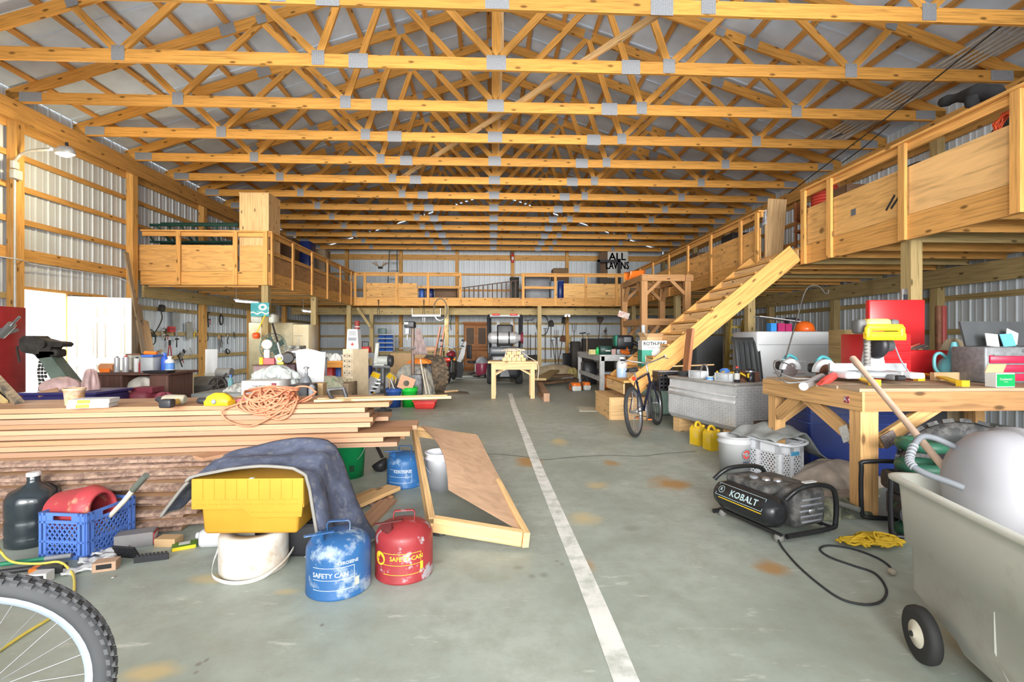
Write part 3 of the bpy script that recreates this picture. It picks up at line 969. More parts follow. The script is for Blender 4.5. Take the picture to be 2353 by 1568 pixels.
# orange extension cord heaped on the stack and hanging over its front
cc = on_stack(628,926)
ca = (V(cc.x,cc.y,0) - V(sA.x,sA.y,0)).dot(sd)
pts = []
ph = 0
for k in range(24):
 cxk = R.uniform(-.11,.10); cyk = R.uniform(-.03,.10); rx_,ry_ = R.uniform(.06,.14),R.uniform(.05,.10)
 if k in (4,9,14): cxk += .05; rx_ = .16
 tilt = R.uniform(-.5,.5)
 for j in range(14):
  a = 2 * PI * j / 14
  x = cxk + rx_ * math.cos(a) * math.cos(tilt) - ry_ * math.sin(a) * math.sin(tilt)
  y = cyk + rx_ * math.cos(a) * math.sin(tilt) + ry_ * math.sin(a) * math.cos(tilt)
  z = .834 + .0045 * k * math.exp(-(x * x) * 8) + R.uniform(0,.006)
  if y < -.0: pnt = V(sA.x,sA.y,0) + sd * (ca + x) + sn * (-.02 - .0012 * k) + V(0,0,.834 + .003 * k + y * 1.35)
  else: pnt = V(sA.x,sA.y,0) + sd * (ca + x) + sn * y + V(0,0,z)
  pts.append(pnt)
# stray turn hanging low on the left, a raised loop at the right
for dx,dy in ((-.27,-.03),(-.31,-.08),(-.25,-.14),(-.12,-.17),(0,-.12),(.1,-.06)):
 pts.append(V(sA.x,sA.y,0) + sd * (ca + dx) + sn * -.03 + V(0,0,.84 + dy * 1.0))
for j in range(16):
 a = 2 * PI * j / 16
 pts.append(V(sA.x,sA.y,0) + sd * (ca + .17 + .10 * math.cos(a)) + sn * (.16 + .06 * math.sin(a)) + V(0,0,.875 + .055 * math.sin(a)))
one(MB().tube(spline(pts,3),.0072,7),'extension_cord',mat('orange_cord',(0.52,0.19,0.10),rough=.5),'tangled orange extension cord heaped over the front of the upper lumber stack','cord')
# long pale strip on top of the stack reaching out to the right
p,q_ = on_stack(790,932),FL(975,921,.85)
p = V(sA.x,sA.y,0) + sd * (ca + .30) + sn * .06 + V(0,0,.835)
q_ = V(sA.x,sA.y,0) + sd * (ca + 1.32) + sn * .12 + V(0,0,.838)
one(MB().beam(p,q_,.05,.018),'wood_strip',W_PALE,'long thin pale wood strip on the lumber stack reaching past its right end','strip')
q2 = q_ - sd * .03 + sn * .09
one(MB().beam(p + sn * .1 + V(0,0,.0),q2,.05,.018),'wood_strip',W_PALE,'second thin pale wood strip lying behind the long one on the stack','strip')
# things on the stack -------------------------------------------------
c = on_stack(171,931)
t = thing('plastic_cup','rust-stained translucent plastic pot at the left of the lumber stack','pot',c)
MB().lathe([(.052,0),(.062,.105),(.068,.107),(.068,.122),(.060,.123),(.050,.006)],n=22).build('body',mat('stained_pot',(0.62,0.50,0.38),rough=.5,second=(0.45,0.20,0.05),cut=.5,soft=.15,scale=9),t)
for k,(dx,dz,rz_) in enumerate(((0,0,.15),(.012,.031,.1))):
 c = on_stack(208,937) + V(dx,.02,dz + .001)
 t = carton('battery_box',('lower','upper')[k] + ' of two flat white boxes with yellow bands on the lumber stack',c,(.24,.13,.03),s_rz + rz_,PAPER,cat='box',group='flat white boxes on the lumber stack',bands=[('yellow_band',P_YEL,(-.03,-.066,.015),(.075,.004,.024))])
c = on_stack(118,935,.0) + sn * .2
t = thing('glass_jar','clear glass jar with screw neck on the lumber stack','jar',c)
MB().lathe([(.045,0),(.05,.006),(.05,.07),(.03,.095),(.028,.11),(.024,.11),(.045,.068),(.045,.01)],n=18).build('body',glass('clear_glass'),t)
MB().lathe([(.03,.106),(.031,.118),(.02,.12)],n=16).build('rim',STEEL,t)
# loose dirty plank leaning at the far left
p,q_ = AD(50,944,3.55),AD(-130,745,4.6)
one(MB().beam(p,q_,.16,.05,(0,1,.4)),'leaning_board',mat('mouldy_plank',(0.34,0.24,0.14),rough=.85,second=(0.06,0.055,0.045),cut=.5,soft=.12,scale=5),'black-stained mouldy plank leaning at the left end of the lumber stack','board')
p,q_ = AD(18,944,3.6),AD(-150,800,4.2)
one(MB().beam(p,q_,.16,.03,(0,1,.4)),'leaning_board',W_GREEN,'brown plank under the mouldy plank at the left edge','board')
def drill(name,label,loc,rz,body,accent):
 t = thing(name,label,'power tool',loc,rz)
 MB().lathe([(.024,0),(.034,.01),(.036,.1),(.033,.14),(.026,.16)],c=(-.02,0,.04),M=Matrix.Rotation(PI / 2,3,'Y'),n=14).build('motor_housing',body,t)
 MB().lathe([(.022,0),(.024,.03),(.012,.055),(.004,.06)],c=(.14,0,.04),M=Matrix.Rotation(PI / 2,3,'Y'),n=12).build('chuck',P_BLACK,t)
 MB().rbox((.01,.075,.03),(.04,.13,.04),.015,rz=.12).build('grip',accent,t)
 MB().rbox((.0,.155,.032),(.085,.06,.06),.012).build('battery',P_BLACK,t)
 return t
drill('cordless_drill','worn grey and orange corded drill lying on the lumber stack',on_stack(420,931),PI - .05,mat('worn_tool_grey',(0.30,0.27,0.20),rough=.6),mat('tool_amber',(0.60,0.36,0.08),rough=.6))
# yellow orbital sander
c = on_stack(505,931)
t = thing('palm_sander','yellow rounded power sander lying on the lumber stack','power tool',c,-.05)
MB().loft([[c2 for c2 in [V(x,y * 1.0,z) for (y,z) in [(-.045,.0),(.045,.0),(.05,.03),(.035,.03 + h),(0,.035 + h),(-.035,.03 + h),(-.05,.03)]]] for x,h in ((-.085,.005),(-.07,.035),(-.03,.055),(.03,.052),(.07,.03),(.085,.004))]).build('housing',P_YEL,t)
MB().rbox((-.12,0,.03),(.09,.045,.045),.02).build('grip',P_BLACK,t)
MB().lathe([(.016,0),(.018,.004),(.012,.008)],c=(-.01,-.052,.03),M=Matrix.Rotation(PI / 2,3,'X'),n=14).build('vent_cap',P_GREY,t)
t = thing('tape_gun','pink and grey hand tool beside the yellow sander','tool',on_stack(548,930,.012) + sn * .1,.4)
MB().beam((-.1,0,0),(.08,0,.02),.04,.02).build('handle',mat('pink_plastic',(.6,.12,.16)),t)
MB().rbox((.09,0,.02),(.06,.05,.03),.01).build('head',P_GREY,t)
t = thing('glove','crumpled off-white rag at the left of the corded drill','rag',on_stack(375,928,.01) + sn * .05)
MB().ball((0,0,.01),(.05,.04,.018),14,6).build('cloth',mat('offwhite_cloth',(.66,.60,.50),rough=.9,bump=.5),t)
# ------------------------------------------------------------------ crate with red bucket, water jug and litter
jc = FL(42,1262); jc.y += .1
t = thing('water_jug','large dark five gallon water jug with white cap beside blue crate','jug',jc)
JUG = mat('dark_jug',(0.02,0.028,0.034),rough=.18,spec=.7)
MB().lathe([(.12,0),(.135,.01),(.137,.06),(.131,.075),(.137,.09),(.137,.16),(.131,.175),(.137,.19),(.137,.27),(.135,.30),(.115,.335),(.07,.36),(.036,.378),(.032,.40),(.033,.43),(.028,.435)],n=30).build('body',JUG,t)
MB().lathe([(.036,.425),(.037,.445),(.03,.449)],n=20).build('cap',P_WHITE,t)
kc = FL(190,1285)
k_front,k_l,k_r = FL(197,1287),FL(67,1279),FL(298,1230)
CR = mat('crate_blue',(0.09,0.19,0.55),rough=.45,var=.08)
crz = math.atan2(k_front.y - k_l.y,k_front.x - k_l.x) + .03
sz = .30
t = thing('milk_crate','blue plastic lattice milk crate holding a red bucket','crate',k_front + V(math.cos(crz),math.sin(crz),0) * (-sz / 2) + V(-math.sin(crz),math.cos(crz),0) * .165,crz)
hh = .27
w2,d2 = sz / 2,.165
def crate_side(M,w_,name):
 mb = MB()
 for z,h in ((.012,.024),(.10,.012),(hh - .055,.014),(hh - .008,.016)):
  mb.beam(M @ V(-w_,0,z),M @ V(w_,0,z),.012,h)
 for x in (-w_ + .01,w_ - .01,-w_ + .04,w_ - .04):
  mb.beam(M @ V(x,0,0),M @ V(x,0,hh),.012,.016,M.to_3x3() @ V(1,0,0))
 # hand hole rim band
 for a,b in ((-w_,-.06),(.06,w_)):
  mb.beam(M @ V(a,0,hh - .032),M @ V(b,0,hh - .032),.005,.05)
 mb.beam(M @ V(-.06,0,hh - .05),M @ V(.06,0,hh - .05),.008,.012)
 n = 9
 x0,x1,z0,z1 = -w_ + .045,w_ - .045,.026,hh - .062
 for i in range(-n,n + 1):
  for sg in (1,-1):
   cx_ = i * .032
   # clip diagonal within rect
   ptsd = []
   for z in (z0,z1):
    ptsd.append([cx_ + sg * (z - (z0 + z1) / 2) * .75,z])
   (xa_,za),(xb_,zb_) = ptsd
   if xb_ == xa_: continue
   ts = [0,1]
   for lim in (x0,x1):
    pass
   t0,t1 = 0.0,1.0
   dx = xb_ - xa_
   ta,tb_ = (x0 - xa_) / dx,(x1 - xa_) / dx
   lo,hi = min(ta,tb_),max(ta,tb_)
   t0,t1 = max(0,lo),min(1,hi)
   if t1 - t0 < .05: continue
   mb.beam(M @ V(xa_ + dx * t0,0,za + (zb_ - za) * t0),M @ V(xa_ + dx * t1,0,za + (zb_ - za) * t1),.006,.008)
 mb.build(name,CR,t)
for M,w_ in ((Matrix.Translation((0,-d2,0)),w2),(Matrix.Translation((0,d2,0)),w2),(Matrix.Translation((w2,0,0)) @ Matrix.Rotation(PI / 2,4,'Z'),d2),(Matrix.Translation((-w2,0,0)) @ Matrix.Rotation(PI / 2,4,'Z'),d2)):
 crate_side(M,w_,'lattice_side')
MB().box((0,0,.006),(sz,d2 * 2,.01)).build('bottom',CR,t)
ck = V(*t.location)
# red bucket lying tilted in the crate
rb_m = mat('faded_red_bucket',(0.46,0.055,0.065),rough=.5,second=(0.50,0.30,0.19),cut=.63,soft=.05,scale=6)
c = ck + V(-.05,.01,.235)
t = thing('bucket','faded red plastic bucket tipped on its side inside the blue crate','bucket',c,0,None,(0,0,0))
Mx = Matrix.Rotation(crz,3,'Z') @ Matrix.Rotation(PI / 2 - .12,3,'Y') @ Matrix.Rotation(.5,3,'Z')
MB().lathe([(.02,-.15),(.115,-.15),(.12,-.14),(.135,.06),(.14,.065),(.10,.14),(.085,.145),(.09,.10),(.12,.05),(.108,-.13)],M=Mx,n=26).build('body',rb_m,t)
# hammer/axe with taped grip in the crate
p,q_ = ck + V(.05,.02,.12),AD(336,1093,2.85)
d_ = (q_ - p)
t = thing('axe','pale wooden tool handle with dark taped grip rising from the blue crate','tool',p)
MB().tube([V(0,0,0),d_ * .55 + V(0,0,-.008),d_ * .74],[.014,.015,.016],10).build('handle',mat('pale_handle',(.66,.60,.48),rough=.5),t)
MB().tube([d_ * .72,d_ * .78,d_],[.017,.019,.019],10).build('taped_grip',mat('grip_tape',(.11,.12,.10),rough=.8),t)
# litter around the crate -----------------------------------------------
def floor_box(name,label,uvc,d,rz,m,cat='box',tilt=0,bands=None,z=0):
 c = FL(*uvc)
 return carton(name,label,c + V(0,0,z),d,rz,m,cat=cat,rot=(tilt,0,rz) if tilt else None,bands=bands)
floor_box('tool_carton','grey and black cardboard tool box with red end beside blue crate',(313,1253),(.20,.10,.085),.35,mat('grey_print',(.20,.19,.19),rough=.6),bands=[('red_panel',mat('red_print',(.5,.05,.05)),(.102,0,.042),(.003,.09,.07)),('lettering',PAPER,(.104,0,.05),(.003,.06,.03))])
floor_box('open_carton','small open brown cardboard box on the floor by the slabs',(388,1252),(.13,.08,.05),-.05,CARD)
floor_box('seed_packet','green and yellow flat packet lying on the floor',(424,1258),(.13,.085,.022),.5,mat('green_print',(.10,.22,.03)),'packet',bands=[('yellow_panel',P_YEL,(0,-.044,.011),(.12,.003,.02)),('pale_panel',PAPER,(0,.01,.0235),(.06,.04,.002))])
t = thing('bit_rack','black drill bit rack lying on the floor','rack',FL(348,1290),.28)
MB().beam((-.085,0,.018),(.085,0,.018),.012,.036).build('rail',P_BLACK,t)
for k in range(8):
 MB().box((-.07 + k * .02,.006,.04),(.012,.012,.01)).build('clip',P_BLACK,t)
t = thing('plastic_grate','black honeycomb plastic grate leaning on the tool box','grate',FL(300,1283),-.2,None,(.5,0,-.2))
mb = MB()
for k in range(8): mb.box((-.07 + k * .02,0,.05),(.006,.012,.09))
for k in range(6): mb.box((0,0,.01 + k * .017),(.15,.012,.005))
mb.build('lattice',P_BLACK,t)
t = carton('paper_bag','crumpled brown paper bag with black print on the floor',FL(245,1308),(.11,.07,.05),.3,mat('brown_paper',(.47,.31,.21),rough=.85,bump=.3),cat='bag')
MB().box((0,-.036,.028),(.07,.002,.025)).build('lettering',INK,t)
t = carton('gray_carton','small white and black printed carton on the floor by the yellow cord',FL(95,1338),(.085,.06,.055),.12,PAPER)
MB().box((.005,-.031,.028),(.05,.002,.035)).build('print_panel',INK,t)
for k,(u,v,rz_,lb) in enumerate(((30,1352,.45,'nearest of the clear plastic packages lying by the crate'),(60,1330,.6,'clear plastic package beside the small printed carton'),(190,1312,.5,'long clear plastic package in front of the crate'),(225,1290,.6,'clear plastic bag tucked under the corner of the blue crate'),(255,1270,.5,'crumpled clear bag between the crate and the tool box'))):
 c = FL(u,v)
 mb = MB()
 ph = R.random() * 6
 mb.grid(lambda a,b: V((a - .5) * .17,(b - .5) * .075,.012 + .014 * math.sin(a * 9 + ph) * math.sin(b * 7 + ph) + R.uniform(0,.012)),10,6,thick=.01)
 one(mb,'clear_package',mat('clear_film',(.55,.55,.55),rough=.2,var=.35,scale=25,spec=.8),lb,'package',c,rz_)
t = thing('marking_gun','small orange and black tool carton under the yellow cord','box',FL(120,1316),.2)
MB().box((0,0,.02),(.12,.05,.04)).build('body',mat('black_print',(.05,.05,.05)),t)
MB().box((-.075,0,.02),(.04,.05,.035)).build('orange_panel',P_ORANGE,t)
# green-handled tool and black bar
p,q_ = FL(-20,1300,.03),FL(165,1277,.03)
t = thing('loppers','green tool handle with dark grip on the floor before the crate','tool',p)
MB().tube([V(0,0,0),(q_ - p) * .68],.012,10).build('handle',mat('green_metal',(.02,.20,.10)),t)
MB().tube([(q_ - p) * .66,(q_ - p)],.015,10).build('grip',P_GREY,t)
p,q_ = FL(-20,1318,.015),FL(110,1302,.015)
one(MB().tube([p,q_],.014,10),'pry_bar',P_BLACK,'black bar on the floor below the green handle','tool')
# yellow cord
ck2 = [AD(-12,1235,2.6),FL(2,1268,.08),FL(30,1292,.05),FL(90,1296,.04),FL(135,1292,.05),FL(160,1310,.02),FL(171,1335,.008),FL(163,1385,.008),FL(120,1418,.008),FL(60,1455,.008),FL(-30,1515,.008)]
one(MB().tube(spline(ck2,6),.0065,8),'yellow_lead',mat('yellow_cord_m',(.70,.55,.10),rough=.45),'yellow cord looping across the floor in front of the blue crate','cord')
one(MB().lathe([(.012,0),(.013,.003),(.01,.005)],n=12),'silver_disc',STEEL,'small silver bottle cap on the floor','cap',FL(260,1327))
t = thing('white_jug','white plastic jug lying on its side beside the tape roll','jug',FL(483,1262) + V(0,.06,.055),.08)
MB().rbox((0,0,0),(.17,.12,.11),.03).build('body',P_WHITE,t)
MB().cyl((-.085,.0,.01),(-.11,0,.01),.02).build('cap',P_WHITE,t)
# ------------------------------------------------------------------ roll of white strapping, yellow tote, dark tote, blanket
rc = FL(585,1302)
t = thing('strapping_roll','thick roll of dirty white strapping under the yellow tote','roll',rc)
WH = mat('dirty_white_strap',(0.74,0.72,0.68),rough=.35,second=(0.50,0.36,0.23),cut=.58,soft=.12,scale=3.5)
MB().lathe([(.10,.0),(.172,.0),(.178,.01),(.18,.09),(.177,.1),(.18,.11),(.178,.2),(.172,.212),(.10,.212),(.09,.11)],n=40).build('wound_strap',WH,t)
tail = spline([V(-.16,-.08,.14),V(-.178,-.10,.05),V(-.13,-.17,.02),V(0,-.215,.012),V(.12,-.18,.02),V(.19,-.07,.05),V(.21,.03,.09)],8)
mb = MB()
mb.grid(lambda a,b: tail[int(round(a * (len(tail) - 1)))] + V(0,0,(b - .5) * .02),len(tail) - 1,1,thick=lambda p: V(p.x,p.y,0).normalized() * .002)
mb.build('loose_end',WH,t)
one(MB().tube(spline([FL(700,1280,.01),FL(720,1277,.01),FL(755,1270,.012),FL(760,1258,.02)],5),.004,6),'strap_end',P_WHITE,'thin loose white strap between the roll and the blue can','strap')
tc0 = FL(569,1233,.225)
tz = .225
trz = -.02
TOTE = mat('tote_yellow',(0.50,0.26,0.025),rough=.45,var=.06)
ty = tc0.y + .205
t = thing('storage_tote','yellow attached-lid storage tote propped on the white roll','tote',(tc0.x + .005,ty,tz),trz)
mb = MB()
mb.rbox((0,0,.15),(.55,.38,.30),.02,taper=.93)
mb.build('body',TOTE,t)
mb = MB()
# stepped collar along the front and sides, dropping lower on the right half
M = frame((0,-.186,0),(1,0,0),(0,0,1))
mb.prism([(-.30,.15),(-.02,.15),(.02,.105),(.29,.105),(.30,.2),(.30,.315),(-.30,.315)],.022,M)
mb.prism([(-.30,.15),(.30,.15),(.30,.315),(-.30,.315)],.012,frame((0,.186,0),(1,0,0),(0,0,1)))
mb.box((-.294,0,.235),(.014,.40,.16)); mb.box((.294,0,.235),(.014,.40,.16))
mb.build('rim_collar',TOTE,t)
mb = MB()
for k in range(9): mb.box((-.24 + k * .06,-.209,.255),(.004,.004,.11))
for k in range(9): mb.box((-.25 + k * .062,-.209,.175),(.046,.004,.004)); mb.box((-.25 + k * .062,-.209,.20),(.046,.004,.004))
for k in range(5): mb.box((.04 + k * .056,-.209,.13),(.046,.004,.004))
mb.build('stiffening_rib',TOTE,t)['kind'] = 'stuff'
MB().box((0,0,.307),(.58,.40,.014)).build('lid',TOTE,t)
MB().box((.02,-.2,.316),(.02,.02,.004)).build('hinge_scrap',PAPER,t)
t = thing('dark_tote','black plastic tote under the rear of the yellow tote','tote',(tc0.x + .02,tc0.y + .42,0),trz)
MB().rbox((0,0,.11),(.60,.42,.215),.03,taper=.94).build('body',P_BLACK,t)
MB().box((0,0,.205),(.64,.45,.018)).build('rim',P_BLACK,t)
# blanket over the tote
BL = mat('quilted_blanket',(0.085,0.10,0.155),rough=.95,var=.3,scale=12,bump=.9,second=(0.20,0.20,0.22),cut=.62,soft=.1)
HEM = mat('blanket_hem',(0.23,0.22,0.20),rough=.95)
prof = [(-.44,.10),(-.40,.17),(-.345,.27),(-.31,.335),(-.27,.352),(-.10,.362),(.08,.365),(.25,.358),(.315,.34),(.345,.27),(.37,.15),(.40,.02),(.45,-.10),(.50,-.19)]
def blanket(a,b):
 k = a * (len(prof) - 1); i = min(int(k),len(prof) - 2); f = k - i
 x = prof[i][0] * (1 - f) + prof[i + 1][0] * f; z = prof[i][1] * (1 - f) + prof[i + 1][1] * f
 y = -.215 + b * .52
 if a > .62:
  q = (a - .62) / .38
  y = (-.215 - .10 * q) + b * (.52 + .06 * q); x += .05 * math.sin(b * 9) * q + .07 * q * b
 if a < .22:
  q = (.22 - a) / .22
  y = -.17 + .02 * q + b * (.46); z -= .02 * math.sin(b * 7) * q; x -= .05 * q
 z += .012 * math.sin(a * 17 + b * 6) + .010 * math.sin(b * 13 - a * 9) + (.07 * max(0,b - .25) * math.exp(-((a - .45) ** 2) * 18))
 if .25 < a < .62 and b < .12: z = max(z,.330)
 return V(tc0.x + x,ty + y,tz + max(z,-tz + .012))
t = thing('moving_blanket','blue-grey quilted moving blanket draped over the yellow tote','blanket',(0,0,0))
MB().grid(blanket,44,20,thick=.008).build('quilt',BL,t)
mb = MB(); mb.tube([blanket(i / 50,0) + V(0,-.004,0) for i in range(51)],.009,6)
mb.build('hem',HEM,t)
mb = MB(); mb.tube([blanket(1,i / 20) for i in range(21)],.009,6); mb.tube([blanket(0,i / 20) for i in range(21)],.009,6)
mb.build('hem',HEM,t)
# ------------------------------------------------------------------ safety cans
def safety_can(name,label,loc,r,rz,m,txt,ink,hstyle,h=.245,band_col=None,grime=None):
 t = thing(name,label,'fuel can',loc,rz)
 body = MB()
 body.lathe([(r * .97,0),(r * 1.01,.004),(r * 1.01,.012),(r,.016),(r,h - .05),(r * .985,h - .02),(r * .93,h),(r * .74,h + .028),(r * .4,h + .045),(.03,h + .05)],n=44)
 body.build('body',m,t)
 top = h + .048
 # carrying handle
 hb = MB()
 hd = [V(-.055,0,top - .012),V(-.058,0,top + .035),V(-.05,0,top + .05),V(.05,0,top + .05),V(.058,0,top + .035),V(.055,0,top - .012)]
 for a_,b_ in zip(hd[:-1],hd[1:]): hb.beam(a_,b_,.026,.005)
 hb.build('handle',m,t,bevel=.002)
 # spout with cap and lever
 sp = V(-.07,-.075,h + .012)
 dr = V(-.35,-.45,.8).normalized()
 MB().cyl(sp - dr * .02,sp + dr * .045,.027,16,.024).build('spout',m if not grime else grime,t)
 MB().cyl(sp + dr * .042,sp + dr * .058,.032,18).build('spout_cap',m if not grime else grime,t)
 lv = MB()
 lv.beam(sp + dr * .062 + V(-.055,-.02,.012),sp + dr * .05 + V(.075,.02,.02),.02,.006)
 lv.beam(sp + dr * .05 + V(.07,.02,.02),V(-.01,-.02,top + .01),.012,.005)
 lv.build('lever',m if not grime else grime,t)
 def wrap(a0,z0):
  return lambda x,y: V(math.cos(a0 + x / r) * (r + .0012),math.sin(a0 + x / r) * (r + .0012),z0 + y)
 a0 = -PI / 2
 mb = MB()
 for s_,size,dx,dz in txt:
  letters(mb,s_,size,None,wrap(a0 + dx / r,dz),bold=.0005)
 mb.build('lettering',ink,t)
 fr = MB()
 f = wrap(a0,0)
 for x0_,x1_,z in ((-.11,.10,.165),(-.11,.10,.105),(-.11,.10,.055),(-.1,.09,.20 if name == 'x' else .055)):
  for k in range(10):
   xa_,xb_ = x0_ + (x1_ - x0_) * k / 10,x0_ + (x1_ - x0_) * (k + 1) / 10
   fr.add([f(xa_,z - .0012),f(xb_,z - .0012),f(xb_,z + .0012),f(xa_,z + .0012)],[(0,1,2,3)])
 for x_ in (.10,): fr.add([f(x_ - .0012,.055),f(x_ + .0012,.055),f(x_ + .0012,.165),f(x_ - .0012,.165)],[(0,1,2,3)])
 fr.build('printed_frame',ink,t)
 return t,wrap,a0
YINK = mat('yellow_ink',(.72,.50,.03),rough=.6)
PINK_ = mat('pale_ink',(.55,.62,.66),rough=.6)
bc = FL(779,1346)
cb_m = mat('chipped_blue_paint',(0.025,0.105,0.27),rough=.4,var=.15,scale=5,second=(0.26,0.33,0.40),cut=.58,soft=.05)
t,wr,a0 = safety_can('safety_can','blue safety can with worn paint in front of the yellow tote',bc,.163,.15,cb_m,[('SAFETY CAN',.032,-.02,.128),('KEROSENE',.022,.07,.185)],PINK_,0)
mb = MB(); f = wr(a0 + .115 / .163,.08)
mb.add([f(-.011,-.02),f(.011,-.02),f(.011,.02),f(-.011,.02)],[(0,1,2,3)]); mb.build('rating_sticker',mat('sticker',(.55,.58,.38)),t)
rcn = FL(929,1314)
cr_m = mat('chipped_red_paint',(0.28,0.028,0.032),rough=.42,var=.2,scale=6,second=(0.34,0.32,0.34),cut=.59,soft=.03)
t,wr,a0 = safety_can('safety_can','red safety can with yellow lettering and chipped paint',rcn,.157,.12,cr_m,[('SAFETY CAN',.032,.022,.138)],YINK,0,grime=mat('dark_red_grime',(.10,.02,.02),rough=.5))
mb = MB(); f = wr(a0 - .86,.132)
pts = [f(.036 * math.cos(2 * PI * k / 24),.036 * math.sin(2 * PI * k / 24)) for k in range(24)]
mb.add(pts,[tuple(range(24))]); mb.build('round_emblem',YINK,t)
mb = MB(); f2 = lambda x,y: f(x,y) * 1.004
letters(mb,'SAFE',.022,None,lambda x,y: V(*(V(f(x,y).x * 1.006,f(x,y).y * 1.006,f(x,y).z))),bold=.0006); mb.build('emblem_lettering',mat('red_ink',(.35,.03,.03)),t)
mb = MB(); f = wr(a0 + .105 / .157,.09)
mb.add([f(-.009,-.02),f(.009,-.02),f(.009,.02),f(-.009,.02)],[(0,1,2,3)]); mb.build('rating_sticker',YINK,t)
kc = FL(931,1113)
ck_m = mat('dusty_blue_paint',(0.025,0.12,0.32),rough=.45,var=.2,scale=5,second=(0.20,0.30,0.42),cut=.63,soft=.05)
t,wr,a0 = safety_can('safety_can','blue kerosene can standing behind the wooden frame',kc,.158,-.1,ck_m,[('KEROSINE',.034,.02,.15)],PINK_,0)
# ------------------------------------------------------------------ buckets behind the stack, scrap planks, shovel
bucket('bucket','bright green plastic bucket with black lettering behind the blanket',FL(803,1094),.148,.13,.36,P_GREEN)
t = bpy.data.objects['bucket.001'] if 'bucket.001' in bpy.data.objects else None
gt_ = [o for o in bpy.data.objects if o.get('label','').startswith('bright green plastic bucket')][0]
mb = MB()
rw = .139
f = lambda x,y: V(math.cos(-PI / 2 - .35 + x / rw) * (rw + .004),math.sin(-PI / 2 - .35 + x / rw) * (rw + .004),.115 + y)
letters(mb,'KOS',.05,None,f,bold=.001)
f3 = lambda x,y: V(math.cos(-PI / 2 + .42 + x / rw) * (rw + .002),math.sin(-PI / 2 + .42 + x / rw) * (rw + .002),.1 + y)
for k in range(9):
 x = -.02 + k * .005; mb.add([f3(x,-.03),f3(x + .003,-.03),f3(x + .003,.03),f3(x,.03)],[(0,1,2,3)])
mb.build('lettering',INK,gt_)
bucket('bucket','red plastic bucket hidden behind the end of the lumber stack',FL(715,1085),.148,.13,.36,P_RED)
bucket('bucket','white translucent bucket standing inside the leaning wooden frame',FL(1012,1122),.125,.115,.32,mat('milky_plastic',(.66,.68,.74),rough=.4))
sc = [((800,1165),(905,1120),.14,.03,.045,'pale weathered plank on top of the scrap pile by the green bucket'),
      ((770,1172),(870,1128),.13,.03,.015,'split pale board underneath in the scrap pile by the green bucket'),
      ((838,1205),(893,1150),.13,.022,.012,'bare tan plank at the near side of the scrap pile')]
for (u0,v0),(u1,v1),w_,th_,z,lb in sc:
 p,q_ = FL(u0,v0,z),FL(u1,v1,z)
 d_ = (q_ - p).normalized()
 one(MB().beam(p - d_ * .15,q_,w_,th_),'scrap_plank',LW[1] if 'tan' in lb else W_PALE,lb,'board')
for k,(u,v,lb) in enumerate(((872,1158,'larger splinter of bark beside the scrap planks'),(885,1150,'small reddish splinter of wood beside the scrap planks'))):
 c = FL(u,v)
 one(MB().grid(lambda a,b: V((a - .5) * .16,(b - .5) * .06 * (1 - .5 * a),.02 + R.uniform(-.006,.008)),8,4,thick=.02),'wood_splinter',BARK if k == 0 else LW[0],lb,'splinter',c,.9)
t = thing('ladle_scoop','black scoop with long handle leaning behind the blue kerosene can','scoop',FL(882,1082))
MB().lathe([(.01,.0),(.05,.005),(.075,.05),(.08,.10),(.074,.10),(.05,.02),(.01,.01)],n=18,M=Matrix.Rotation(-.5,3,'Y')).build('bowl',P_BLACK,t)
MB().beam((-.02,.03,.12),(-.17,.12,.36),.035,.012).build('handle',P_BLACK,t)
# ------------------------------------------------------------------ leaning wooden frame with plywood
fr0,fr1 = V(-.385,3.02,.10),V(.20,2.93,.03)
lv = V(-.38,1.72,.25)
t = thing('framed_gate','rectangular wooden frame with loose plywood leaning over the white bucket','frame',(0,0,0))
h_ = V(.03,0,.11)
upv = (fr1 - fr0).cross(lv).normalized()
if upv.z < 0: upv = -upv
for nm,a,b in (('side_rail',fr0,fr0 + lv),('side_rail',fr1,fr1 + lv),('end_rail',fr0,fr1),('end_rail',fr0 + lv,fr1 + lv)):
 d_ = (b - a).normalized()
 e0,e1 = (a,b) if nm == 'end_rail' else (a - d_ * .019,b + d_ * .019)
 if nm == 'end_rail': e0,e1 = a + d_ * .02,b - d_ * .02
 MB().beam(e0 + upv * .047,e1 + upv * .047,.04,.094,upv).build(nm,W_PALE,t)
c00,c10,c11,c01 = AD(1030,1126,3.5),AD(1215,1232,2.93),AD(1098,1004,4.55),AD(968,980,4.70)
def ply(a,b):
 p = c00.lerp(c10,a).lerp(c01.lerp(c11,a),b)
 return p + V(.07 * math.sin(PI * b) * (1 - a),0,.03 * math.sin(PI * b) * (1 - a) + .01)
MB().grid(ply,8,12,thick=.012,smooth=False).build('plywood_sheet',wood('rough_ply',(.47,.30,.19),dark=.82,knots=False,scale=(7,22),var=.02),t)
t = can('tin_can','dented grimy tin can under the corner of the wooden frame',FL(1010,1226),.055,.095,mat('grimy_tin',(.08,.08,.075),rough=.5,metal=.4,second=(.4,.4,.38),cut=.6,scale=14),None)
MB().add([V(math.cos(-.9 + k * .12) * .0562,math.sin(-.9 + k * .12) * .0562,z) for k in range(6) for z in (.04,.075)],[(2 * k,2 * k + 2,2 * k + 3,2 * k + 1) for k in range(5)]).build('paper_band',PAPER,t)
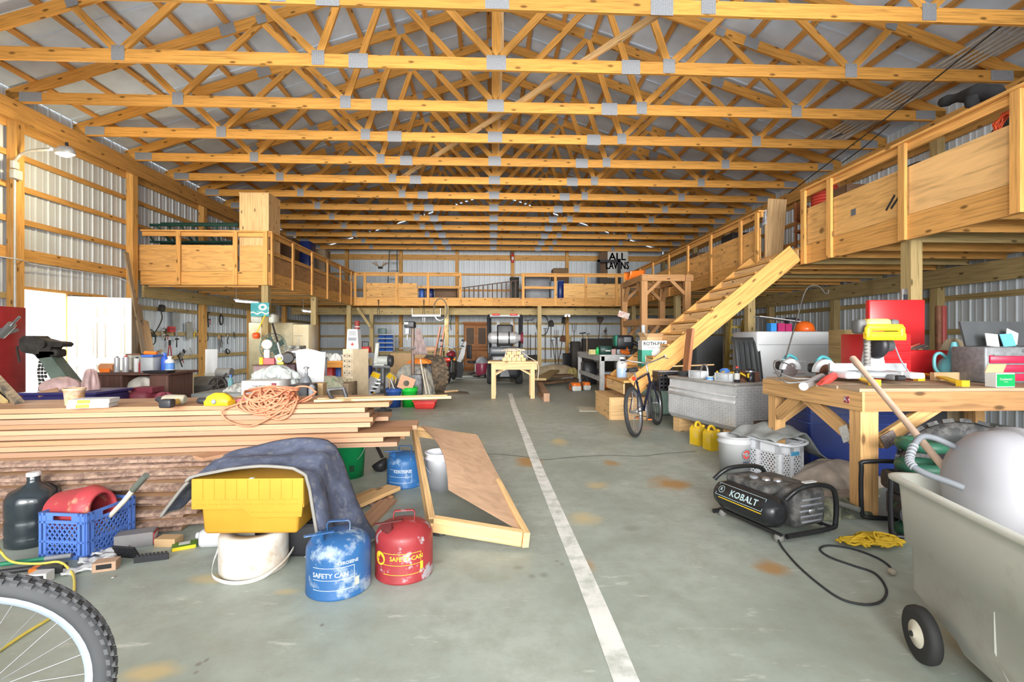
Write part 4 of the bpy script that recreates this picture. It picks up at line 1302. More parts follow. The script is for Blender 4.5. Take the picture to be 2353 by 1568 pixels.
# ------------------------------------------------------------------ big tilt bin at the right edge, with barrel, handle, shovel
BIN = mat('bin_beige',(0.52,0.52,0.46),rough=.5,var=.05,scale=3,second=(0.40,0.38,0.31),cut=.68,soft=.12)
pA,pB = FL(2052,1090,.68),FL(2353,1236,.68)
bd = (pB - pA); bd.z = 0; bd.normalize()                     # towards the camera
bn = V(-bd.y,bd.x,0)
if bn.x < 0: bn = -bn                                        # away from the aisle
bz = math.atan2(bn.y,bn.x)
t = thing('tilt_bin','large beige plastic wheeled bin at the right front corner','bin',(pA.x,pA.y,0),bz)
# local: x into the bin (right), -y towards the camera
prof = [(.68,0.0),(.64,.0),(.40,.012),(.395,.028),(.06,.085)]
mb = MB()
Lb_,Wb_ = 1.5,.85
rings = []
for z,ins in [(.06,.09),(.10,.075),(.20,.035),(.395,.03),(.40,.012),(.62,.0),(.66,-.004),(.665,-.03),(.68,-.032),(.685,-.025),(.685,.0),(.60,.025),(.10,.11)]:
 x0_,x1_,y0_,y1_ = ins,Wb_ - ins,-Lb_ + ins,-ins
 if z < .12: y1_ -= .16; y0_ += .2
 r_ = .07
 ring = []
 for q_,(sx,sy) in enumerate(((1,1),(-1,1),(-1,-1),(1,-1))):
  for i in range(6):
   a = PI / 2 * (q_ + i / 5)
   ring.append(V((x1_ - r_ if sx > 0 else x0_ + r_) + r_ * math.cos(a),(y1_ - r_ if sy > 0 else y0_ + r_) + r_ * math.sin(a),z))
 rings.append(ring)
mb.loft(rings,True)
mb.build('body',BIN,t)
for yy in (-.55,-1.0): MB().tube([V(.032,yy,.36),V(.036,yy,.22),V(.075,yy - .02,.10)],[.003,.006,.005],8).build('moulded_rib',BIN,t)
TW_ = mat('solid_tyre',(.03,.03,.03),rough=.7)
wc = AD(2118,1484,1.93)
wl = t.matrix_basis.inverted() @ wc if False else None
loc = Matrix.Translation(t.location) @ Matrix.Rotation(bz,4,'Z')
w0 = loc.inverted() @ V(wc.x,wc.y,.108)
for x in (w0.x,Wb_ - .05):
 wh = MB().lathe([(.045,-.02),(.09,-.024),(.104,-.018),(.108,0),(.104,.018),(.09,.024),(.045,.02)],c=(x,w0.y,.108),M=Matrix.Rotation(PI / 2,3,'Y'),n=28).build('wheel',TW_,t)
 MB().lathe([(.012,-.035),(.02,-.03),(.05,-.022),(.055,-.018),(.055,.018),(.012,.024)],c=(x,w0.y,.108),M=Matrix.Rotation(PI / 2,3,'Y'),n=24).build('hub',mat('cream_hub',(.66,.62,.50),rough=.5),wh)
 MB().cyl((x - .03,w0.y,.108),(x - .04,w0.y,.108),.011).build('axle_cap',P_BLACK,wh)
# white barrel lying in the bin
M = Matrix.Translation(t.location) @ Matrix.Rotation(bz,4,'Z')
bc_ = AD(2345,1130,1.86)
Mx = Matrix.Rotation(bz,3,'Z') @ Matrix.Rotation(-PI / 2 + .12,3,'Y') @ Matrix.Rotation(0,3,'Z')
t2 = thing('white_barrel','white plastic cart tub with round end lying in the beige bin','tub',bc_ + bn * .05)
TUB = mat('white_tub',(0.33,0.33,0.355),rough=.45,var=.04,scale=3)
MB().lathe([(.02,.255),(.10,.25),(.165,.225),(.205,.18),(.222,.12),(.226,.11),(.236,.108),(.24,.075),(.228,.07),(.228,-.05),(.215,-.34),(.06,-.36)],M=Mx,n=40).build('body',TUB,t2)
hx = spline([AD(2238,1042,1.95),AD(2200,1030,1.98),AD(2150,1008,2.0),AD(2118,1004,2.0),AD(2100,1025,1.98),AD(2090,1055,1.95),AD(2098,1072,1.92),AD(2130,1090,1.88),AD(2180,1108,1.83),AD(2215,1122,1.8)],4)
t3 = thing('cart_bar','grey ribbed loop handle sticking out of the beige bin','handle',hx[0])
hl = [p - hx[0] for p in hx]
MB().tube(hl,.0125,10).build('loop',mat('dusty_grey',(.13,.14,.155),rough=.6),t3)
mb = MB()
for k in range(16,25): mb.tube([hl[k] + V(.0,0,-.0),hl[k] + V(.0,0,.0) + (hl[k + 1] - hl[k]) * .4],.0165,10)
mb.build('grip_rib',mat('pale_grey_rib',(.25,.26,.28),rough=.6),t3)['kind'] = 'stuff'
p,q_ = AD(2185,1094,2.03),AD(1960,824,3.02)
t4 = thing('digging_tool','long pale wooden tool handle leaning from the beige bin onto the workbench','tool',p)
d_ = q_ - p
MB().tube([d_ * -.18,d_ * .2,d_ * .86,d_ * .93,d_],[.015,.016,.0155,.021,.0195],12).build('shaft',mat('worn_ash',(.50,.36,.27),rough=.6,var=.2,scale=9),t4)
# ------------------------------------------------------------------ workbench
WB = wood('bench_fir',(0.62,0.36,0.15),var=.1)
nL,fL = V(2.66,3.34,0),V(2.60,4.42,0)
bx = V(1,0.0,0)
by = (fL - nL).normalized()
BZ = .94
BLn,BDp = 2.05,(fL - nL).length
t = thing('workbench','heavy wooden workbench with diagonal braces and saws on top','workbench',nL,0)
P = lambda x,y,z: bx * x + by * y + V(0,0,z)
MB().beam(P(0,-.01,BZ - .09),P(BLn,-.01,BZ - .09),.04,.14).build('apron_board',wood('aged_fir',(.36,.19,.08),var=.05),t)
MB().beam(P(0,BDp,BZ - .09),P(BLn,BDp,BZ - .09),.04,.14).build('apron_board',WB,t)
MB().beam(P(0,-.03,BZ - .09),P(0,BDp + .04,BZ - .09),.04,.14).build('apron_board',WB,t)
MB().beam(P(BLn,-.03,BZ - .09),P(BLn,BDp + .04,BZ - .09),.04,.14).build('apron_board',WB,t)
for k in range(5):
 y = .10 + k * (BDp - .1) / 4.6
 MB().beam(P(-.02,y,BZ - .01),P(BLn + .02,y,BZ - .01),(BDp) / 4.7,.025).build('top_plank',wood('worn_bench_top',(.36,.26,.17),var=.12),t)
for x in (.06,BLn - .06):
 for y in (.05,BDp - .05):
  MB().beam(P(x,y,0),P(x,y,BZ - .03),.10 if y > .5 else .14,.10,by).build('leg',WB,t)
br = [(P(.03,.10,.56),P(.03,.66,.84)),(P(.03,BDp - .12,.60),P(.03,BDp - .44,.84)),(P(.16,.05,.54),P(.66,.05,.84)),(P(.10,BDp - .05,.56),P(.5,BDp - .05,.84)),(P(BLn - .10,.05,.56),P(BLn - .5,.05,.84))]
for a,b in br:
 MB().beam(a,b,.04,.095).build('diagonal_brace',WB,t)
PLT = mat('stapled_paper',(.55,.55,.52),rough=.6,var=.2,scale=50)
for a,n_ in ((P(.008,.16,.585),0),(P(.21,.0,.575),1)):
 mb = MB(); mb.box(a,(.004,.09,.12) if not n_ else (.11,.004,.10),rx=-.46 if not n_ else 0,ry=0 if not n_ else -.5); mb.build('paper_strip',PLT if not n_ else mat('dark_label',(.16,.13,.12),var=.4,scale=60),t)
MB().box(P(-.021,.11,BZ - .09),(.004,.05,.05)).build('sticker',mat('sticker_red_white',(.5,.45,.45),second=(.30,.03,.06),cut=.5,soft=.02,scale=14),t)
def on_bench(u,v,z=None):
 return FL(u,v,BZ + .004 if z is None else z)
# mitre saw
SG = mat('saw_grey',(.36,.38,.40),rough=.4,metal=.4,var=.1)
SW = mat('cast_pale',(.60,.62,.64),rough=.4,var=.06)
mc = on_bench(2058,884); mc.y += .30; mc.x += .06
t = thing('mitre_saw','yellow and grey mitre saw on the workbench','power tool',mc,-.05)
mb = MB(); mb.lathe([(.17,.035),(.19,.04),(.19,.085),(.17,.09),(.02,.09)],n=36); mb.build('turntable',SG,t)
mb = MB()
mb.rbox((0,.02,.055),(.62,.18,.055),.02)
mb.rbox((-.26,-.08,.055),(.12,.14,.05),.015); mb.rbox((.26,-.08,.055),(.12,.14,.05),.015)
mb.build('base',SW,t)
for sx in (-1,1): MB().box((sx * .19,.06,.115),(.27,.022,.065)).build('fence',SG,t)
MB().rbox((0,-.22,.05),(.07,.12,.045),.015).build('mitre_lever',P_GREY,t)
MB().cyl((-.03,-.29,.05),(.03,-.29,.05),.022).build('lever_knob',P_BLACK,t)
mb = MB(); mb.lathe([(.095,.0),(.08,.10),(.062,.20)],c=(.09,.12,.08),n=18); mb.rbox((.10,.14,.30),(.10,.10,.24),.03); mb.build('arm_post',SW,t)
mb = MB(); mb.lathe([(.012,-.03),(.10,-.03),(.115,0),(.10,.03),(.012,.03)],c=(.05,.02,.30),M=Matrix.Rotation(PI / 2,3,'Y'),n=26); mb.build('blade_guard',P_BLACK,t)
MB().cyl((.09,.02,.3),(.17,.02,.3),.06,18,.05).build('motor',mat('motor_dark',(.06,.065,.07),rough=.4),t)
mb = MB(); mb.rbox((0.01,-.02,.475),(.20,.12,.10),.03); mb.build('motor_housing',mat('faded_saw_yellow',(.66,.47,.15),rough=.5),t)
for x in (-.12,.15): MB().rbox((x,-.01,.46),(.07,.11,.12),.025).build('end_cap',mat('dusty_cap',(.12,.12,.12),rough=.6),t)
mb = MB()
hy = -.12
mb.loft([[V(x,hy + dy,z) for dy,z in ((-.02,.415 - .02 * (1 - k)),(.02,.415),(.02,.36),(-.02,.345))] for x,k in ((-.15,0),(-.12,1),(.15,1),(.17,0))])
mb.build('handle_lower',P_YEL,t)
mb = MB(); mb.rbox((.01,hy,.45),(.30,.045,.055),.02); mb.rbox((-.125,hy,.41),(.05,.045,.10),.018); mb.rbox((.145,hy,.41),(.05,.045,.10),.018)
mb.build('handle',P_YEL,t)
mb = MB()
for k in range(15): mb.cyl((-.075 + .002 * (k % 2),-.04,.13 + k * .015),(-.075,-.04,.137 + k * .015),.026,12); mb.cyl((-.075,-.04,.137 + k * .015),(-.075,-.04,.146 + k * .015),.022,12)
o = mb.build('dust_hose',mat('hose_grey',(.20,.19,.18),rough=.6),t); o['kind'] = 'stuff'
MB().tube(spline([V(.16,.05,.40),V(.20,.02,.30),V(.22,-.02,.18),V(.27,-.05,.07)],5),.006,6).build('power_cord',P_GREY,t)
# yellow folded brackets under the saw
for k,(u0,v0,u1,v1,lb) in enumerate(((1922,865,2010,886,'left yellow saw mounting bracket on the bench edge'),(2080,868,2112,875,'short middle yellow bracket under the mitre saw'),(2120,866,2212,888,'right yellow saw mounting bracket on the bench'))):
 p,q_ = on_bench(u0,v0),on_bench(u1,v1)
 m_ = p.lerp(q_,.55) + V(0,0,.035)
 mb = MB(); mb.beam(p + V(0,0,.03),m_,.05,.012); mb.beam(m_,q_ + V(0,0,.018),.06,.014); mb.box(q_ + V(0,0,.022),(.06,.05,.045))
 one(mb,'saw_bracket',P_YEL,lb,'bracket')
# circular saws
for k,(u,v,sc_,lb) in enumerate(((1850,866,.9,'rear circular saw with pale guard on the left of the workbench'),(1918,872,1.0,'front circular saw with rusty blade and pale guard on the workbench'))):
 c = on_bench(u,v); c.y += .25 - .1 * k
 t = thing('circular_saw',lb,'power tool',c,.1)
 r_ = .115 * sc_
 Mr = Matrix.Rotation(PI / 2,3,'X')
 mb = MB()
 out = [(r_ * math.cos(a),r_ * math.sin(a)) for a in [PI * i / 16 for i in range(17)]]
 inn = [(r_ * .62 * math.cos(a),r_ * .62 * math.sin(a)) for a in [PI * i / 16 for i in range(16,-1,-1)]]
 mb.prism(out + inn,.04,frame((0,0,.055),(1,0,0),(0,0,1)))
 mb.build('blade_guard',mat('pale_guard',(.58,.62,.64),rough=.35,metal=.3),t)
 MB().cyl((0,-.02,.06),(0,-.026,.06),r_ * .8,28).build('blade',RUSTY if k else STEEL,t)
 MB().rbox((.0,.08,.085),(.10,.14,.09),.03).build('motor',P_BLACK,t)
 MB().rbox((.03,.03,.012),(.26,.13,.008),.003).build('shoe',STEEL,t)
 MB().tube(spline([V(-.03,.05,.13),V(.04,.06,.19),V(.12,.06,.16),V(.15,.06,.09)],5),.016,8).build('handle',mat('teal_grip',(.06,.28,.32),rough=.5),t)
cp = [on_bench(u,v) + V(0,dy,dz) for u,v,dy,dz in ((1870,872,.3,.1),(1830,866,.3,.14),(1808,870,.2,.12),(1802,878,.1,.06),(1815,886,.05,.02),(1850,884,.05,.015),(1890,880,.05,.03),(1840,880,.1,.03),(1812,876,.2,.09),(1835,868,.3,.15),(1900,868,.3,.13))]
one(MB().tube(spline(cp,6),.006,6),'saw_cable',mat('grey_cord',(.20,.20,.20)),'grey saw cord looped at the left end of the workbench','cord')
# gloves, level, small stuff
def lump(name,label,cat,c,r,m,rz=0,seed=1,n=18,parts=None):
 rr = random.Random(seed)
 ph = [rr.random() * 6 for _ in range(4)]
 def f(a,b):
  th,pf = 2 * PI * a,PI * (b * .5)
  k = 1 + .18 * math.sin(3 * th + ph[0]) * math.cos(pf) + .13 * math.sin(5 * th + ph[1] + 4 * b) + .08 * math.sin(9 * th + ph[2] - 6 * b)
  return V(r[0] * math.cos(th) * math.cos(pf) * k,r[1] * math.sin(th) * math.cos(pf) * k,r[2] * math.sin(pf) * (1 + .15 * math.sin(4 * th + ph[3]) * math.cos(pf)) + .003)
 return one(MB().grid(f,n * 2,n),name,m,label,cat,c,rz)
CLOTH = lambda nm,c: mat(nm,c,rough=.95,var=.25,scale=9,bump=.8)
p,q_ = on_bench(1893,878,.96),on_bench(1945,846,1.03)
t = thing('glove','red rubber glove lying on the workbench','glove',p)
d_ = q_ - p
MB().tube([V(0,0,0),d_ * .12,d_ * .4,d_ * .7,d_ * .98],[.022,.034,.032,.028,.03],12).build('palm',mat('red_rubber',(.62,.06,.05),rough=.4,bump=.6,scale=16),t)
mb = MB()
for k in range(4): mb.tube([d_ * .05 + V(-.01,-.02 + .012 * k,.01),d_ * -.12 + V(-.012,-.03 + .016 * k,-.004)],[.011,.007],7)
mb.build('fingers',mat('red_rubber'),t)
p,q_ = on_bench(1845,889,.92),on_bench(1885,868,.97)
t = thing('glove','grey work glove with white cuff hanging over the bench edge','glove',p)
d_ = q_ - p
MB().tube([d_ * .05,d_ * .4,d_ * .8,d_ * 1.1],[.03,.034,.036,.03],12).build('palm',CLOTH('glove_grey',(.30,.27,.26)),t)
mb = MB(); mb.lathe([(.033,0),(.035,.008),(.031,.01),(.028,.004)],c=d_ * .02,M=d_.to_track_quat('Z','Y').to_matrix(),n=18); mb.build('cuff',P_WHITE,t)
mb = MB()
for k in range(4): mb.tube([d_ * 1.05 + V(0,-.02 + k * .014,0),d_ * 1.5 + V(.02,-.03 + k * .02,0)],[.011,.008],7)
mb.build('fingers',mat('black_cloth',(.03,.03,.035),rough=.9),t)
c = on_bench(2255,876)
t = thing('flashlight','black rubber-ended tube lying on the bench beside the green box','tool',c,.0)
MB().cyl((-.16,.03,.035),(.10,.03,.035),.03,14).build('tube',mat('grimy_tube',(.13,.13,.12),rough=.7),t)
MB().cyl((.10,.03,.035),(.14,.03,.035),.034,14).build('end_cap',P_BLACK,t)
MB().cyl((-.10,-.03,.014),(.10,-.035,.014),.011,10).build('wrench_bar',STEEL,t)
gb = on_bench(2314,891)
t = carton('green_carton','small green and white cardboard box with open flap on the bench',gb + V(0,.05,0),(.15,.08,.105),.03,PAPER)
MB().box((0,-.041,.052),(.142,.003,.09)).build('green_panel',mat('print_green',(.0,.27,.07)),t)
M = frame((0,-.0435,.06),(1,0,0),(0,0,1)); mb = MB(); letters(mb,'Contractor',.022,M,bold=.0006); M2 = frame((0,-.0435,.04),(1,0,0),(0,0,1)); letters(mb,'SCREWS',.009,M2)
mb.build('lettering',PAPER,t)
MB().box((0,.03,.135),(.148,.004,.07),rx=.35).build('flap',CARD,t)
# glass vase
vc = on_bench(2247,868); vc.y += .12
t = thing('glass_vase','pink-tinted ribbed glass vase on the workbench','vase',vc)
MB().lathe([(.03,0),(.045,.008),(.06,.05),(.058,.085),(.036,.115),(.034,.13),(.048,.15),(.045,.15),(.032,.132),(.034,.112),(.054,.085),(.056,.05),(.04,.014)],n=24).build('body',glass('rose_glass',(.75,.45,.5),alpha=.45),t)
# watering can
wc_ = AD(2185,832,4.25)
t = thing('watering_can','teal plastic watering can behind the mitre saw','watering can',(wc_.x,wc_.y,BZ + .004))
TEAL = mat('teal_plastic',(.10,.30,.33),rough=.5)
hcan = .2
MB().lathe([(.11,0),(.12,.01),(.125,.10),(.10,.16),(.05,.21),(.035,.26),(.03,.30),(.02,.33)],c=(.03,0,0),n=24).build('body',TEAL,t)
MB().tube(spline([V(-.03,0,.18),V(-.10,0,.23),V(-.15,0,.2),V(-.15,0,.1),V(-.10,0,.04)],5),.014,8).build('handle',TEAL,t)
MB().tube([V(.10,0,.05),V(.2,0,.14),V(.24,0,.22)],[.025,.018,.02],10).build('spout',TEAL,t)
def tool_chest(name,label,c,d,rz,m,m2,n=3,lid=False,ltext=None,frame_m=None,m_lid=None):
 """metal tool chest: c base centre, front faces -y"""
 t = thing(name,label,'tool chest',c,rz)
 x,y,z = d
 MB().rbox((0,0,z / 2),d,.012,2).build('body',frame_m or m,t,bevel=0)
 dh = (z * .74) / n
 for k in range(n):
  dr = MB().rbox((0,-y / 2 - .004,z * .05 + dh * (k + .5)),(x * .92,.02,dh * .9),.006,1).build('drawer',m2,t)
  MB().box((0,-y / 2 - .018,z * .05 + dh * (k + .93)),(x * .86,.014,.008)).build('handle',m2 if not frame_m else m,dr)
 if ltext:
  mb = MB(); letters(mb,ltext,z * .10,frame((x * .18,-y / 2 - .003,z * .9),(1,0,0),(0,0,1)),bold=.001)
  mb.build('lettering',PAPER,t)
 if lid:
  MB().rbox((0,y / 2 + .02,z + d[2] * .45),(x,.05,d[2] * .85),.012,2).build('lid',m_lid or m,t)
 return t
RCH = mat('chest_red',(.52,.018,.022),rough=.3,var=.06)
c = AD(2005,830,4.35)
tool_chest('tool_chest','red drawer tool chest with TW lettering left of the saw',(c.x + .02,c.y,BZ + .004),(.42,.30,.40),-.05,RCH,RCH,4,ltext='TW')
c = AD(2086,830,4.75)
t = thing('tool_chest','larger red tool chest with raised lid behind the saw','tool chest',(c.x,c.y,.45),-.12)
MB().rbox((0,0,.60),(.52,.32,.28),.012,2).build('body',RCH,t)
MB().box((0,0,.005),(.5,.3,.91)).build('stand',P_BLACK,t)
MB().rbox((0,.18,1.0),(.54,.07,.50),.012,2).build('lid',RCH,t)
for k in range(3): MB().tube([V(-.1 + .08 * k,-.1 + .04 * k,.75),V(.12 + .04 * k,.02,.80 - .01 * k)],.01,6).build('stored_tool',STEEL if k else mat('orange_tool',(.6,.15,.1)),t)
MB().box((0.15,-.17,.60),(.04,.01,.03)).build('latch',STEEL,t)
c = AD(2300,862,3.98)
t = tool_chest('tool_box','grey steel tool box with crimson drawers and open lid on the bench',(c.x + .1,c.y + .02,BZ + .004),(.72,.30,.29),-.03,mat('hammered_grey',(.20,.21,.22),rough=.5,metal=.3,var=.2,scale=30),mat('chest_crimson',(.46,.02,.06),rough=.35),3,ltext='TW',frame_m=mat('hammered_grey'))
MB().box((.06,.17,.40),(.60,.02,.22),rx=-.25).build('lid',mat('lid_dark',(.07,.075,.08),rough=.3),t)
MB().cyl((-.05,-.152,.262),(-.05,-.165,.262),.012).build('lock',STEEL,t)
for k,(x,m_,a,lb) in enumerate(((-.10,PAPER,.2,'white paper card leaning in the open tool box lid'),(.06,mat('cyan_print',(.12,.40,.55)),-.15,'blue and white packet in the open tool box lid'),(.12,PAPER,.8,'cream envelope on top of the tool box lid'))):
 cc_ = V(c.x + .1 + x,c.y + .02 + .05 + .02 * k,BZ + .295)
 one(MB().box((0,0,.055 + (.03 if k == 2 else 0)),(.11,.006,.11),ry=a * .5,rx=-.25),'paper_packet',m_,lb,'packet',cc_)
one(MB().beam((-.12,0,0),(.12,0,0),.04,.07),'small_carton',CARD,'brown opened carton between the watering can and the grey tool box','box',(c.x - .36,c.y + .12,BZ + .04))
lump('plastic_bag','crumpled clear plastic bag right of the mitre saw','bag',on_bench(2182,866) + V(0,.18,0),(.06,.05,.06),mat('clear_film'),seed=3)
floor_z = BZ + .004
for k,(u,v,m_,d,lb) in enumerate(((2200,842,P_YEL,(.06,.04,.02),'small yellow box beside the clear bag on the bench'),(2205,852,mat('pale_green',(.55,.68,.60)),(.045,.04,.06),'pale green and white small bottle box on the bench'),(2228,860,P_GREY,(.06,.05,.025),'little grey switch box in front of the vase'),(2285,862,PAPER,(.04,.04,.03),'white crumpled tag right of the vase'))):
 cpos = on_bench(u,v + 14); cpos.y += .1 + (.12 if k < 2 else 0)
 carton('small_box',lb,cpos,d,.2 * k,m_)
# blue tote, ammo of stuff below the bench
DB = mat('navy_plastic',(.012,.028,.15),rough=.4)
c = AD(1905,1000,4.75)
t = thing('blue_tote','big navy blue plastic tote under the workbench','tote',(c.x + .1,c.y,0),-.1)
MB().rbox((0,0,.36),(.85,.5,.72),.04,taper=.92).build('body',DB,t)
for z in (.5,.58): MB().rbox((0,0,z),(.86,.51,.012),.004,1).build('rib',mat('navy_edge',(.03,.06,.22),rough=.35),t)
for k,(u,lb) in enumerate(((1955,'left white cord hanging under the workbench'),(1975,'right white cord hanging under the workbench'))):
 a = AD(u - 3,965,4.0)
 one(MB().tube(spline([a,a + V(.01,0,-.12),a + V(.03,.02,-.22),V(a.x + .03,a.y + .02,.25),V(a.x + .08,a.y + .02,.02)],4),.006,6),'white_cable',P_WHITE,lb,'cord')
c = FL(1895,1090);
carton('floor_carton','flattened brown cardboard box on the floor behind the laundry basket',c + V(.15,.25,0),(.55,.4,.18),-.1,CARD)
c = FL(1925,1118)
lump('drop_cloth','crumpled beige drop cloth heaped on the floor under the bench','cloth',c + V(.05,.12,0),(.32,.24,.20),CLOTH('beige_cloth',(.46,.38,.31)),seed=5,n=22)
lump('drop_cloth','flat pale corner of drop cloth spread beside the bench leg','cloth',FL(1935,1150) + V(.05,.05,0),(.26,.13,.05),CLOTH('beige_cloth',(.46,.38,.31)),seed=8)
# camo tarp bundle with grey pole
c = FL(1925,1195)
lump('tarp_bundle','folded camouflage tarp lying behind the air compressor','tarp',c + V(.0,.12,0),(.28,.16,.12),mat('camo',(.20,.20,.13),rough=.9,scale=5,bump=.5,second=(.07,.075,.055),cut=.5,soft=.05),seed=12)
p,q_ = FL(1835,1125,.12),FL(1975,1172,.10)
one(MB().tube([p + V(-.1,.12,0),q_],.02,10),'grey_pole',mat('dull_pole',(.17,.17,.15),rough=.6),'dull grey pole lying across the camouflage tarp','pole')
# green hose and tyre right of the leg
c = AD(2098,1040,3.15)
t = thing('green_hose','thick dark green hose coil beside the bench leg','hose',(c.x + .06,c.y,0))
for k in range(5):
 MB().tube([V(.11 * math.cos(2 * PI * j / 22),.11 * math.sin(2 * PI * j / 22),.03 + (c.z + .02) * k / 4) for j in range(22)],.038,8,closed=True).build('turn',mat('hose_green',(.02,.10,.06),rough=.5),t)
ty_c = AD(2290,1095,2.85)
def tyre(name,label,c,r,w_,Mx,m=RUBBER,knobs=22,cat='tyre',rim_m=None):
 t = thing(name,label,cat,c)
 ri = r * .58
 prof = [(ri,-w_ * .38),(r * .78,-w_ * .5),(r * .93,-w_ * .46),(r * .975,-w_ * .3),(r * .985,0),(r * .975,w_ * .3),(r * .93,w_ * .46),(r * .78,w_ * .5),(ri,w_ * .38),(ri * .98,0),(ri,-w_ * .38)]
 MB().lathe(prof,M=Mx,n=44,caps=False).build('carcass',m,t)
 mb = MB()
 for k in range(knobs):
  a = 2 * PI * k / knobs
  for j,zz in enumerate((-.36,-.12,.12,.36)):
   aa = a + (.5 * 2 * PI / knobs if j % 2 else 0)
   p = Mx @ V(r * .985 * math.cos(aa),r * .985 * math.sin(aa),zz * w_)
   rad = (Mx @ V(math.cos(aa),math.sin(aa),0)); tan = (Mx @ V(-math.sin(aa),math.cos(aa),0))
   mb.beam(p - tan * r * .08,p + tan * r * .08,w_ * .19,r * .07,rad)
 o = mb.build('tread_block',m,t); o['kind'] = 'stuff'
 if rim_m:
  MB().lathe([(.03,-.03),(ri * .6,-.05),(ri,-w_ * .36),(ri * .98,-w_ * .3),(ri * .98,w_ * .3),(ri,w_ * .36),(ri * .5,.04),(.03,.03)],M=Mx,n=30).build('rim',rim_m,t)
 return t
Mt = Matrix.Rotation(.18,3,'X') @ Matrix.Rotation(PI / 2,3,'Y') @ Matrix.Rotation(0,3,'Z')
tyre('rubber_tyre','big dusty black tyre lying between the bench and the bin',(ty_c.x + .12,ty_c.y + .30,.385),.36,.26,Matrix.Rotation(-.75,3,'Z') @ Matrix.Rotation(1.15,3,'X'),mat('dusty_rubber',(.035,.036,.037),rough=.55,second=(.20,.19,.18),cut=.60,soft=.12,scale=6),26)
# engine frame
c = FL(2092,1238)
t = thing('generator','black tube-framed engine unit partly hidden by the beige bin','generator',c + V(.06,.1,0),-.2)
TUBE = mat('black_tube',(.02,.02,.022),rough=.35)
for y in (-.14,.2):
 MB().tube(spline([V(-.16,y,.03),V(-.17,y,.08),V(-.17,y,.36),V(-.13,y,.42),V(.25,y,.42),V(.3,y,.36),V(.3,y,.06),V(.26,y,.02),V(-.13,y,.02),V(-.16,y,.03)],4),.016,8).build('frame_loop',TUBE,t)
MB().rbox((.06,.02,.33),(.30,.24,.13),.03).build('fuel_tank',mat('engine_black',(.03,.035,.04),rough=.35,second=(.3,.3,.3),cut=.68,scale=12),t)
MB().rbox((.06,.02,.17),(.24,.22,.18),.03).build('engine',DSTEEL,t)
MB().cyl((-.06,-.1,.17),(-.06,-.16,.17),.07,18).build('recoil_cover',P_BLACK,t)
MB().box((-.03,-.105,.35),(.06,.004,.03)).build('white_marking',PAPER,t)
# yellow rope heap
c = FL(2005,1252)
pts = []
for k in range(150):
 a = R.random() * 6.28
 rr_ = R.random() ** .6
 pts.append(c + V(.22 * rr_ * math.cos(a),.11 * rr_ * math.sin(a),.015 + .06 * (1 - rr_) * R.random() + .01))
pts.sort(key=lambda p: math.sin(p.x * 40) + p.x * 6)
one(MB().tube(spline(pts,3),.0075,6),'yellow_rope',mat('yellow_rope_m',(.60,.38,.02),rough=.7),'heap of tangled yellow rope on the floor beside the beige bin','rope')
# ------------------------------------------------------------------ air compressor
c = FL(1800,1232)
ax = V(.30,-.95,0).normalized()
crz_ = math.atan2(ax.y,ax.x) + PI / 2           # local -y is along the tanks, towards the camera
t = thing('air_compressor','black twin-tank air compressor on the open floor','air compressor',c + V(.02,.22,0),crz_)
CB = mat('compressor_black',(.016,.017,.019),rough=.28,var=.3,scale=9,second=(.20,.20,.20),cut=.72,soft=.05)
DUST = mat('dusty_black',(.055,.055,.055),rough=.6,var=.3,scale=8,second=(.19,.18,.17),cut=.56,soft=.12)
for x,nm in ((-.17,0),):
 Mx = Matrix.Rotation(PI / 2,3,'X')
 MB().lathe([(.01,-.275),(.05,-.268),(.085,-.24),(.102,-.19),(.104,-.18),(.104,.18),(.102,.19),(.085,.24),(.05,.268),(.01,.275)],c=(x,0,.165 if nm == 0 else .15),M=Mx,n=28).build('air_tank',CB,t)
mb = MB()
mb.rbox((-.04,.05,.275),(.24,.36,.07),.03); mb.build('control_panel',DUST,t)
for k,(x,y) in enumerate(((-.06,.06),(-.02,-.01),(.03,-.06))):
 MB().lathe([(.028,.30),(.03,.32),(.022,.326)],c=(x,y,0),n=16).build('gauge' if k < 2 else 'regulator_knob',STEEL if k else P_GREY,t)
mb = MB(); mb.rbox((.11,-.02,.175),(.30,.46,.25),.045); mb.build('motor_shroud',DUST,t)
for k in range(5): MB().rbox((.11,-.252,.09 + k * .036),(.22 - .02 * abs(k - 2),.012,.014),.005,1).build('vent_slat',P_GREY,t)
MB().rbox((.11,-.262,.16),(.08,.012,.03),.005,1).build('badge',STEEL,t)
for y,x0_,x1_ in ((-.285,-.10,.28),(.24,-.20,.24)):
 pts = spline([V(x0_,y + .05,.25),V(x0_ + .05,y + .02,.31),V(x0_ + .13,y,.34),V(x1_ - .10,y,.33),V(x1_,y,.27),V(x1_ + .01,y,.08),V(x1_ - .05,y,.035),V(x0_ - .05,y,.035)],5)
 MB().tube(pts,.0165,10).build('roll_bar',CB,t)
for x in (-.19,.24): MB().tube([V(x,-.28,.045),V(x,.24,.045)],.014,8).build('base_rail',CB,t)
MB().box((.05,-.28,.364),(.10,.03,.008)).build('white_sticker',PAPER,t)
for x in (-.19,.22):
 for y in (-.26,.22):
  MB().rbox((x,y,.022),(.05,.05,.044),.01,1).build('rubber_foot',mat('dusty_foot',(.22,.22,.20),rough=.8),t)
MB().cyl((-.17,.08,.06),(-.17,.08,.03),.012).build('drain_valve',STEEL,t)
rt_ = .1045
aM = lambda x,y: V(-.17 - math.cos(.62 + y / rt_) * (rt_ + .001),.0 + -x,.165 + math.sin(.62 + y / rt_) * (rt_ + .001))
mb = MB(); letters(mb,'KOBALT',.062,None,lambda x,y: aM(x + .04,y - .01),bold=.0012); mb.build('lettering',mat('pale_blue_ink',(.50,.66,.70)),t)
mb = MB()
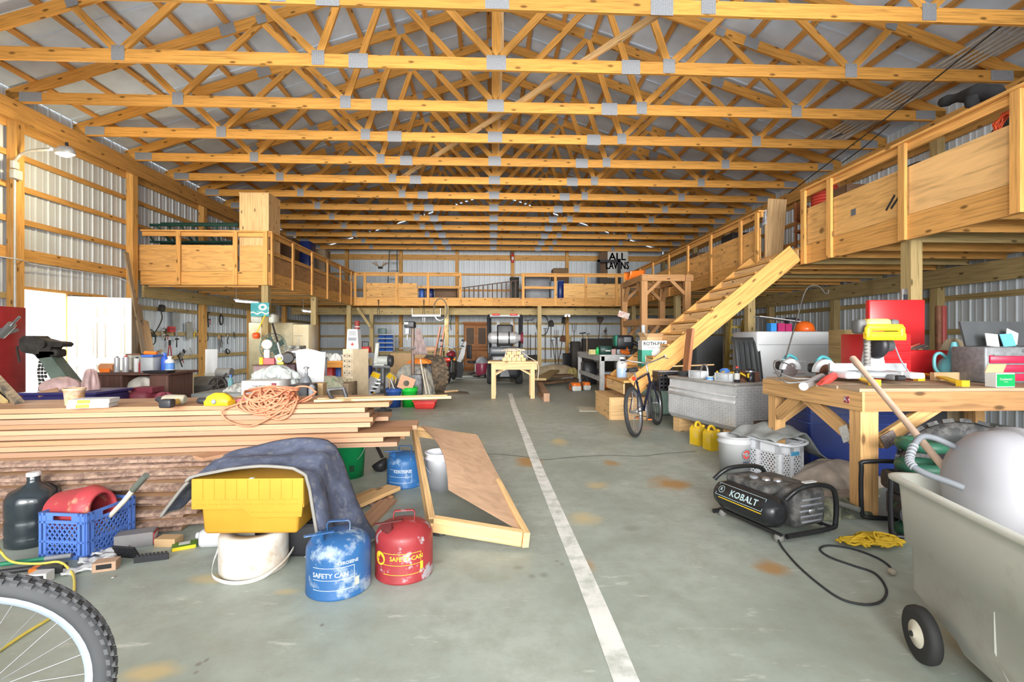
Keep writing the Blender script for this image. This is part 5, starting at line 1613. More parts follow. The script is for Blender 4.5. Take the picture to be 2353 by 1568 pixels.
for xa_,xb_,ya_,yb_ in ((-.20,.20,.04,.043),(-.20,.20,-.05,-.047),(-.2,-.197,-.05,.043),(.197,.2,-.05,.043)):
 n = 8
 for k in range(n):
  u0_,u1_ = xa_ + (xb_ - xa_) * k / n,xa_ + (xb_ - xa_) * (k + 1) / n
  mb.add([aM(u0_,ya_),aM(u1_,ya_),aM(u1_,yb_),aM(u0_,yb_)],[(0,1,2,3)])
for r0_,r1_ in ((.026,.023),):
 for k in range(20):
  a,b = 2 * PI * k / 20,2 * PI * (k + 1) / 20
  mb.add([aM(-.155 + r * math.cos(q),-.003 + r * math.sin(q)) for r,q in ((r0_,a),(r0_,b),(r1_,b),(r1_,a))],[(0,1,2,3)])
letters(mb,'K',.03,None,lambda x,y: aM(x - .155,y - .003),bold=.001)
mb.build('printed_frame',mat('pale_blue_ink'),t)
mb = MB(); mb.add([aM(x,y) for x,y in ((-.17,-.06),(.2,-.06),(.2,-.066),(-.17,-.066))],[(0,1,2,3)]); mb.build('yellow_stripe',P_YEL,t)
cp = [FL(1788,1240,.02),FL(1800,1262,.006),FL(1835,1302,.006),FL(1885,1345,.006),FL(1935,1378,.006),FL(1990,1390,.006),FL(2028,1380,.006),FL(2036,1352,.006),FL(2010,1318,.006),FL(1960,1300,.006),FL(1905,1280,.006),FL(1884,1262,.006),FL(1905,1254,.006),FL(1960,1262,.006),FL(2015,1282,.006),FL(2044,1302,.006),FL(2046,1316,.012)]
t = thing('power_cable','black compressor power cord looping over the floor','cord',(0,0,0))
MB().tube(spline(cp,6),.006,7).build('cable',RUBBER,t)
MB().rbox(cp[-1] + V(0,-.01,.01),(.035,.04,.03),.01,1).build('plug',mat('dirty_plug',(.40,.34,.26),rough=.7),t)
# ------------------------------------------------------------------ laundry basket, bucket, cloth, yellow jerry cans
LBK = mat('basket_white',(.74,.76,.80),rough=.4,var=.03)
nb = FL(1792,1114)
la,lb_ = FL(1722,1092),FL(1870,1106)
rzb = math.atan2(lb_.y - nb.y,lb_.x - nb.x) + .10
t = thing('laundry_basket','white perforated laundry basket with a grey cloth on top','basket',nb,rzb)
Wd,Dp,Hh = .30,.46,.36
def perforated(M,w_,name):
 """panel w_ wide; diamond holes in two groups"""
 mb = MB()
 th_ = .004
 def bar(a,b,wd_,up=(0,1,0)):
  mb.beam(M @ V(a),M @ V(b),wd_,th_,M.to_3x3() @ V(*up))
 n = max(2,int(w_ / .2))
 # solid bands
 for z,h in ((.02,.04),(Hh - .05,.09)):
  bar((0,0,z),(w_,0,z),h)
 st_ = .05
 xs = [0.0]
 for k in range(n + 1):
  x = w_ * k / n
  bar((min(max(x,st_ / 2),w_ - st_ / 2),0,0),(min(max(x,st_ / 2),w_ - st_ / 2),0,Hh),st_)
 for k in range(n):
  x0_,x1_ = w_ * k / n + .018,w_ * (k + 1) / n - .018
  z0_,z1_ = .035,Hh - .09
  step = .034
  c_ = x0_ - (z1_ - z0_)
  while c_ < x1_ + (z1_ - z0_):
   for sg in (1,-1):
    # line x = c + sg*(z - z0)
    za_,zb_ = z0_,z1_
    xa_,xb_ = c_,c_ + sg * (z1_ - z0_) * .8
    dx = xb_ - xa_
    ta,tb_ = (x0_ - xa_) / dx,(x1_ - xa_) / dx
    lo,hi = max(0,min(ta,tb_)),min(1,max(ta,tb_))
    if hi - lo > .03:
     bar((xa_ + dx * lo,0,za_ + (zb_ - za_) * lo),(xa_ + dx * hi,0,za_ + (zb_ - za_) * hi),.0095)
   c_ += step
 mb.build(name,LBK,t)
fl = .035
for M,w_ in ((frame((0,0,0),(1,0,0),(0,1,0)),Wd),(frame((0,Dp,0),(1,0,0),(0,1,0)),Wd),(frame((0,0,0),(0,1,0),(-1,0,0)),Dp),(frame((Wd,0,0),(0,1,0),(-1,0,0)),Dp)):
 perforated(M,w_,'perforated_side')
MB().box((Wd / 2,Dp / 2,.006),(Wd,Dp,.01)).build('bottom',LBK,t)
rim = spline([V(-.02,-.02,Hh + .0),V(Wd * .5,-.03,Hh - .025),V(Wd + .02,-.02,Hh),V(Wd + .03,Dp * .5,Hh + .02),V(Wd + .02,Dp + .02,Hh + .02),V(Wd * .5,Dp + .03,Hh),V(-.02,Dp + .02,Hh + .02),V(-.03,Dp * .5,Hh + .01),V(-.02,-.02,Hh)],5)
MB().tube(rim,.014,8).build('rim',LBK,t)
MB().box((Wd * .62,-.005,Hh * .72),(.10,.004,.035)).build('blue_tag',mat('tag_blue',(.08,.40,.68)),t)
bp = Matrix.Translation(nb) @ Matrix.Rotation(rzb,4,'Z')
GC = CLOTH('grey_cloth',(.24,.255,.25))
def drape(a,b):
 x = -.08 + a * (Wd + .42); y = -.02 + b * (Dp + .06)
 z = Hh + .03 + .10 * math.sin(PI * min(1,a * 1.25)) * (.5 + .5 * math.sin(PI * b)) + .012 * math.sin(a * 14 + b * 5) + .01 * math.sin(b * 16 - a * 6)
 if x > Wd: z -= (x - Wd) * .75;
 return bp @ V(x,y,max(z,.12))
one(MB().grid(drape,26,18,thick=.01),'grey_jacket',GC,'grey cloth jacket thrown over the white laundry basket','cloth')
wb_ = FL(1688,1088)
t = bucket('bucket','white pail with red round emblem beside the laundry basket',wb_,.147,.13,.37,P_WHITE,bail=False)
rw = .14
ff = lambda x,y: V(math.cos(-PI / 2 + .33 + x / rw) * (rw + .0035 + .03 * (y) * .3),math.sin(-PI / 2 + .33 + x / rw) * (rw + .0035),.175 + y)
mb = MB()
for k in range(26):
 a,b = 2 * PI * k / 26,2 * PI * (k + 1) / 26
 mb.add([ff(r * math.cos(q),r * math.sin(q) + .035) for r,q in ((.05,a),(.05,b),(.047,b),(.047,a))],[(0,1,2,3)])
letters(mb,'MEAT',.03,None,lambda x,y: ff(x,y - .04),bold=.0007)
mb.build('lettering',mat('navy_ink',(.02,.03,.10)),t)
mb = MB()
for s0 in (0,PI):
 for k in range(12):
  a,b = s0 + 2.6 * k / 12,s0 + 2.6 * (k + 1) / 12
  mb.add([ff(r * math.cos(q),r * math.sin(q) + .035) for r,q in ((.04,a),(.04,b),(.022,b),(.022,a))],[(0,1,2,3)])
mb.add([ff(x,y) for x,y in ((-.045,-.06),(.045,-.06),(.045,-.072),(-.045,-.072))],[(0,1,2,3)])
mb.build('red_emblem',mat('emblem_red',(.55,.06,.05)),t)
JC = mat('jerry_yellow',(.72,.47,.015),rough=.45,second=(.62,.45,.20),cut=.6,soft=.1,scale=6)
for k,(u,v,rz_,lb) in enumerate(((1606,1022,.5,'left yellow plastic fuel jug below the diamond plate box'),(1638,1034,.3,'right yellow plastic fuel jug beside the white pail'))):
 t = thing('fuel_jug',lb,'fuel can',FL(u,v),rz_,'yellow fuel jugs')
 prof = [(-.09,0),(.09,0),(.09,.16),(.03,.21),(-.05,.24),(-.09,.2)]
 MB().prism(prof,.13,frame((0,.065,0),(1,0,0),(0,0,1))).build('body',JC,t,bevel=.012)
 MB().tube(spline([V(-.07,0,.22),V(-.05,0,.275),V(.0,0,.27),V(.05,0,.20)],4),.016,8).build('handle',JC,t)
 MB().cyl((.06,0,.18),(.085,0,.23),.022).build('cap',P_YEL,t)
# ------------------------------------------------------------------ diamond plate truck box on blocks
cB,cA = AD(1690,884,5.62),AD(1536,873,6.85)
fd = (cA - cB); fd.z = 0; fl_ = fd.length; fd.normalize()
dd = V(-fd.y,fd.x,0)
if dd.x < 0: dd = -dd
rz_ = math.atan2(-fd.y,-fd.x)
ALU = mat('diamond_alu',(.66,.67,.69),rough=.42,metal=.3,var=.12,scale=6)
def tread_plate():
 m,nt,b = _new('tread_plate')
 return m
zb_,zt_ = .20,.745
t = thing('truck_tool_box','diamond plate aluminium truck tool box on wooden blocks','tool box',V(cA.x,cA.y,0),rz_)
dep = .50
# local: x along the front from far (0) to near corner (fl_), y into depth
mb = MB()
mb.prism([(0,zb_ + .06),(.05,zb_),(dep,zb_),(dep,zt_),(0.02,zt_),(0.02,zt_ - .1),(0,zt_ - .12)],fl_,frame((fl_,0,0),(0,1,0),(0,0,1)) @ Matrix.Scale(-1,4,(0,0,1)))
mb.build('body',ALU,t)
MB().rbox((fl_ / 2,dep / 2,zt_ + .012),(fl_ + .02,dep + .02,.035),.008,2).build('lid',mat('dusty_alu',(.36,.35,.33),rough=.5,metal=.3,var=.2),t)
MB().rbox((fl_ / 2,.012,zt_ - .13),(fl_,.05,.02),.006,1).build('front_ledge',ALU,t)
MB().rbox((fl_ / 2,.0,zt_ - .2),(fl_,.035,.05),.01,1).build('front_ledge',ALU,t)
mb = MB()
st_ = .048
for i in range(int(fl_ / st_)):
 for j in range(8):
  z = zb_ + .08 + j * .03
  if z > zt_ - .24: continue
  sg = 1 if (i + j) % 2 else -1
  x = st_ * (i + .5)
  mb.beam((x - .012,-.001,z - sg * .008),(x + .012,-.001,z + sg * .008),.005,.0045,(0,1,0))
for i in range(10):
 for j in range(16):
  y = .03 + i * .048; z = zb_ + .025 + j * .032
  sg = 1 if (i + j) % 2 else -1
  mb.beam((fl_ + .001,y - .012,z - sg * .008),(fl_ + .001,y + .012,z + sg * .008),.005,.0045,(1,0,0))
o = mb.build('raised_tread',mat('tread_bright',(.66,.67,.69),rough=.25,metal=.7),t); o['kind'] = 'stuff'
MB().box((fl_ + .003,dep * .72,zb_ + .07),(.002,.2,.11)).build('worn_sticker',mat('brown_label',(.14,.09,.07),rough=.7),t)
bxM = Matrix.Translation(t.location) @ Matrix.Rotation(rz_,4,'Z')
for x,lb in ((.10,'short wooden block under the far end of the truck tool box'),(fl_ - .2,'short wooden block under the near end of the truck tool box')):
 p = bxM @ V(x,.04,0)
 one(MB().beam(bxM @ V(x,.06,.095),bxM @ V(x,dep - .02,.095),.14,.19),'wood_block',W_PALE,lb,'block')
def on_box(x,y,dz=0):
 return bxM @ V(x,y,zt_ + .031 + dz)
LAMPG = glass('lamp_glass',(.75,.80,.84),alpha=.6,rough=.15)
for k,(x,y,lb) in enumerate(((.50,.12,'left clear rectangular lamp unit on the truck tool box'),(.98,.14,'right clear rectangular lamp unit on the truck tool box'))):
 t = thing('lamp_unit',lb,'lamp',on_box(x,y),rz_,'clear lamp units')
 MB().rbox((0,0,.05),(.24,.13,.10),.01,1).build('lens',LAMPG,t)
 mb = MB()
 for sz_ in (.004,.096): mb.box((0,-.066,sz_),(.25,.008,.01))
 for sx in (-.12,.12): mb.box((sx,-.066,.05),(.01,.008,.1))
 mb.build('frame',P_WHITE,t)
 o = MB()
 for q_ in range(7): o.box((-.09 + q_ * .03,-.05,.05),(.004,.004,.085))
 o = o.build('reflector_rib',STEEL,t); o['kind'] = 'stuff'
bottle('bottle','black bottle with red pointed cap on the truck tool box',on_box(1.16,.14),.032,.19,P_BLACK,mat('cap_red',(.6,.05,.04)),neck=.4,band=PAPER)
t = thing('black_canister','black metal canister standing at the right of the truck tool box','canister',on_box(1.14,.36))
MB().lathe([(.05,0),(.052,.02),(.052,.10),(.045,.105),(.052,.11),(.052,.15),(.03,.16)],n=20).build('body',mat('canister_black',(.02,.02,.025),rough=.25),t)
MB().lathe([(.054,.118),(.054,.135)],n=20,caps=False).build('steel_band',STEEL,t)
one(MB().beam((-.16,0,.06),(.16,0,.06),.12,.12),'brown_box',wood('dark_stained',(.13,.06,.04),knots=False),'dark brown wooden box at the back of the truck tool box','box',on_box(1.02,.40),rz_)
one(MB().tube(spline([on_box(.55 + .35 * (i / 9) + .03 * math.sin(i),.33 + .05 * math.cos(i * 1.7),.05 + .05 * math.sin(i * 1.1) ** 2) for i in range(18)],4),.012,7),'yellow_strap',P_YEL,'bundle of yellow strap and cord on the truck tool box','strap')
lump('patterned_rag','blue and yellow patterned rag under the yellow strap','rag',on_box(.74,.30),(.14,.09,.07),mat('patterned',(.10,.35,.50),rough=.9,second=(.65,.55,.15),cut=.5,soft=.05,scale=14),seed=4)
t = thing('blue_reel','blue plastic winder box on the truck tool box','box',on_box(.66,.40),rz_)
MB().rbox((0,0,.06),(.12,.08,.12),.015).build('body',mat('mid_blue',(.08,.22,.60)),t)
MB().rbox((0,0,.125),(.06,.06,.02),.006).build('lid',mat('mid_blue'),t)
can('tape_tin','small white and blue tin in front of the right lamp unit',on_box(.78,.06),.045,.045,PAPER,band=mat('tin_blue',(.08,.25,.60)))
one(MB().tube(spline([on_box(.30,.3,0),on_box(.33,.3,.12),on_box(.38,.3,.17),on_box(.44,.3,.14),on_box(.46,.3,.02)],5),.014,8),'bent_tube',STEEL,'bent silver tube standing on the left of the truck tool box','tube')
lump('yellow_cloth','small yellow tool beside the bent silver tube','tool',on_box(.36,.24),(.06,.05,.04),P_YEL,seed=2)
t = thing('black_hose','black hose coil at the far end of the truck tool box','hose',on_box(.16,.2))
mb = MB()
for k in range(3): mb.tube([V(.12 * math.cos(2 * PI * j / 20),.10 * math.sin(2 * PI * j / 20),.015 + .02 * k) for j in range(20)],.013,7,closed=True)
mb.build('coil',RUBBER,t)
lump('odd_parts','small heap of dark metal parts near the red-capped bottle','parts',on_box(1.10,.25),(.06,.05,.04),RUSTY,seed=6)
# mint tote with red lid, black crate, behind the truck box
c = FL(1520,958)
t = thing('mint_tote','pale mint plastic tote with dark rim beside the bicycle','tote',c + V(.18,.45,0),.15)
MB().rbox((0,0,.25),(.52,.78,.48),.06,taper=.86).build('body',mat('mint_plastic',(.42,.62,.53),rough=.45),t)
MB().rbox((0,0,.49),(.58,.84,.045),.02).build('rim',mat('teal_rim',(.03,.22,.19),rough=.4),t)
one(MB().rbox((0,0,.06),(.30,.42,.11),.02),'red_case',mat('case_red',(.55,.04,.08),rough=.4),'red plastic case lying on the mint tote','case',c + V(.22,.40,.515),.2)
c2 = AD(1528,892,7.0)
t = thing('black_crate','black perforated milk crate behind the truck tool box','crate',(c2.x + .1,c2.y + .3,.525),.1)
mb = MB()
for sx in (-1,1):
 for k in range(5): mb.box((sx * .16,0,.02 + k * .06),(.012,.33,.03)); mb.box((0,sx * .16,.02 + k * .06),(.33,.012,.03))
 for k in range(6): mb.box((sx * .16,-.15 + k * .06,.14),(.012,.02,.28)); mb.box((-.15 + k * .06,sx * .16,.14),(.02,.012,.28))
mb.box((0,0,.005),(.32,.32,.01))
mb.build('lattice',P_BLACK,t)
MB().box((0,0,.29),(.34,.34,.012)).build('cover',P_GREY,t)
# ------------------------------------------------------------------ helpers for the middle distance
def fit(name,label,cat,u0,v0,u1,v1,d,dep,m,r=.012,floor=False,z=None,rz=0.0,group=None,n=1,top=None,body='body'):
 """box-like thing filling the given part of the view at distance d; floor=True stands it on the floor"""
 c = AD((u0 + u1) / 2,v1,d)
 zt_ = AD((u0 + u1) / 2,v0,d).z
 zb_ = 0 if floor else (c.z if z is None else z)
 w_ = (u1 - u0) * d / FPX
 t = thing(name,label,cat,(c.x,c.y + dep / 2,zb_),rz,group)
 h = zt_ - zb_
 MB().rbox((0,0,h / 2),(w_,dep,h),r,n).build(body,m,t)
 return t,w_,h
def table(name,label,c,d,z,m,leg=.07,rz=0,th=.035,shelf=None,apron=.1):
 t = thing(name,label,'table',(c[0],c[1],0),rz)
 x,y = d
 MB().beam((-x / 2,0,z - th / 2),(x / 2,0,z - th / 2),y,th).build('table_top',m,t)
 for sx in (-1,1):
  for sy in (-1,1):
   MB().beam((sx * (x / 2 - leg * .6),sy * (y / 2 - leg * .6),0),(sx * (x / 2 - leg * .6),sy * (y / 2 - leg * .6),z - th),leg,leg,(0,1,0)).build('leg',m,t)
  if apron:
   MB().beam((-x / 2 + leg,sx * (y / 2 - leg * .6),z - th - apron / 2),(x / 2 - leg,sx * (y / 2 - leg * .6),z - th - apron / 2),.025,apron).build('apron_board',m,t)
   MB().beam((sx * (x / 2 - leg * .6),-y / 2 + leg,z - th - apron / 2),(sx * (x / 2 - leg * .6),y / 2 - leg,z - th - apron / 2),.025,apron).build('apron_board',m,t)
 if shelf:
  MB().beam((-x / 2 + .03,0,shelf),(x / 2 - .03,0,shelf),y - .08,.025).build('shelf',m,t)
 return t
OLDIRON = mat('old_iron',(.055,.05,.045),rough=.65,metal=.4,var=.3,scale=16)
GREENGREY = mat('green_grey_iron',(.13,.17,.14),rough=.6,var=.2)
CREAM = mat('cream_enamel',(.66,.56,.36),rough=.4,var=.05)
MAROON = mat('maroon',(.17,.025,.04),rough=.5)
TANB = wood('tan_board',(.55,.36,.18),knots=False,var=.1)
WEATH = wood('weathered',(.27,.20,.13),dark=.55,var=.2)
# --- arm lamp on the left wall post
lp = AX(34,372,WLX + .24)
hd = AD(150,352,7.2)
t = thing('arm_lamp','glowing grey arm lamp on the left wall post','lamp',lp)
GAL = mat('galvanised',(.50,.50,.48),rough=.45,metal=.3)
arm = [V(0,0,0)] + [AD(u,v,d) - lp for u,v,d in ((45,358,7.5),(62,349,7.45),(85,345,7.4),(118,343,7.3))]
MB().tube(spline(arm,5),.022,10).build('arm',GAL,t)
MB().rbox((0,0,-.05),(.06,.10,.12),.01).build('wall_bracket',GAL,t)
MB().rbox((0.02,.0,-.2),(.08,.14,.14),.01).build('junction_box',mat('junction_grey',(.42,.42,.38)),t)
ho = hd - lp
MB().lathe([(.02,.11),(.06,.10),(.085,.05),(.09,.0),(.08,-.01)],c=ho + V(0,0,-.01),sx=1.6,n=20).build('head',GAL,t)
MB().cyl(ho + V(.02,0,.1),ho + V(.02,0,.16),.02).build('photocell',P_BLACK,t)
MB().lathe([(.055,-.0),(.05,-.03),(.02,-.04)],c=ho + V(0,0,-.015),sx=1.5,n=18).build('lamp_lens',emit('lamp_glow',(1,.86,.55),60),t)
pl = bpy.data.lights.new('arm_lamp_light','POINT'); pl.energy = 130; pl.color = (1,.82,.5); pl.shadow_soft_size = .08
o = bpy.data.objects.new('arm_lamp_light',pl); COL.objects.link(o); o.location = hd + V(0,0,-.13)
pz = AX(41,400,WLX + .25)
one(MB().tube([V(0,0,0),V(0,0,pz.z - .1)],.016,8),'conduit',GAL,'vertical metal conduit running down the left wall post under the lamp','conduit',(WLX + .225,pz.y - .02,.05))
cbl = [AX(0,590,WLX + .2),AX(40,596,WLX + .27),AX(60,601,WLX + .15),AX(90,610,WLX + .1),AX(250,634,WLX + .1),AX(290,646,WLX + .25),AX(300,652,WLX + .28)]
one(MB().tube(spline(cbl,4),.009,6),'wall_cable',P_WHITE,'white cable stapled along the upper girt of the left wall','cable')
# --- red locker and things at the far left
RL = mat('locker_red',(.36,.025,.03),rough=.45)
t,w_,h = fit('locker','red steel cabinet at the left edge beside the open door','cabinet',-150,702,-22,890,6.0,.45,RL,.01,floor=True)
MB().box((0,-.252,h * .52),(w_ * .94,.01,.012)).build('door_gap',mat('red_shadow_gap',(.08,.01,.01)),t)
MB().box((w_ * .38,-.26,h * .62),(.05,.02,.02)).build('handle',STEEL,t)
MB().box((w_ * .2,-.254,h * .74),(.16,.004,.05)).build('badge',STEEL,t)
p,q_ = AD(2,772,5.8),AD(45,728,5.75)
t = thing('grease_gun','silver grease gun lying across the red cabinet front','tool',p)
MB().tube([V(0,0,0),(q_ - p) * .6],.045,12).build('barrel',STEEL,t)
MB().tube([(q_ - p) * .55,q_ - p],.014,8).build('nozzle',STEEL,t)
MB().box((-.12,.05,.02),(.3,.3,.03),ry=-.4).build('shelf_bracket',P_GREY,t)
# --- engine on a green iron column in front of the door
eb = AD(105,795,6.0)
t = thing('bench_vise','dark iron machine head on a slanted green-grey column in front of the door','machine',(eb.x,eb.y,0))
zc = eb.z
MB().loft([[V(x + sx * .09 * k,sy * .08,z) for sx,sy in ((-1,-1),(1,-1),(1,1),(-1,1))] for x,z,k in ((.42,.35,1.3),(.36,.62,1.4),(.12,.98,1.0),(.03,zc - .1,.9))],smooth=False).build('column',GREENGREY,t)
MB().rbox((.45,0,.18),(.5,.4,.36),.04).build('base',GREENGREY,t)
kx = 6.0 / FPX
MB().prism([((u - 105) * kx,(795 - v) * kx) for u,v in ((60,803),(60,780),(70,772),(97,772),(104,778),(128,784),(150,786),(156,791),(150,798),(131,797),(127,804),(138,812),(128,820),(100,824),(92,814),(70,811))][::-1],.16,frame((0,.08,zc),(1,0,0),(0,0,1))).build('head_casting',OLDIRON,t,bevel=.02)
MB().cyl((.05,-.12,zc + .02),(.05,.12,zc + .02),.045,14).build('spindle',OLDIRON,t)
MB().rbox((.08,0,zc - .09),(.24,.16,.10),.03).build('lower_casting',OLDIRON,t)
MB().tube([V(-.22,-.05,zc),V(-.3,-.05,zc - .01),V(-.27,-.05,zc - .2)],.012,7).build('crank_handle',OLDIRON,t)
mb = MB()
for k,x in enumerate((-.06,-.02,.02)):
 for j in range(10 - 2 * k): mb.tube([V(x + .01 * math.sin(j),-.02,zc - .14 - j * .045),V(x + .012 * math.cos(j),-.02,zc - .175 - j * .045)],.014,6)
o = mb.build('chain',OLDIRON,t); o['kind'] = 'stuff'
t,w_,h = fit('navy_tub','dark blue plastic tub behind the left end of the lumber stack','tub',48,906,215,945,5.0,.5,mat('tub_navy',(.035,.03,.15),rough=.5),.03,floor=True)
MB().rbox((0,0,h),(w_ + .04,.54,.03),.01).build('rim',mat('tub_navy'),t)
lump('plastic_sack','pinkish clear plastic sack in the dark blue tub','bag',AD(105,905,5.1) + V(0,.2,0),(.18,.16,.16),mat('pink_film',(.62,.42,.40),rough=.4,var=.3),seed=21)
one(MB().tube([AD(88,908,5.0),AD(135,898,5.1)],.035,10),'paper_roll',mat('roll_brown',(.42,.24,.13)),'rolled brown paper lying on the dark blue tub','roll')
lump('plastic_sack','small pale bag standing behind the stained pot','bag',AD(190,905,5.2) + V(0,.1,0),(.08,.08,.26),mat('pink_film'),seed=22)
# --- desk with spray cans
dz = AD(300,857,6.2).z
dc = AD(297,857,6.2)
DARKW = wood('desk_wood',(.12,.06,.045),dark=.6,knots=False,var=.1)
dw = 170 * 6.2 / FPX
t = thing('desk','dark wooden desk crowded with spray cans','desk',(dc.x,dc.y + .28,0))
MB().beam((-dw / 2 - .03,0,dz - .015),(dw / 2 + .05,0,dz - .015),.60,.03).build('desk_top',DARKW,t)
for x0_,x1_,nm in ((-dw / 2,-dw / 2 + .38,'pedestal'),(dw / 2 - .24,dw / 2,'pedestal')):
 MB().beam(((x0_ + x1_) / 2,0,0),((x0_ + x1_) / 2,0,dz - .03),.54,x1_ - x0_,(1,0,0)).build(nm,DARKW,t,bevel=.02)
MB().box((0,.26,dz * .6),(dw,.02,dz * .7)).build('back_panel',CREAM,t)
on = lambda u,dy=0: V(AD(u,857,6.2).x,AD(u,857,6.2).y + dy,dz + .001)
SILV = mat('can_silver',(.50,.50,.52),rough=.35,metal=.4)
for k,(u,h,m_,c_,lb) in enumerate(((255,.19,SILV,P_GREY,'leftmost silver spray can on the dark desk'),(267,.19,PAPER,P_RED,'white spray can, second from the left on the desk'),(276,.20,SILV,P_RED,'silver spray can with red cap on the desk'),(295,.18,PAPER,P_BLACK,'white spray can with black cap in the middle of the desk'),(312,.13,mat('dark_red_tin',(.26,.03,.03)),RUSTY,'left dark red jar at the middle of the desk'),(319,.14,mat('dark_red_tin'),STEEL,'right dark red jar beside the grey organiser'))):
 can('spray_can',lb,on(u,.1 + .05 * (k % 2)),.032,h,m_,c_,cat='can')
bottle('spray_bottle','blue spray bottle on the right of the desk',on(355,.2),.045,.25,mat('spray_blue',(.03,.10,.50)),P_BLUE,neck=.35)
bottle('spray_bottle','white spray bottle with blue print on the right of the desk',on(376,.12),.055,.21,PAPER,P_WHITE,neck=.4,band=mat('label_blue',(.10,.25,.6)))
t = thing('tape_roll','orange-brown roll of tape lying at the left of the desk','roll',on(232,.12))
MB().tube([V(-.09,0,.06),V(.09,0,.06)],.055,14).build('roll',mat('roll_tan',(.52,.22,.10)),t)
MB().box((.0,-.06,.025),(.13,.01,.05)).build('orange_label',P_ORANGE,t)
t,w_,h = fit('organiser','grey plastic small-parts cabinet on the desk','cabinet',322,822,351,856,6.25,.22,mat('organiser_grey',(.34,.35,.36)),.01,z=dz)
MB().box((0,0,h + .02),(w_ * .9,.2,.03)).build('blue_tray',P_BLUE,t)
MB().tube([V(-.1,0,h + .06),V(.06,0,h + .05)],.025,8).build('orange_pouch',P_ORANGE,t)
t,w_,h = fit('parts_rack','wire rack of small jars at the back of the desk','rack',290,815,322,856,6.45,.12,glass('dusty_glass',(.5,.5,.45),alpha=.5),.008,z=dz)
MB().box((0,0,h),(w_,.14,.015)).build('shelf',RUSTY,t)
one(MB().loft([[V(x,y,z) for x,y in ((-.17 * k,-.08 * k),(.17 * k,-.08 * k),(.17 * k,.08 * k),(-.17 * k,.08 * k))] for k,z in ((.8,0),(1,.03),(.95,.03),(.8,.01))],smooth=False),'black_tray',P_BLACK,'shallow black tray overhanging the right end of the desk','tray',on(372,-.05))
lump('white_bag','crumpled white bag stuffed under the desk','bag',AD(303,908,6.2) + V(0,.2,0),(.2,.18,.22),mat('bag_white',(.66,.62,.54),rough=.7,bump=.4),seed=31)
t,w_,h = fit('maroon_chest','maroon fabric chest below the desk front','chest',245,903,335,940,5.5,.35,MAROON,.03,floor=True)
MB().box((.12,0,h + .02),(.24,.2,.06)).build('cushion',mat('maroon'),t)
lump('maroon_cloth','maroon cloth bundle on the floor right of the desk','cloth',V(AD(345,925,5.2).x,AD(345,925,5.2).y + .2,0),(.22,.12,AD(345,908,5.2).z),mat('maroon'),seed=32)
# planks leaning against the wall post
for k,(a,b,w_,lb) in enumerate(((AX(290,580,-7.3),AD(352,850,9.0),.09,'thin dark batten leaning against the second wall post'),(AX(300,690,-7.2),AD(318,860,8.9),.24,'grey weathered plank leaning left of the tool wall'),(AX(318,700,-7.25),AD(338,860,9.0),.16,'rough grey plank with peeling bark by the tool wall'))):
 b.z = 0
 one(MB().beam(b,a,.03,w_,(0,1,0)),'leaning_plank',WEATH,lb,'board')
a,b = AX(330,735,-7.15),AD(362,880,9.0); b.z = 0.2
one(MB().beam(b,a,.02,.22,(0,1,0)),'leaning_plank',TANB,'clean tan board leaning in front of the tool wall','board')
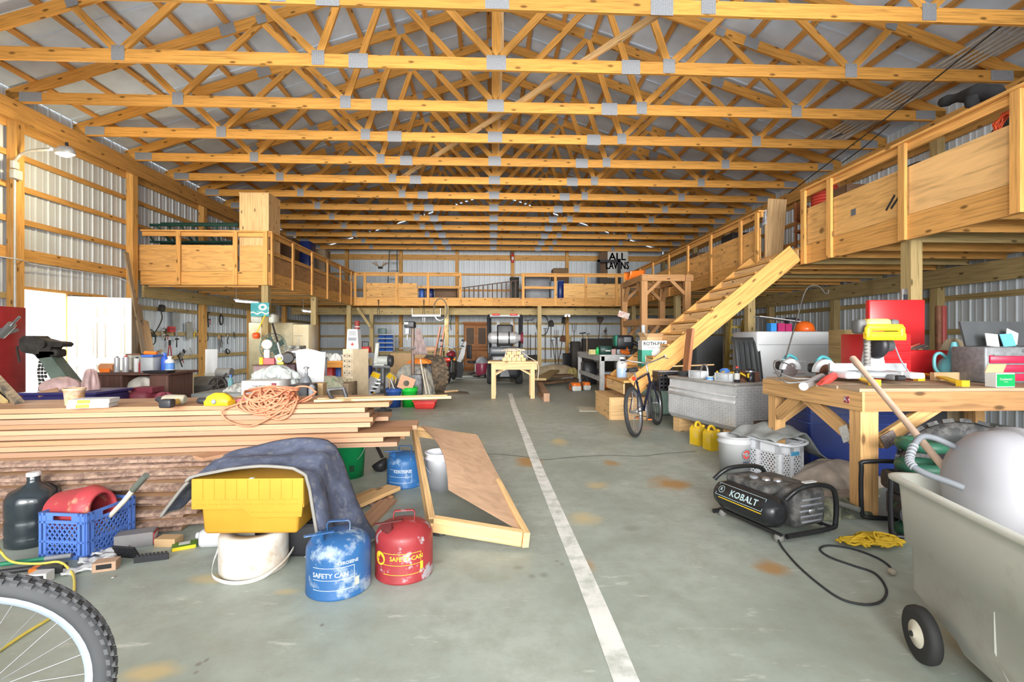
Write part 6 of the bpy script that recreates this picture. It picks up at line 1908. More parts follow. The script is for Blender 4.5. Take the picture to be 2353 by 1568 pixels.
# ------------------------------------------------------------------ tools hung on walls
def tool(kind,label,M,L,m=OLDIRON,m2=HANDLE_W,name=None,cat='tool'):
 """M: frame with x along the wall, y up, z out; L overall size"""
 t = thing(name or kind,label,cat,(0,0,0))
 t.matrix_world = M
 if kind in ('shovel','spade','rake','fork','hoe','broom'):
  MB().tube([V(0,-L / 2,.03),V(0,L * .28,.03)],.014,7).build('handle',m2,t)
  if kind in ('shovel','spade'):
   w_ = .12
   MB().grid(lambda a,b: V((a - .5) * 2 * w_ * (1 - .55 * max(0,b - .5) ** 2 * 4 * (1 if kind == 'shovel' else 0)),L * .26 + b * .28,.03 + .03 * (2 * a - 1) ** 2),6,6,thick=lambda p: V(0,0,.006)).build('blade',m,t)
  elif kind == 'rake':
   MB().beam((-.18,L * .29,.03),(.18,L * .29,.03),.02,.02).build('head',m,t)
   mb = MB()
   for k in range(9): mb.tube([V(-.16 + k * .04,L * .29,.03),V(-.16 + k * .04,L * .29 + .02,.10)],.005,5)
   o = mb.build('tine',m,t); o['kind'] = 'stuff'
  elif kind == 'fork':
   for k in (-1,0,1): MB().tube(spline([V(0,L * .27,.03),V(.07 * k,L * .31,.03),V(.08 * k,L * .5,.04)],4),.008,6).build('tine',m,t)
  elif kind == 'broom':
   MB().loft([[V(sx * w_,y,z) for sx,z in ((-1,.0),(1,.0),(1,.06),(-1,.06))] for w_,y in ((.03,L * .24),(.16,L * .38),(.13,L * .42))],smooth=False).build('bristles',mat('straw',(.16,.13,.10),rough=.95),t)
  else:
   MB().beam((-.09,L * .3,.06),(.09,L * .3,.06),.02,.09).build('blade',m,t)
 elif kind in ('hammer','mallet'):
  MB().tube([V(0,-L / 2,.02),V(0,L * .4,.02)],[.014,.011],7).build('handle',m2,t)
  MB().tube([V(-L * .2,L * .4,.02),V(L * .2,L * .4,.02)],[.02,.026],9).build('head',m,t)
 elif kind == 'saw':
  MB().prism([(-L / 2,.0),(L * .25,-.03),(L * .25,.09),(-L / 2,.03)],.003,Matrix.Translation((0,0,.02))).build('blade',STEEL,t)
  MB().rbox((L * .36,.03,.02),(L * .24,.11,.022),.01).build('handle',m2,t)
 elif kind == 'bolt_cutter':
  for s_ in (-1,1):
   hb = MB().tube([V(s_ * .02,L * .3,.02),V(s_ * .045,L * .1,.02),V(s_ * .075,-L * .25,.02)],.011,8).build('handle',m2,t)
   MB().tube([V(s_ * .075,-L * .25,.02),V(s_ * .09,-L * .5,.02)],.016,8).build('grip',P_BLACK,t)
  MB().rbox((0,L * .4,.02),(.07,L * .2,.025),.01).build('jaw',m,t)
 elif kind == 'clamp':
  MB().beam((0,-L / 2,.02),(0,L / 2,.02),.012,.025,(0,0,1)).build('bar',m,t)
  MB().box((.05,L / 2 - .015,.02),(.11,.03,.02)).build('fixed_jaw',m,t)
  MB().box((.05,0,.02),(.11,.03,.022)).build('sliding_jaw',m,t)
  MB().tube([V(.09,0,.02),V(.09,-L * .35,.02)],.01,7).build('screw_handle',m2,t)
 elif kind == 'coil':
  for k in range(3):
   MB().tube([V((L / 2 - .012 * k) * .6 * math.cos(2 * PI * j / 18),(L / 2 - .01 * k) * math.sin(2 * PI * j / 18),.02 + .012 * k) for j in range(18)],.008,6,closed=True).build('loop',m,t)
 elif kind == 'pliers':
  for s_ in (-1,1): MB().tube(spline([V(-s_ * .015,L * .5,.02),V(0,L * .22,.02),V(s_ * .035,-L * .1,.02),V(s_ * .03,-L * .5,.02)],4),.008,6).build('arm',m,t)
 elif kind == 'brace':
  MB().tube(spline([V(.10,L * .5,.03),V(.08,L * .35,.03),V(.10,L * .1,.06),V(.02,-L * .25,.04),V(-.06,-L * .42,.03),V(-.1,-L * .5,.03)],5),.012,7).build('crank',m,t)
  MB().rbox((.06,L * .42,.05),(.11,.15,.10),.02).build('head',m,t)
  MB().rbox((-.09,-L * .46,.04),(.20,.06,.05),.015).build('lower_bracket',m,t)
 elif kind == 'plate':
  MB().rbox((0,0,.03),(L * .5,L,.05),.01).build('body',m,t)
  MB().tube([V(-L * .1,L * .5,.03),V(0,L * .58,.03),V(L * .1,L * .5,.03)],.006,6).build('hook',STEEL,t)
 elif kind == 'strap':
  MB().tube(spline([V(0,L / 2,.02),V(.03,L * .2,.03),V(-.02,-.1 * L,.03),V(.015,-L / 2,.02)],4),.012,6).build('band',m,t)
  MB().rbox((0,L / 2 - .03,.03),(.05,.06,.03),.01).build('buckle',STEEL,t)
 return t
def hang(u,v,tilt=0.0,X=None,Y=None):
 if X is not None:
  p = AX(u,v,X)
  M = frame(p,(0,-1,0) if X > 0 else (0,1,0),(0,0,1)) if False else frame(p,(0,1,0),(0,0,1))
  if X < 0: M = frame(p,(0,1,0),(0,0,1))
  else: M = frame(p,(0,-1,0),(0,0,1))
 else:
  M = frame(AY(u,v,Y),(1,0,0),(0,0,1))
 return M @ Matrix.Rotation(tilt,4,'Z')
XW = WLX + .075
REDM = mat('tool_red',(.45,.03,.035),rough=.5)
GRN = mat('old_green',(.05,.10,.07),rough=.6)
for kind,u,v,tl_,L,m_,m2_,lb in (
  ('brace',358,738,-.2,.75,OLDIRON,HANDLE_W,'dark iron brace drill hanging high on the left tool wall'),
  ('plate',401,738,0,.42,mat('grey_tin_box',(.26,.27,.26)),None,'grey metal switch box hanging on the left tool wall'),
  ('saw',405,765,1.5,.4,STEEL,HANDLE_W,'handsaw hanging below the grey switch box'),
  ('bolt_cutter',388,812,0,.62,OLDIRON,REDM,'long red-handled bolt cutters on the left tool wall'),
  ('hammer',404,788,0,.22,OLDIRON,P_BLACK,'small black-handled hammer right of the bolt cutters'),
  ('mallet',367,820,.15,.34,HANDLE_W,HANDLE_W,'wooden mallet standing left of the bolt cutters'),
  ('clamp',370,770,.1,.24,GAL,HANDLE_W,'small pale clamp on the girt above the bolt cutters'),
  ('clamp',378,770,-.1,.28,OLDIRON,REDM,'clamp with red screw handle above the bolt cutters'),
  ('coil',346,775,.3,.36,GRN,None,'green hose coil hanging behind the tan board'),
  ('plate',432,760,.1,.40,mat('trowel_grey',(.30,.29,.25)),None,'grey plastering float hanging left of the middle post'),
  ('strap',444,766,0,.24,P_YEL,None,'yellow strap hanging on the middle wall post'),
  ('saw',418,818,.9,.32,STEEL,P_BLACK,'hand saw tilted on the lower girt of the tool wall'),
  ('pliers',436,808,.2,.2,STEEL,None,'small tongs hanging on the lower left tool wall'),
  ('clamp',412,830,.5,.34,OLDIRON,REDM,'clamp with red knob on the lower girt'),
  ('clamp',476,735,.1,.40,OLDIRON,REDM,'red clamp hanging right of the middle post'),
  ('coil',506,735,0,.30,OLDIRON,None,'black cable coil hanging right of the middle post'),
  ('coil',470,772,.4,.34,mat('wire_grey',(.22,.21,.18)),None,'grey wire bundle hanging on the middle post'),
  ('strap',466,800,0,.42,mat('rag_brown',(.30,.22,.14)),None,'tangle of brown straps hanging on the middle post'),
  ('pliers',507,785,0,.34,OLDIRON,None,'long black tongs under the cable coil'),
  ('saw',503,790,1.57,.5,STEEL,HANDLE_W,'steel square hanging under the cable coil'),
  ('strap',521,780,0,.26,OLDIRON,None,'black strap hanging right of the long tongs'),
  ('pliers',537,770,.4,.2,OLDIRON,None,'small pliers at the right of the tool wall'),
  ('coil',521,808,1.2,.22,OLDIRON,None,'small iron pulley tackle on the right of the tool wall')):
 tool(kind,lb,hang(u,v,tl_,X=XW),L,m_,m2_ or HANDLE_W,name={'plate': 'hanging_plate','strap': 'strap','coil': 'cable_coil'}.get(kind,kind))
t = thing('red_sign_box','small red box with white lettering on the tool wall','box',AX(394,757,XW + .06),PI / 2)
MB().box((0,0,0),(.20,.06,.13)).build('body',REDM,t)
mb = MB(); letters(mb,'TOOLS',.05,frame((.0,-.033,0),(1,0,0),(0,0,1)),bold=.001); mb.build('lettering',PAPER,t)
# floor-level stuff left of centre
bucket('bucket','dirty white bucket full of cables below the tool wall',(AD(420,912,7.6).x,AD(420,912,7.6).y,0),.15,.13,AD(420,882,7.6).z - 0,mat('dirty_white',(.58,.56,.50),rough=.6,second=(.35,.31,.25),cut=.6,soft=.1),bail=False)
one(MB().tube(spline([AD(405 + 4 * k,880 + 4 * math.sin(k * 2.1),7.6) for k in range(9)],4),.014,6),'cable_bundle',OLDIRON,'dark cables spilling over the dirty white bucket','cable')
gc = AD(470,905,7.2)
t = thing('belt_machine','dusty black machine with spoked pulley wheel left of centre','machine',(gc.x,gc.y + .2,0))
DM = mat('dusty_machine',(.075,.07,.065),rough=.7,var=.3)
zt2 = AD(470,868,7.2).z
MB().loft([[V(x,y,z) for y,z in ((-.22,.3),(.22,.3),(.22,zt2 - .12),(.1,zt2),(-.08,zt2),(-.22,zt2 - .12))] for x in (-.22,.12)],smooth=False).build('housing',DM,t)
MB().box((0,0,.2),(.5,.5,.4)).build('base',DM,t)
mb = MB(); wc2 = V(.19,-.2,zt2 - .13); mb.tube([wc2 + V(.13 * math.cos(2 * PI * k / 24),0,.13 * math.sin(2 * PI * k / 24)) for k in range(24)],.018,7,closed=True)
for k in range(5): mb.tube([wc2,wc2 + V(.13 * math.cos(2 * PI * k / 5 + .3),0,.13 * math.sin(2 * PI * k / 5 + .3))],.012,6)
mb.build('pulley_wheel',OLDIRON,t)
MB().cyl((.02,.1,zt2 + .05),(.24,.1,zt2 + .05),.075,14).build('motor',mat('motor_grey',(.20,.20,.19)),t)
MB().tube([V(.05,-.23,zt2 - .2),V(.3,-.15,zt2 + .06)],.016,7).build('belt_arm',OLDIRON,t)
t,w_,h = fit('white_sheet','tall white plastic sheet leaning below the tool wall','sheet',473,803,498,900,8.3,.02,P_WHITE,.004,floor=True,rz=.25)
one(MB().prism([(0,0),(.18,-.35),(.12,-.75),(-.12,-.45),(-.2,-.02)],.02,frame(V(AD(500,848,7.8).x,AD(500,848,7.8).y,.76),(1,0,0),(0,0,1))),'plastic_offcut',mat('pale_green_white',(.55,.56,.50)),'angular pale plastic offcut beside the belt machine','offcut')
t,w_,h = fit('low_table','low grey table of scrap metal behind the lumber stack','table',440,905,600,925,6.6,.8,mat('grey_top',(.25,.27,.26)),.01,floor=True)
bottle('bottle','small teal bottle on the low grey table',AD(530,905,6.9),.035,.27,mat('teal_glass',(.12,.28,.30)),P_BLUE)
lump('scrap_heap','heap of grey scrap metal on the low grey table','scrap',AD(548,908,6.8) + V(0,.1,0),(.20,.15,.16),mat('scrap_grey',(.25,.25,.23),rough=.6,second=(.5,.5,.47),cut=.5,scale=12),seed=41)
# --- poster, fan, cream cabinets at the corner post
pc = AY(601,712,LFY + .0)
t = thing('poster','teal poster with a white ring hung on the loft corner post','poster',(pc.x,LFY - .07,pc.z))
MB().box((0,0,0),(.38,.012,.29)).build('sheet',mat('poster_teal',(.05,.30,.33),rough=.4,second=(.35,.55,.55),cut=.62,scale=5),t)
ring = MB()
for k in range(24):
 a,b = 2 * PI * k / 24,2 * PI * (k + 1) / 24
 ring.add([V(.06 + r * math.cos(q),-.008,.05 + .8 * r * math.sin(q)) for r,q in ((.09,a),(.09,b),(.04,b),(.04,a))],[(0,1,2,3)])
ring.add([V(-.19 + .38 * k / 12,-.008,-.06 + .02 * math.sin(k * 1.1)) for k in range(13)] + [V(.19 - .38 * k / 12,-.008,-.09 + .02 * math.sin((12 - k) * 1.1)) for k in range(13)],[tuple(range(26))])
ring.build('white_artwork',PAPER,t)
t,w_,h = fit('cream_cabinet','wide cream metal cabinet behind the corner post','cabinet',572,742,672,850,11.2,.6,mat('cream_dull',(.45,.40,.26),rough=.5),.015,floor=True)
MB().box((.0,-.305,h * .55),(.012,.008,h * .8)).build('door_gap',INK,t)
t,w_,h = fit('cream_cabinet','brighter cream cabinet to the right of the fan','cabinet',673,746,709,850,11.0,.6,CREAM,.015,floor=True)
MB().cyl((-.05,-.31,h * .62),(-.05,-.31,h * .82),.01,6).build('door_rod',STEEL,t)
MB().box((-.05,-.31,h * .84),(.2,.01,.01)).build('cross_rod',STEEL,t)
fc = AD(631,798,9.6)
t = thing('shop_fan','round caged shop fan in front of the cream cabinet','fan',fc,.9)
mb = MB()
for r in (.10,.16,.22,.27): mb.tube([V(r * math.cos(2 * PI * k / 28),-.05 + .1 * (r / .27) ** 2,r * math.sin(2 * PI * k / 28)) for k in range(28)],.005 if r < .27 else .012,5,closed=True)
for k in range(16): mb.tube([V(.03 * math.cos(2 * PI * k / 16),-.05,.03 * math.sin(2 * PI * k / 16)),V(.27 * math.cos(2 * PI * k / 16),.05,.27 * math.sin(2 * PI * k / 16))],.004,5)
o = mb.build('cage',mat('cage_green',(.16,.22,.19),metal=.3),t)
for k in range(4): MB().box((.12 * math.cos(k * PI / 2 + .5),.03,.12 * math.sin(k * PI / 2 + .5)),(.22,.01,.12),ry=-(k * PI / 2 + .5),rx=.2).build('blade',mat('blade_green',(.10,.16,.14)),t)
MB().tube([V(0,.06,-.25),V(0,.06,-fc.z + .03)],.025,8).build('stand_pole',P_GREY,t)
MB().lathe([(.25,0),(.25,.02),(.03,.05)],c=(0,.06,-fc.z),n=20).build('base',P_GREY,t)
t = thing('red_lantern','orange-red hanging lantern on the corner post','lantern',AD(589,771,9.9))
MB().lathe([(.03,.06),(.07,.04),(.075,-.03),(.05,-.07)],n=16).build('lens',mat('lantern_red',(.70,.09,.02),rough=.3),t)
MB().tube(spline([V(0,0,.05),V(.06,0,.16),V(.10,.05,.30),V(.14,.08,.42)],4),.012,7).build('yellow_hook',P_YEL,t)
p,q_ = AD(626,744,9.5),AD(652,838,8.5)
t = thing('long_stick','long black and white pole leaning by the corner post','pole',q_)
MB().tube([V(0,0,0),(p - q_) * .5],.018,8).build('white_half',P_WHITE,t); MB().tube([(p - q_) * .5,p - q_],.018,8).build('black_half',P_BLACK,t)
t,w_,h = fit('wall_basket','pale wire and plastic basket hung under the left loft beside the poster','basket',575,722,628,742,10.3,.3,mat('milky_white',(.58,.60,.52)),.03)
# --- maroon cabinet with its clutter
t,w_,h = fit('maroon_cabinet','long dusty maroon cabinet piled with boxes left of centre','cabinet',583,841,660,900,7.0,.6,mat('dusty_maroon',(.27,.19,.19),rough=.6),.01,floor=True)
mz = AD(620,841,7.0).z
MB().box((0,0,h + .008),(w_ + .03,.63,.016)).build('top',DARKW,t)
t,w_,h = fit('dark_speaker','tall black-brown cabinet end beside the curled white sheet','cabinet',658,838,678,895,6.9,.5,mat('black_brown',(.05,.025,.03),rough=.4),.01,floor=True)
MB().box((0,-.26,h * .45),(.04,.01,.012)).build('handle',STEEL,t)
onm = lambda u,dy=.12: V(AD(u,841,7.0).x,AD(u,841,7.0).y + dy,mz + .018)
carton('medicine_box','white box with pink mark on the maroon cabinet',onm(632,.22),(.16,.1,.13),-.1,PAPER,bands=[('pink_mark',mat('pink_print',(.7,.10,.25)),(-.02,-.052,.07),(.06,.004,.05))])
carton('yellow_box','yellow and white round-ended box on the maroon cabinet',onm(642,.08),(.09,.1,.10),0,mat('lemon',(.70,.58,.10)))
carton('red_box','red plastic toolbox on the maroon cabinet',onm(612,.1),(.15,.1,.09),.2,P_RED)
carton('yellow_tin','narrow yellow carton left of the red toolbox',onm(598,.05),(.05,.06,.10),0,P_YEL)
t = thing('floodlight','black work light with white ring on the maroon cabinet','lamp',onm(660,.02) + V(0,0,.1))
MB().lathe([(.07,.14),(.09,.05),(.08,-.08),(.02,-.1)],M=Matrix.Rotation(PI / 2,3,'X') @ Matrix.Rotation(.4,3,'Y'),n=20).build('housing',P_BLACK,t)
MB().tube([V(-.05 + .045 * math.cos(2 * PI * k / 20),-.16,.0 + .05 * math.sin(2 * PI * k / 20)) for k in range(20)],.01,6,closed=True).build('rim',P_WHITE,t)
t = thing('globe_lamp','white round lamp globe at the foot of the corner post','lamp',onm(588,.35) + V(0,0,.29))
MB().ball((0,0,0),.075,16,10).build('globe',emit('globe_glow',(1,.93,.84),.25),t)
MB().cyl((0,0,-.29),(0,0,-.08),.045).build('base',PAPER,t)
for k,(u0,v0,u1,v1,m_,lb) in enumerate(((655,805,685,814,STEEL,'silver drill case on the pile behind the maroon cabinet'),(650,812,690,818,P_GREY,'grey plank of parts under the silver drill case'),(645,817,680,824,P_BLACK,'black flat case at the bottom of the parts pile'),(657,795,688,803,mat('mixed_tools',(.30,.30,.25),second=(.06,.06,.06),cut=.5,scale=14),'row of small tools on top of the parts pile'))):
 fit('parts_case',lb,'case',u0,v0,u1,v1,8.0 + .1 * k,.3,m_,.008)
t = table('folding_table','folding table holding the parts pile behind the maroon cabinet',(AD(668,824,8.2).x,AD(668,824,8.2).y + .2),(.9,.6),AD(668,824,8.2).z,P_GREY,.03,apron=0)
# white bin of bags, griddle box, grey case
t,w_,h = fit('bag_bin','white plastic bin bulging with clear bags behind the lumber stack','bin',588,872,665,905,5.9,.4,mat('frosted',(.62,.65,.65),rough=.4),.03,floor=True)
for k,(u,v,r_) in enumerate(((605,872,.12),(628,868,.14),(650,873,.12),(655,885,.10),(640,895,.12))):
 lump('clear_bag',['crumpled clear bag at the left in the white bin','greenish clear bag heaped in the middle of the white bin','crumpled clear bag at the right in the white bin','grey clear bag bulging over the right side of the white bin','grey clear bag sagging in front of the white bin'][k],'bag',AD(u,v,5.7) + V(0,.1,0),(r_ * 1.2,r_,r_),mat('bag_film',(.40,.43,.42),rough=.3,var=.35,scale=14,spec=.8),seed=50 + k)
t,w_,h = fit('griddle_box','white tabletop griddle carton behind the cord heap','box',555,876,640,918,4.9,.3,PAPER,.006,floor=True)
mb = MB(); zt_g = AD(600,876,4.9).z
letters(mb,'GRIDDLE',.055,frame((-.01,-.152,h - .105),(1,0,0),(0,0,1)),bold=.001); letters(mb,'TABLETOP',.028,frame((-.01,-.152,h - .055),(1,0,0),(0,0,1)),bold=.0005)
mb.build('lettering',INK,t)
MB().box((.14,-.152,h - .08),(.05,.004,.12)).build('red_panel',MAROON,t)
MB().box((-.11,-.152,h - .15),(.12,.004,.05)).build('picture_panel',mat('picture_brown',(.40,.25,.20)),t)
t = thing('rotary_tool_case','grey power tool lying beside the griddle carton','power tool',AD(612,908,4.6))
MB().tube([V(-.16,0,.03),V(-.05,0,.035),V(.12,0,.03),V(.17,0,.03)],[.035,.045,.045,.03],12).build('motor_housing',mat('tool_lightgrey',(.28,.30,.30),var=.2),t)
MB().rbox((.14,0,.035),(.10,.09,.09),.02).build('end_cap',P_GREY,t)
MB().box((0,.05,-t.location.z / 2),(.45,.3,t.location.z)).build('stand',CARD,t)
# curled white sheet, cylinder, dark cases, bracket
wsx = AD(708,890,6.1)
zt3 = AD(708,806,6.1).z
t = thing('white_sheet','big curled white sheet standing behind the gas cylinder','sheet',(wsx.x,wsx.y,0))
MB().grid(lambda a,b: V((a - .5) * (.22 + .16 * b) + .03 * b,.06 * math.sin(PI * a) + .10 * (1 - b),b * zt3 + .02 * math.sin(a * 5) * b),14,10,thick=lambda p: V(0,-.004,0)).build('sheet',P_WHITE,t)
gx = AD(699,905,5.3)
zg = AD(699,846,5.3).z
t = thing('gas_cylinder','dark grey gas cylinder with brass valve','gas cylinder',(gx.x,gx.y + .06,0))
GCY = mat('cylinder_grey',(.12,.13,.14),rough=.4)
MB().lathe([(.05,0),(.058,.02),(.06,zg - .22),(.055,zg - .15),(.03,zg - .10),(.018,zg - .09),(.018,zg - .06)],n=20).build('body',GCY,t)
MB().cyl((0,0,zg - .07),(0,0,zg),.014).build('valve_stem',STEEL,t); MB().lathe([(.03,zg - .012),(.034,zg),(.02,zg + .01)],n=12).build('valve_wheel',STEEL,t)
fit('grey_canister','dark grey canister with handle right of the gas cylinder','canister',707,885,720,920,4.9,.08,P_GREY,.02,floor=True)
t,w_,h = fit('black_case','flat black case lying behind the cord heap','case',660,886,706,893,5.0,.3,P_BLACK,.01,floor=True)
c = on_stack(768,925,.002) + sn * .1
t = thing('steel_bracket','black U-shaped steel bracket lying on the lumber stack','bracket',c,.2)
MB().tube([V(-.07,.0,.09),V(-.05,0,.03),V(-.01,.02,.005)],.014,6).build('arm',DSTEEL,t); MB().beam((-.07,0,.085),(.045,.02,.095),.03,.014).build('bridge',DSTEEL,t); MB().tube([V(.045,.02,.09),V(.07,.02,.0)],.016,6).build('arm',DSTEEL,t)
# orange table with clutter, bag pile under it
ot = AD(757,830,9.6)
table('side_table','orange pine table cluttered with small parts',(ot.x,ot.y + .35),(.62,.7),ot.z,wood('orange_pine',(.55,.24,.05),knots=False),.07)
for k in range(5):
 lump('small_parts',['white plastic sheeting at the left on the orange table','grey tangle of parts on the orange table','dark machine part on the orange table','white box of parts at the right on the orange table','pale bundle at the back of the orange table'][k],'parts',AD(738 + 10 * k,830,9.6) + V(0,.1 + .12 * (k % 3),0),(.10,.09,.12 + .03 * (k % 2)),[P_WHITE,mat('scrap_grey'),OLDIRON,PAPER,mat('milky_white')][k],seed=60 + k)
fit('red_crate','red plastic crate under the orange table','crate',737,841,764,860,9.8,.4,P_RED,.01,floor=True)
fit('blue_bin','blue bin under the orange table','bin',768,842,783,868,10.0,.3,P_BLUE,.01,floor=True)
t = carton('open_carton','tan open carton behind the dark bracket',(AD(728,900,5.6).x,AD(728,900,5.6).y,0),(.18,.2,AD(728,880,5.6).z),.1,CARD,open_flaps=False)
lump('crumpled_paper','heap of crumpled paper and green plastic behind the tan carton','paper',AD(745,882,7.2) + V(0,.2,-.1),(.22,.2,.20),mat('paper_green',(.50,.48,.36),second=(.10,.35,.12),cut=.6,scale=9,rough=.8),seed=71)
lump('crumpled_paper','crumpled cream wrapping in front of the drawer cabinet','paper',AD(775,882,7.6) + V(0,.2,-.05),(.20,.15,.14),mat('wrap_cream',(.55,.48,.32),rough=.8,second=(.30,.24,.14),cut=.55,scale=9),seed=72)
fit('low_crate','low wooden crate under the crumpled paper','crate',725,882,800,905,7.4,.5,WEATH,.01,floor=True)
# drawer cabinet with first aid box
c = AD(806,870,9.0)
zt4 = AD(806,803,9.0).z
t = thing('drawer_cabinet','tall beige cabinet of small drawers','cabinet',(c.x + .03,c.y + .22,0),-.65)
BEI = mat('beige_steel',(.56,.45,.30),rough=.5)
MB().box((0,0,zt4 / 2),(.30,.36,zt4)).build('body',BEI,t)
for j in range(5):
 for i in range(2):
  hh_ = .09 if j < 3 else .14
  zz = zt4 - .08 - (j * .1 if j < 3 else .3 + (j - 3) * .16)
  dr = MB().box((-.07 + .14 * i,-.185,zz - hh_ / 2),(.125,.014,hh_ - .012)).build('drawer',mat('drawer_tan',(.42,.34,.23)),t)
  MB().ball((-.07 + .14 * i,-.2,zz - hh_ / 2),.012,8,5).build('knob',P_BLACK,dr)
fa = AD(802,803,9.0)
t = thing('first_aid_cabinet','white first aid cabinet with red cross on the drawer cabinet','cabinet',(c.x - .0,c.y + .22,zt4 + .002),-.12)
MB().loft([[V(sx * w_,sy * .08,z) for sx,sy in ((-1,-1),(1,-1),(1,1),(-1,1))] for w_,z in ((.12,0),(.10,.36),(.085,.38))],smooth=False).build('body',P_WHITE,t)
MB().box((0,-.083,.09),(.06,.006,.02)).build('red_cross',P_RED,t); MB().box((0,-.083,.09),(.02,.007,.06)).build('red_cross',P_RED,t)
MB().box((0,-.083,.19),(.16,.006,.06)).build('window_panel',P_GREY,t); MB().box((0,-.082,.30),(.14,.006,.09)).build('window_panel',mat('window_grey',(.30,.31,.32)),t)
t = thing('red_pipe','dark red cylinder on a pole behind the first aid cabinet','cylinder',(AD(821,780,11).x,AD(821,780,11).y,0))
z1_,z2_ = AD(821,780,11).z,AD(821,738,11).z
MB().lathe([(.05,z1_),(.055,z1_ + .01),(.055,z2_ - .01),(.05,z2_)],n=16).build('tank',mat('tank_red',(.22,.03,.025),rough=.5),t)
for q_ in (.33,.66): MB().lathe([(.058,z1_ + (z2_ - z1_) * q_),(.058,z1_ + (z2_ - z1_) * q_ + .02)],n=16,caps=False).build('band',PAPER,t)
MB().cyl((0,0,0),(0,0,z1_),.02).build('pole',GAL,t)
t,w_,h = fit('red_toolbox','red toolbox on a small table beside the drawer cabinet','tool box',825,797,848,811,12,.25,P_RED,.01)
MB().tube([V(-.08,0,h),V(-.08,0,h + .12),V(.08,0,h + .12),V(.08,0,h)],.012,6).build('handle',P_BLACK,t)
table('small_table','narrow grey table holding the red toolbox',(AD(838,811,12).x,AD(838,811,12).y + .13),(.5,.4),AD(838,811,12).z,P_GREY,.04)
fit('navy_bin','navy plastic bin under the narrow grey table','bin',828,842,852,868,11.2,.4,DB,.02,floor=True)
# timbers receding on the floor
for k,(u0,v0,u1,v1,z,w_,m_,lb) in enumerate(((752,905,850,862,.32,.20,wood('red_brown',(.16,.07,.05),knots=False),'uppermost red-brown beam of the timber pile in the middle'),(770,905,852,873,.2,.22,WEATH,'grey-brown plank below the red-brown beam'),(800,915,856,880,.12,.25,wood('pink_ply',(.42,.27,.20),knots=False),'pinkish plank lowest in the timber pile in the middle'),(720,900,775,880,.22,.12,WEATH,'weathered beam end at the left of the timber pile'))):
 p,q_ = FL(u0,v0,z),FL(u1,v1,z)
 one(MB().beam(p,q_,w_,.09 if k < 2 else .05),'timber_beam',m_,lb,'beam')
# ------------------------------------------------------------------ grinder, ladder, buckets, tyre, motorcycle, forklift
c = AD(880,905,8.6)
zt_ = AD(880,842,8.6).z
t = thing('bench_grinder','grey belt grinder on a black pedestal beside the aluminium ladder','machine',(c.x,c.y,0))
MB().lathe([(.16,0),(.16,.02),(.045,.05),(.045,zt_ - .03)],n=18).build('pedestal',DSTEEL,t)
MB().box((0,0,zt_),(.30,.24,.03)).build('mount_plate',DSTEEL,t)
GW = mat('machine_pale',(.30,.31,.285),rough=.5,var=.15)
MB().tube([V(-.09,0,zt_ + .10),V(.09,0,zt_ + .10)],.085,16).build('motor',GW,t)
MB().lathe([(.02,-.04),(.09,-.04),(.1,0),(.09,.04),(.02,.04)],c=(.14,0,zt_ + .10),M=Matrix.Rotation(PI / 2,3,'Y'),n=20).build('wheel_guard',P_BLACK,t)
MB().beam((-.13,0,zt_ + .04),(-.10,.02,zt_ + .42),.07,.06,(0,1,0)).build('belt_arm',GW,t,bevel=.015)
MB().box((-.06,0,zt_ + .02),(.18,.12,.04)).build('foot',GW,t)
MB().cyl((-.03,-.02,.42),(.03,-.02,.42),.09,18).build('tool_tray',DSTEEL,t)
# ladder with yellow feet
LAD = mat('ladder_alu',(.52,.55,.58),rough=.35,metal=.4)
t = thing('folding_ladder','folded aluminium ladder with yellow feet leaning beside the grinder','ladder',(0,0,0))
p,q_ = AD(832,919,9.2),AD(866,858,9.8)
p2,q2 = AD(858,919,9.2),AD(902,862,9.9)
for a,b in ((p,q_),(p2,q2)):
 MB().beam(a,b,.16,.05,(0,1,.2)).build('side_rail',LAD,t)
 MB().beam(a - (b - a) * .02,a.lerp(b,.17),.168,.056,(0,1,.2)).build('yellow_foot',P_YEL,t)
 MB().beam(a.lerp(b,.80),a.lerp(b,.97),.168,.056,(0,1,.2)).build('yellow_hinge',P_YEL,t)
for k in range(5): MB().beam(p.lerp(q_,.2 + .14 * k),p2.lerp(q2,.2 + .14 * k),.03,.03).build('rung',LAD,t)
one(MB().tube([AD(848,914,8.9),AD(872,906,9.3)],.045,12),'grey_tube',P_GREY,'short dark-ended tube at the foot of the folding ladder','tube')
# buckets in front of the grinder, plywood piece
bc1 = FL(901,938)
bkt_z = .36
t = bucket('bucket','blue bucket of hand tools left of the green one',(bc1.x,bc1.y + .15,0),.15,.13,bkt_z,mat('bucket_blue',(.03,.09,.33),rough=.4))
for k in range(7):
 a = bc1 + V(R.uniform(-.08,.08),.15 + R.uniform(-.05,.05),bkt_z - .12)
 o = MB().tube([a,a + V(R.uniform(-.12,.12),0,R.uniform(.2,.36))],.014,6)
 one(o,'hand_tool',[STEEL,OLDIRON,HANDLE_W][k % 3],'%s tool %s in the blue bucket' % (['silver','black','wooden-handled','short silver','thin black','slender wooden','bright silver'][k],'leaning left' if k % 2 else 'standing'),'tool')
bc2 = FL(938,937)
bucket('bucket','bright green bucket in the middle beside the blue one',(bc2.x,bc2.y + .15,0),.15,.13,.37,mat('lime_green',(.01,.45,.04),rough=.35),bail=False)
t = thing('plywood_square','small square of plywood with a round hole tilted in the green bucket','board',AD(934,881,9.1),0,None,(0,.35,0))
t.scale = (1.6,1.6,1.6)
mb = MB()
sq = [(.09 * x,.08 * y) for x,y in ((-1,-1),(1,-1),(1,1),(-1,1))]
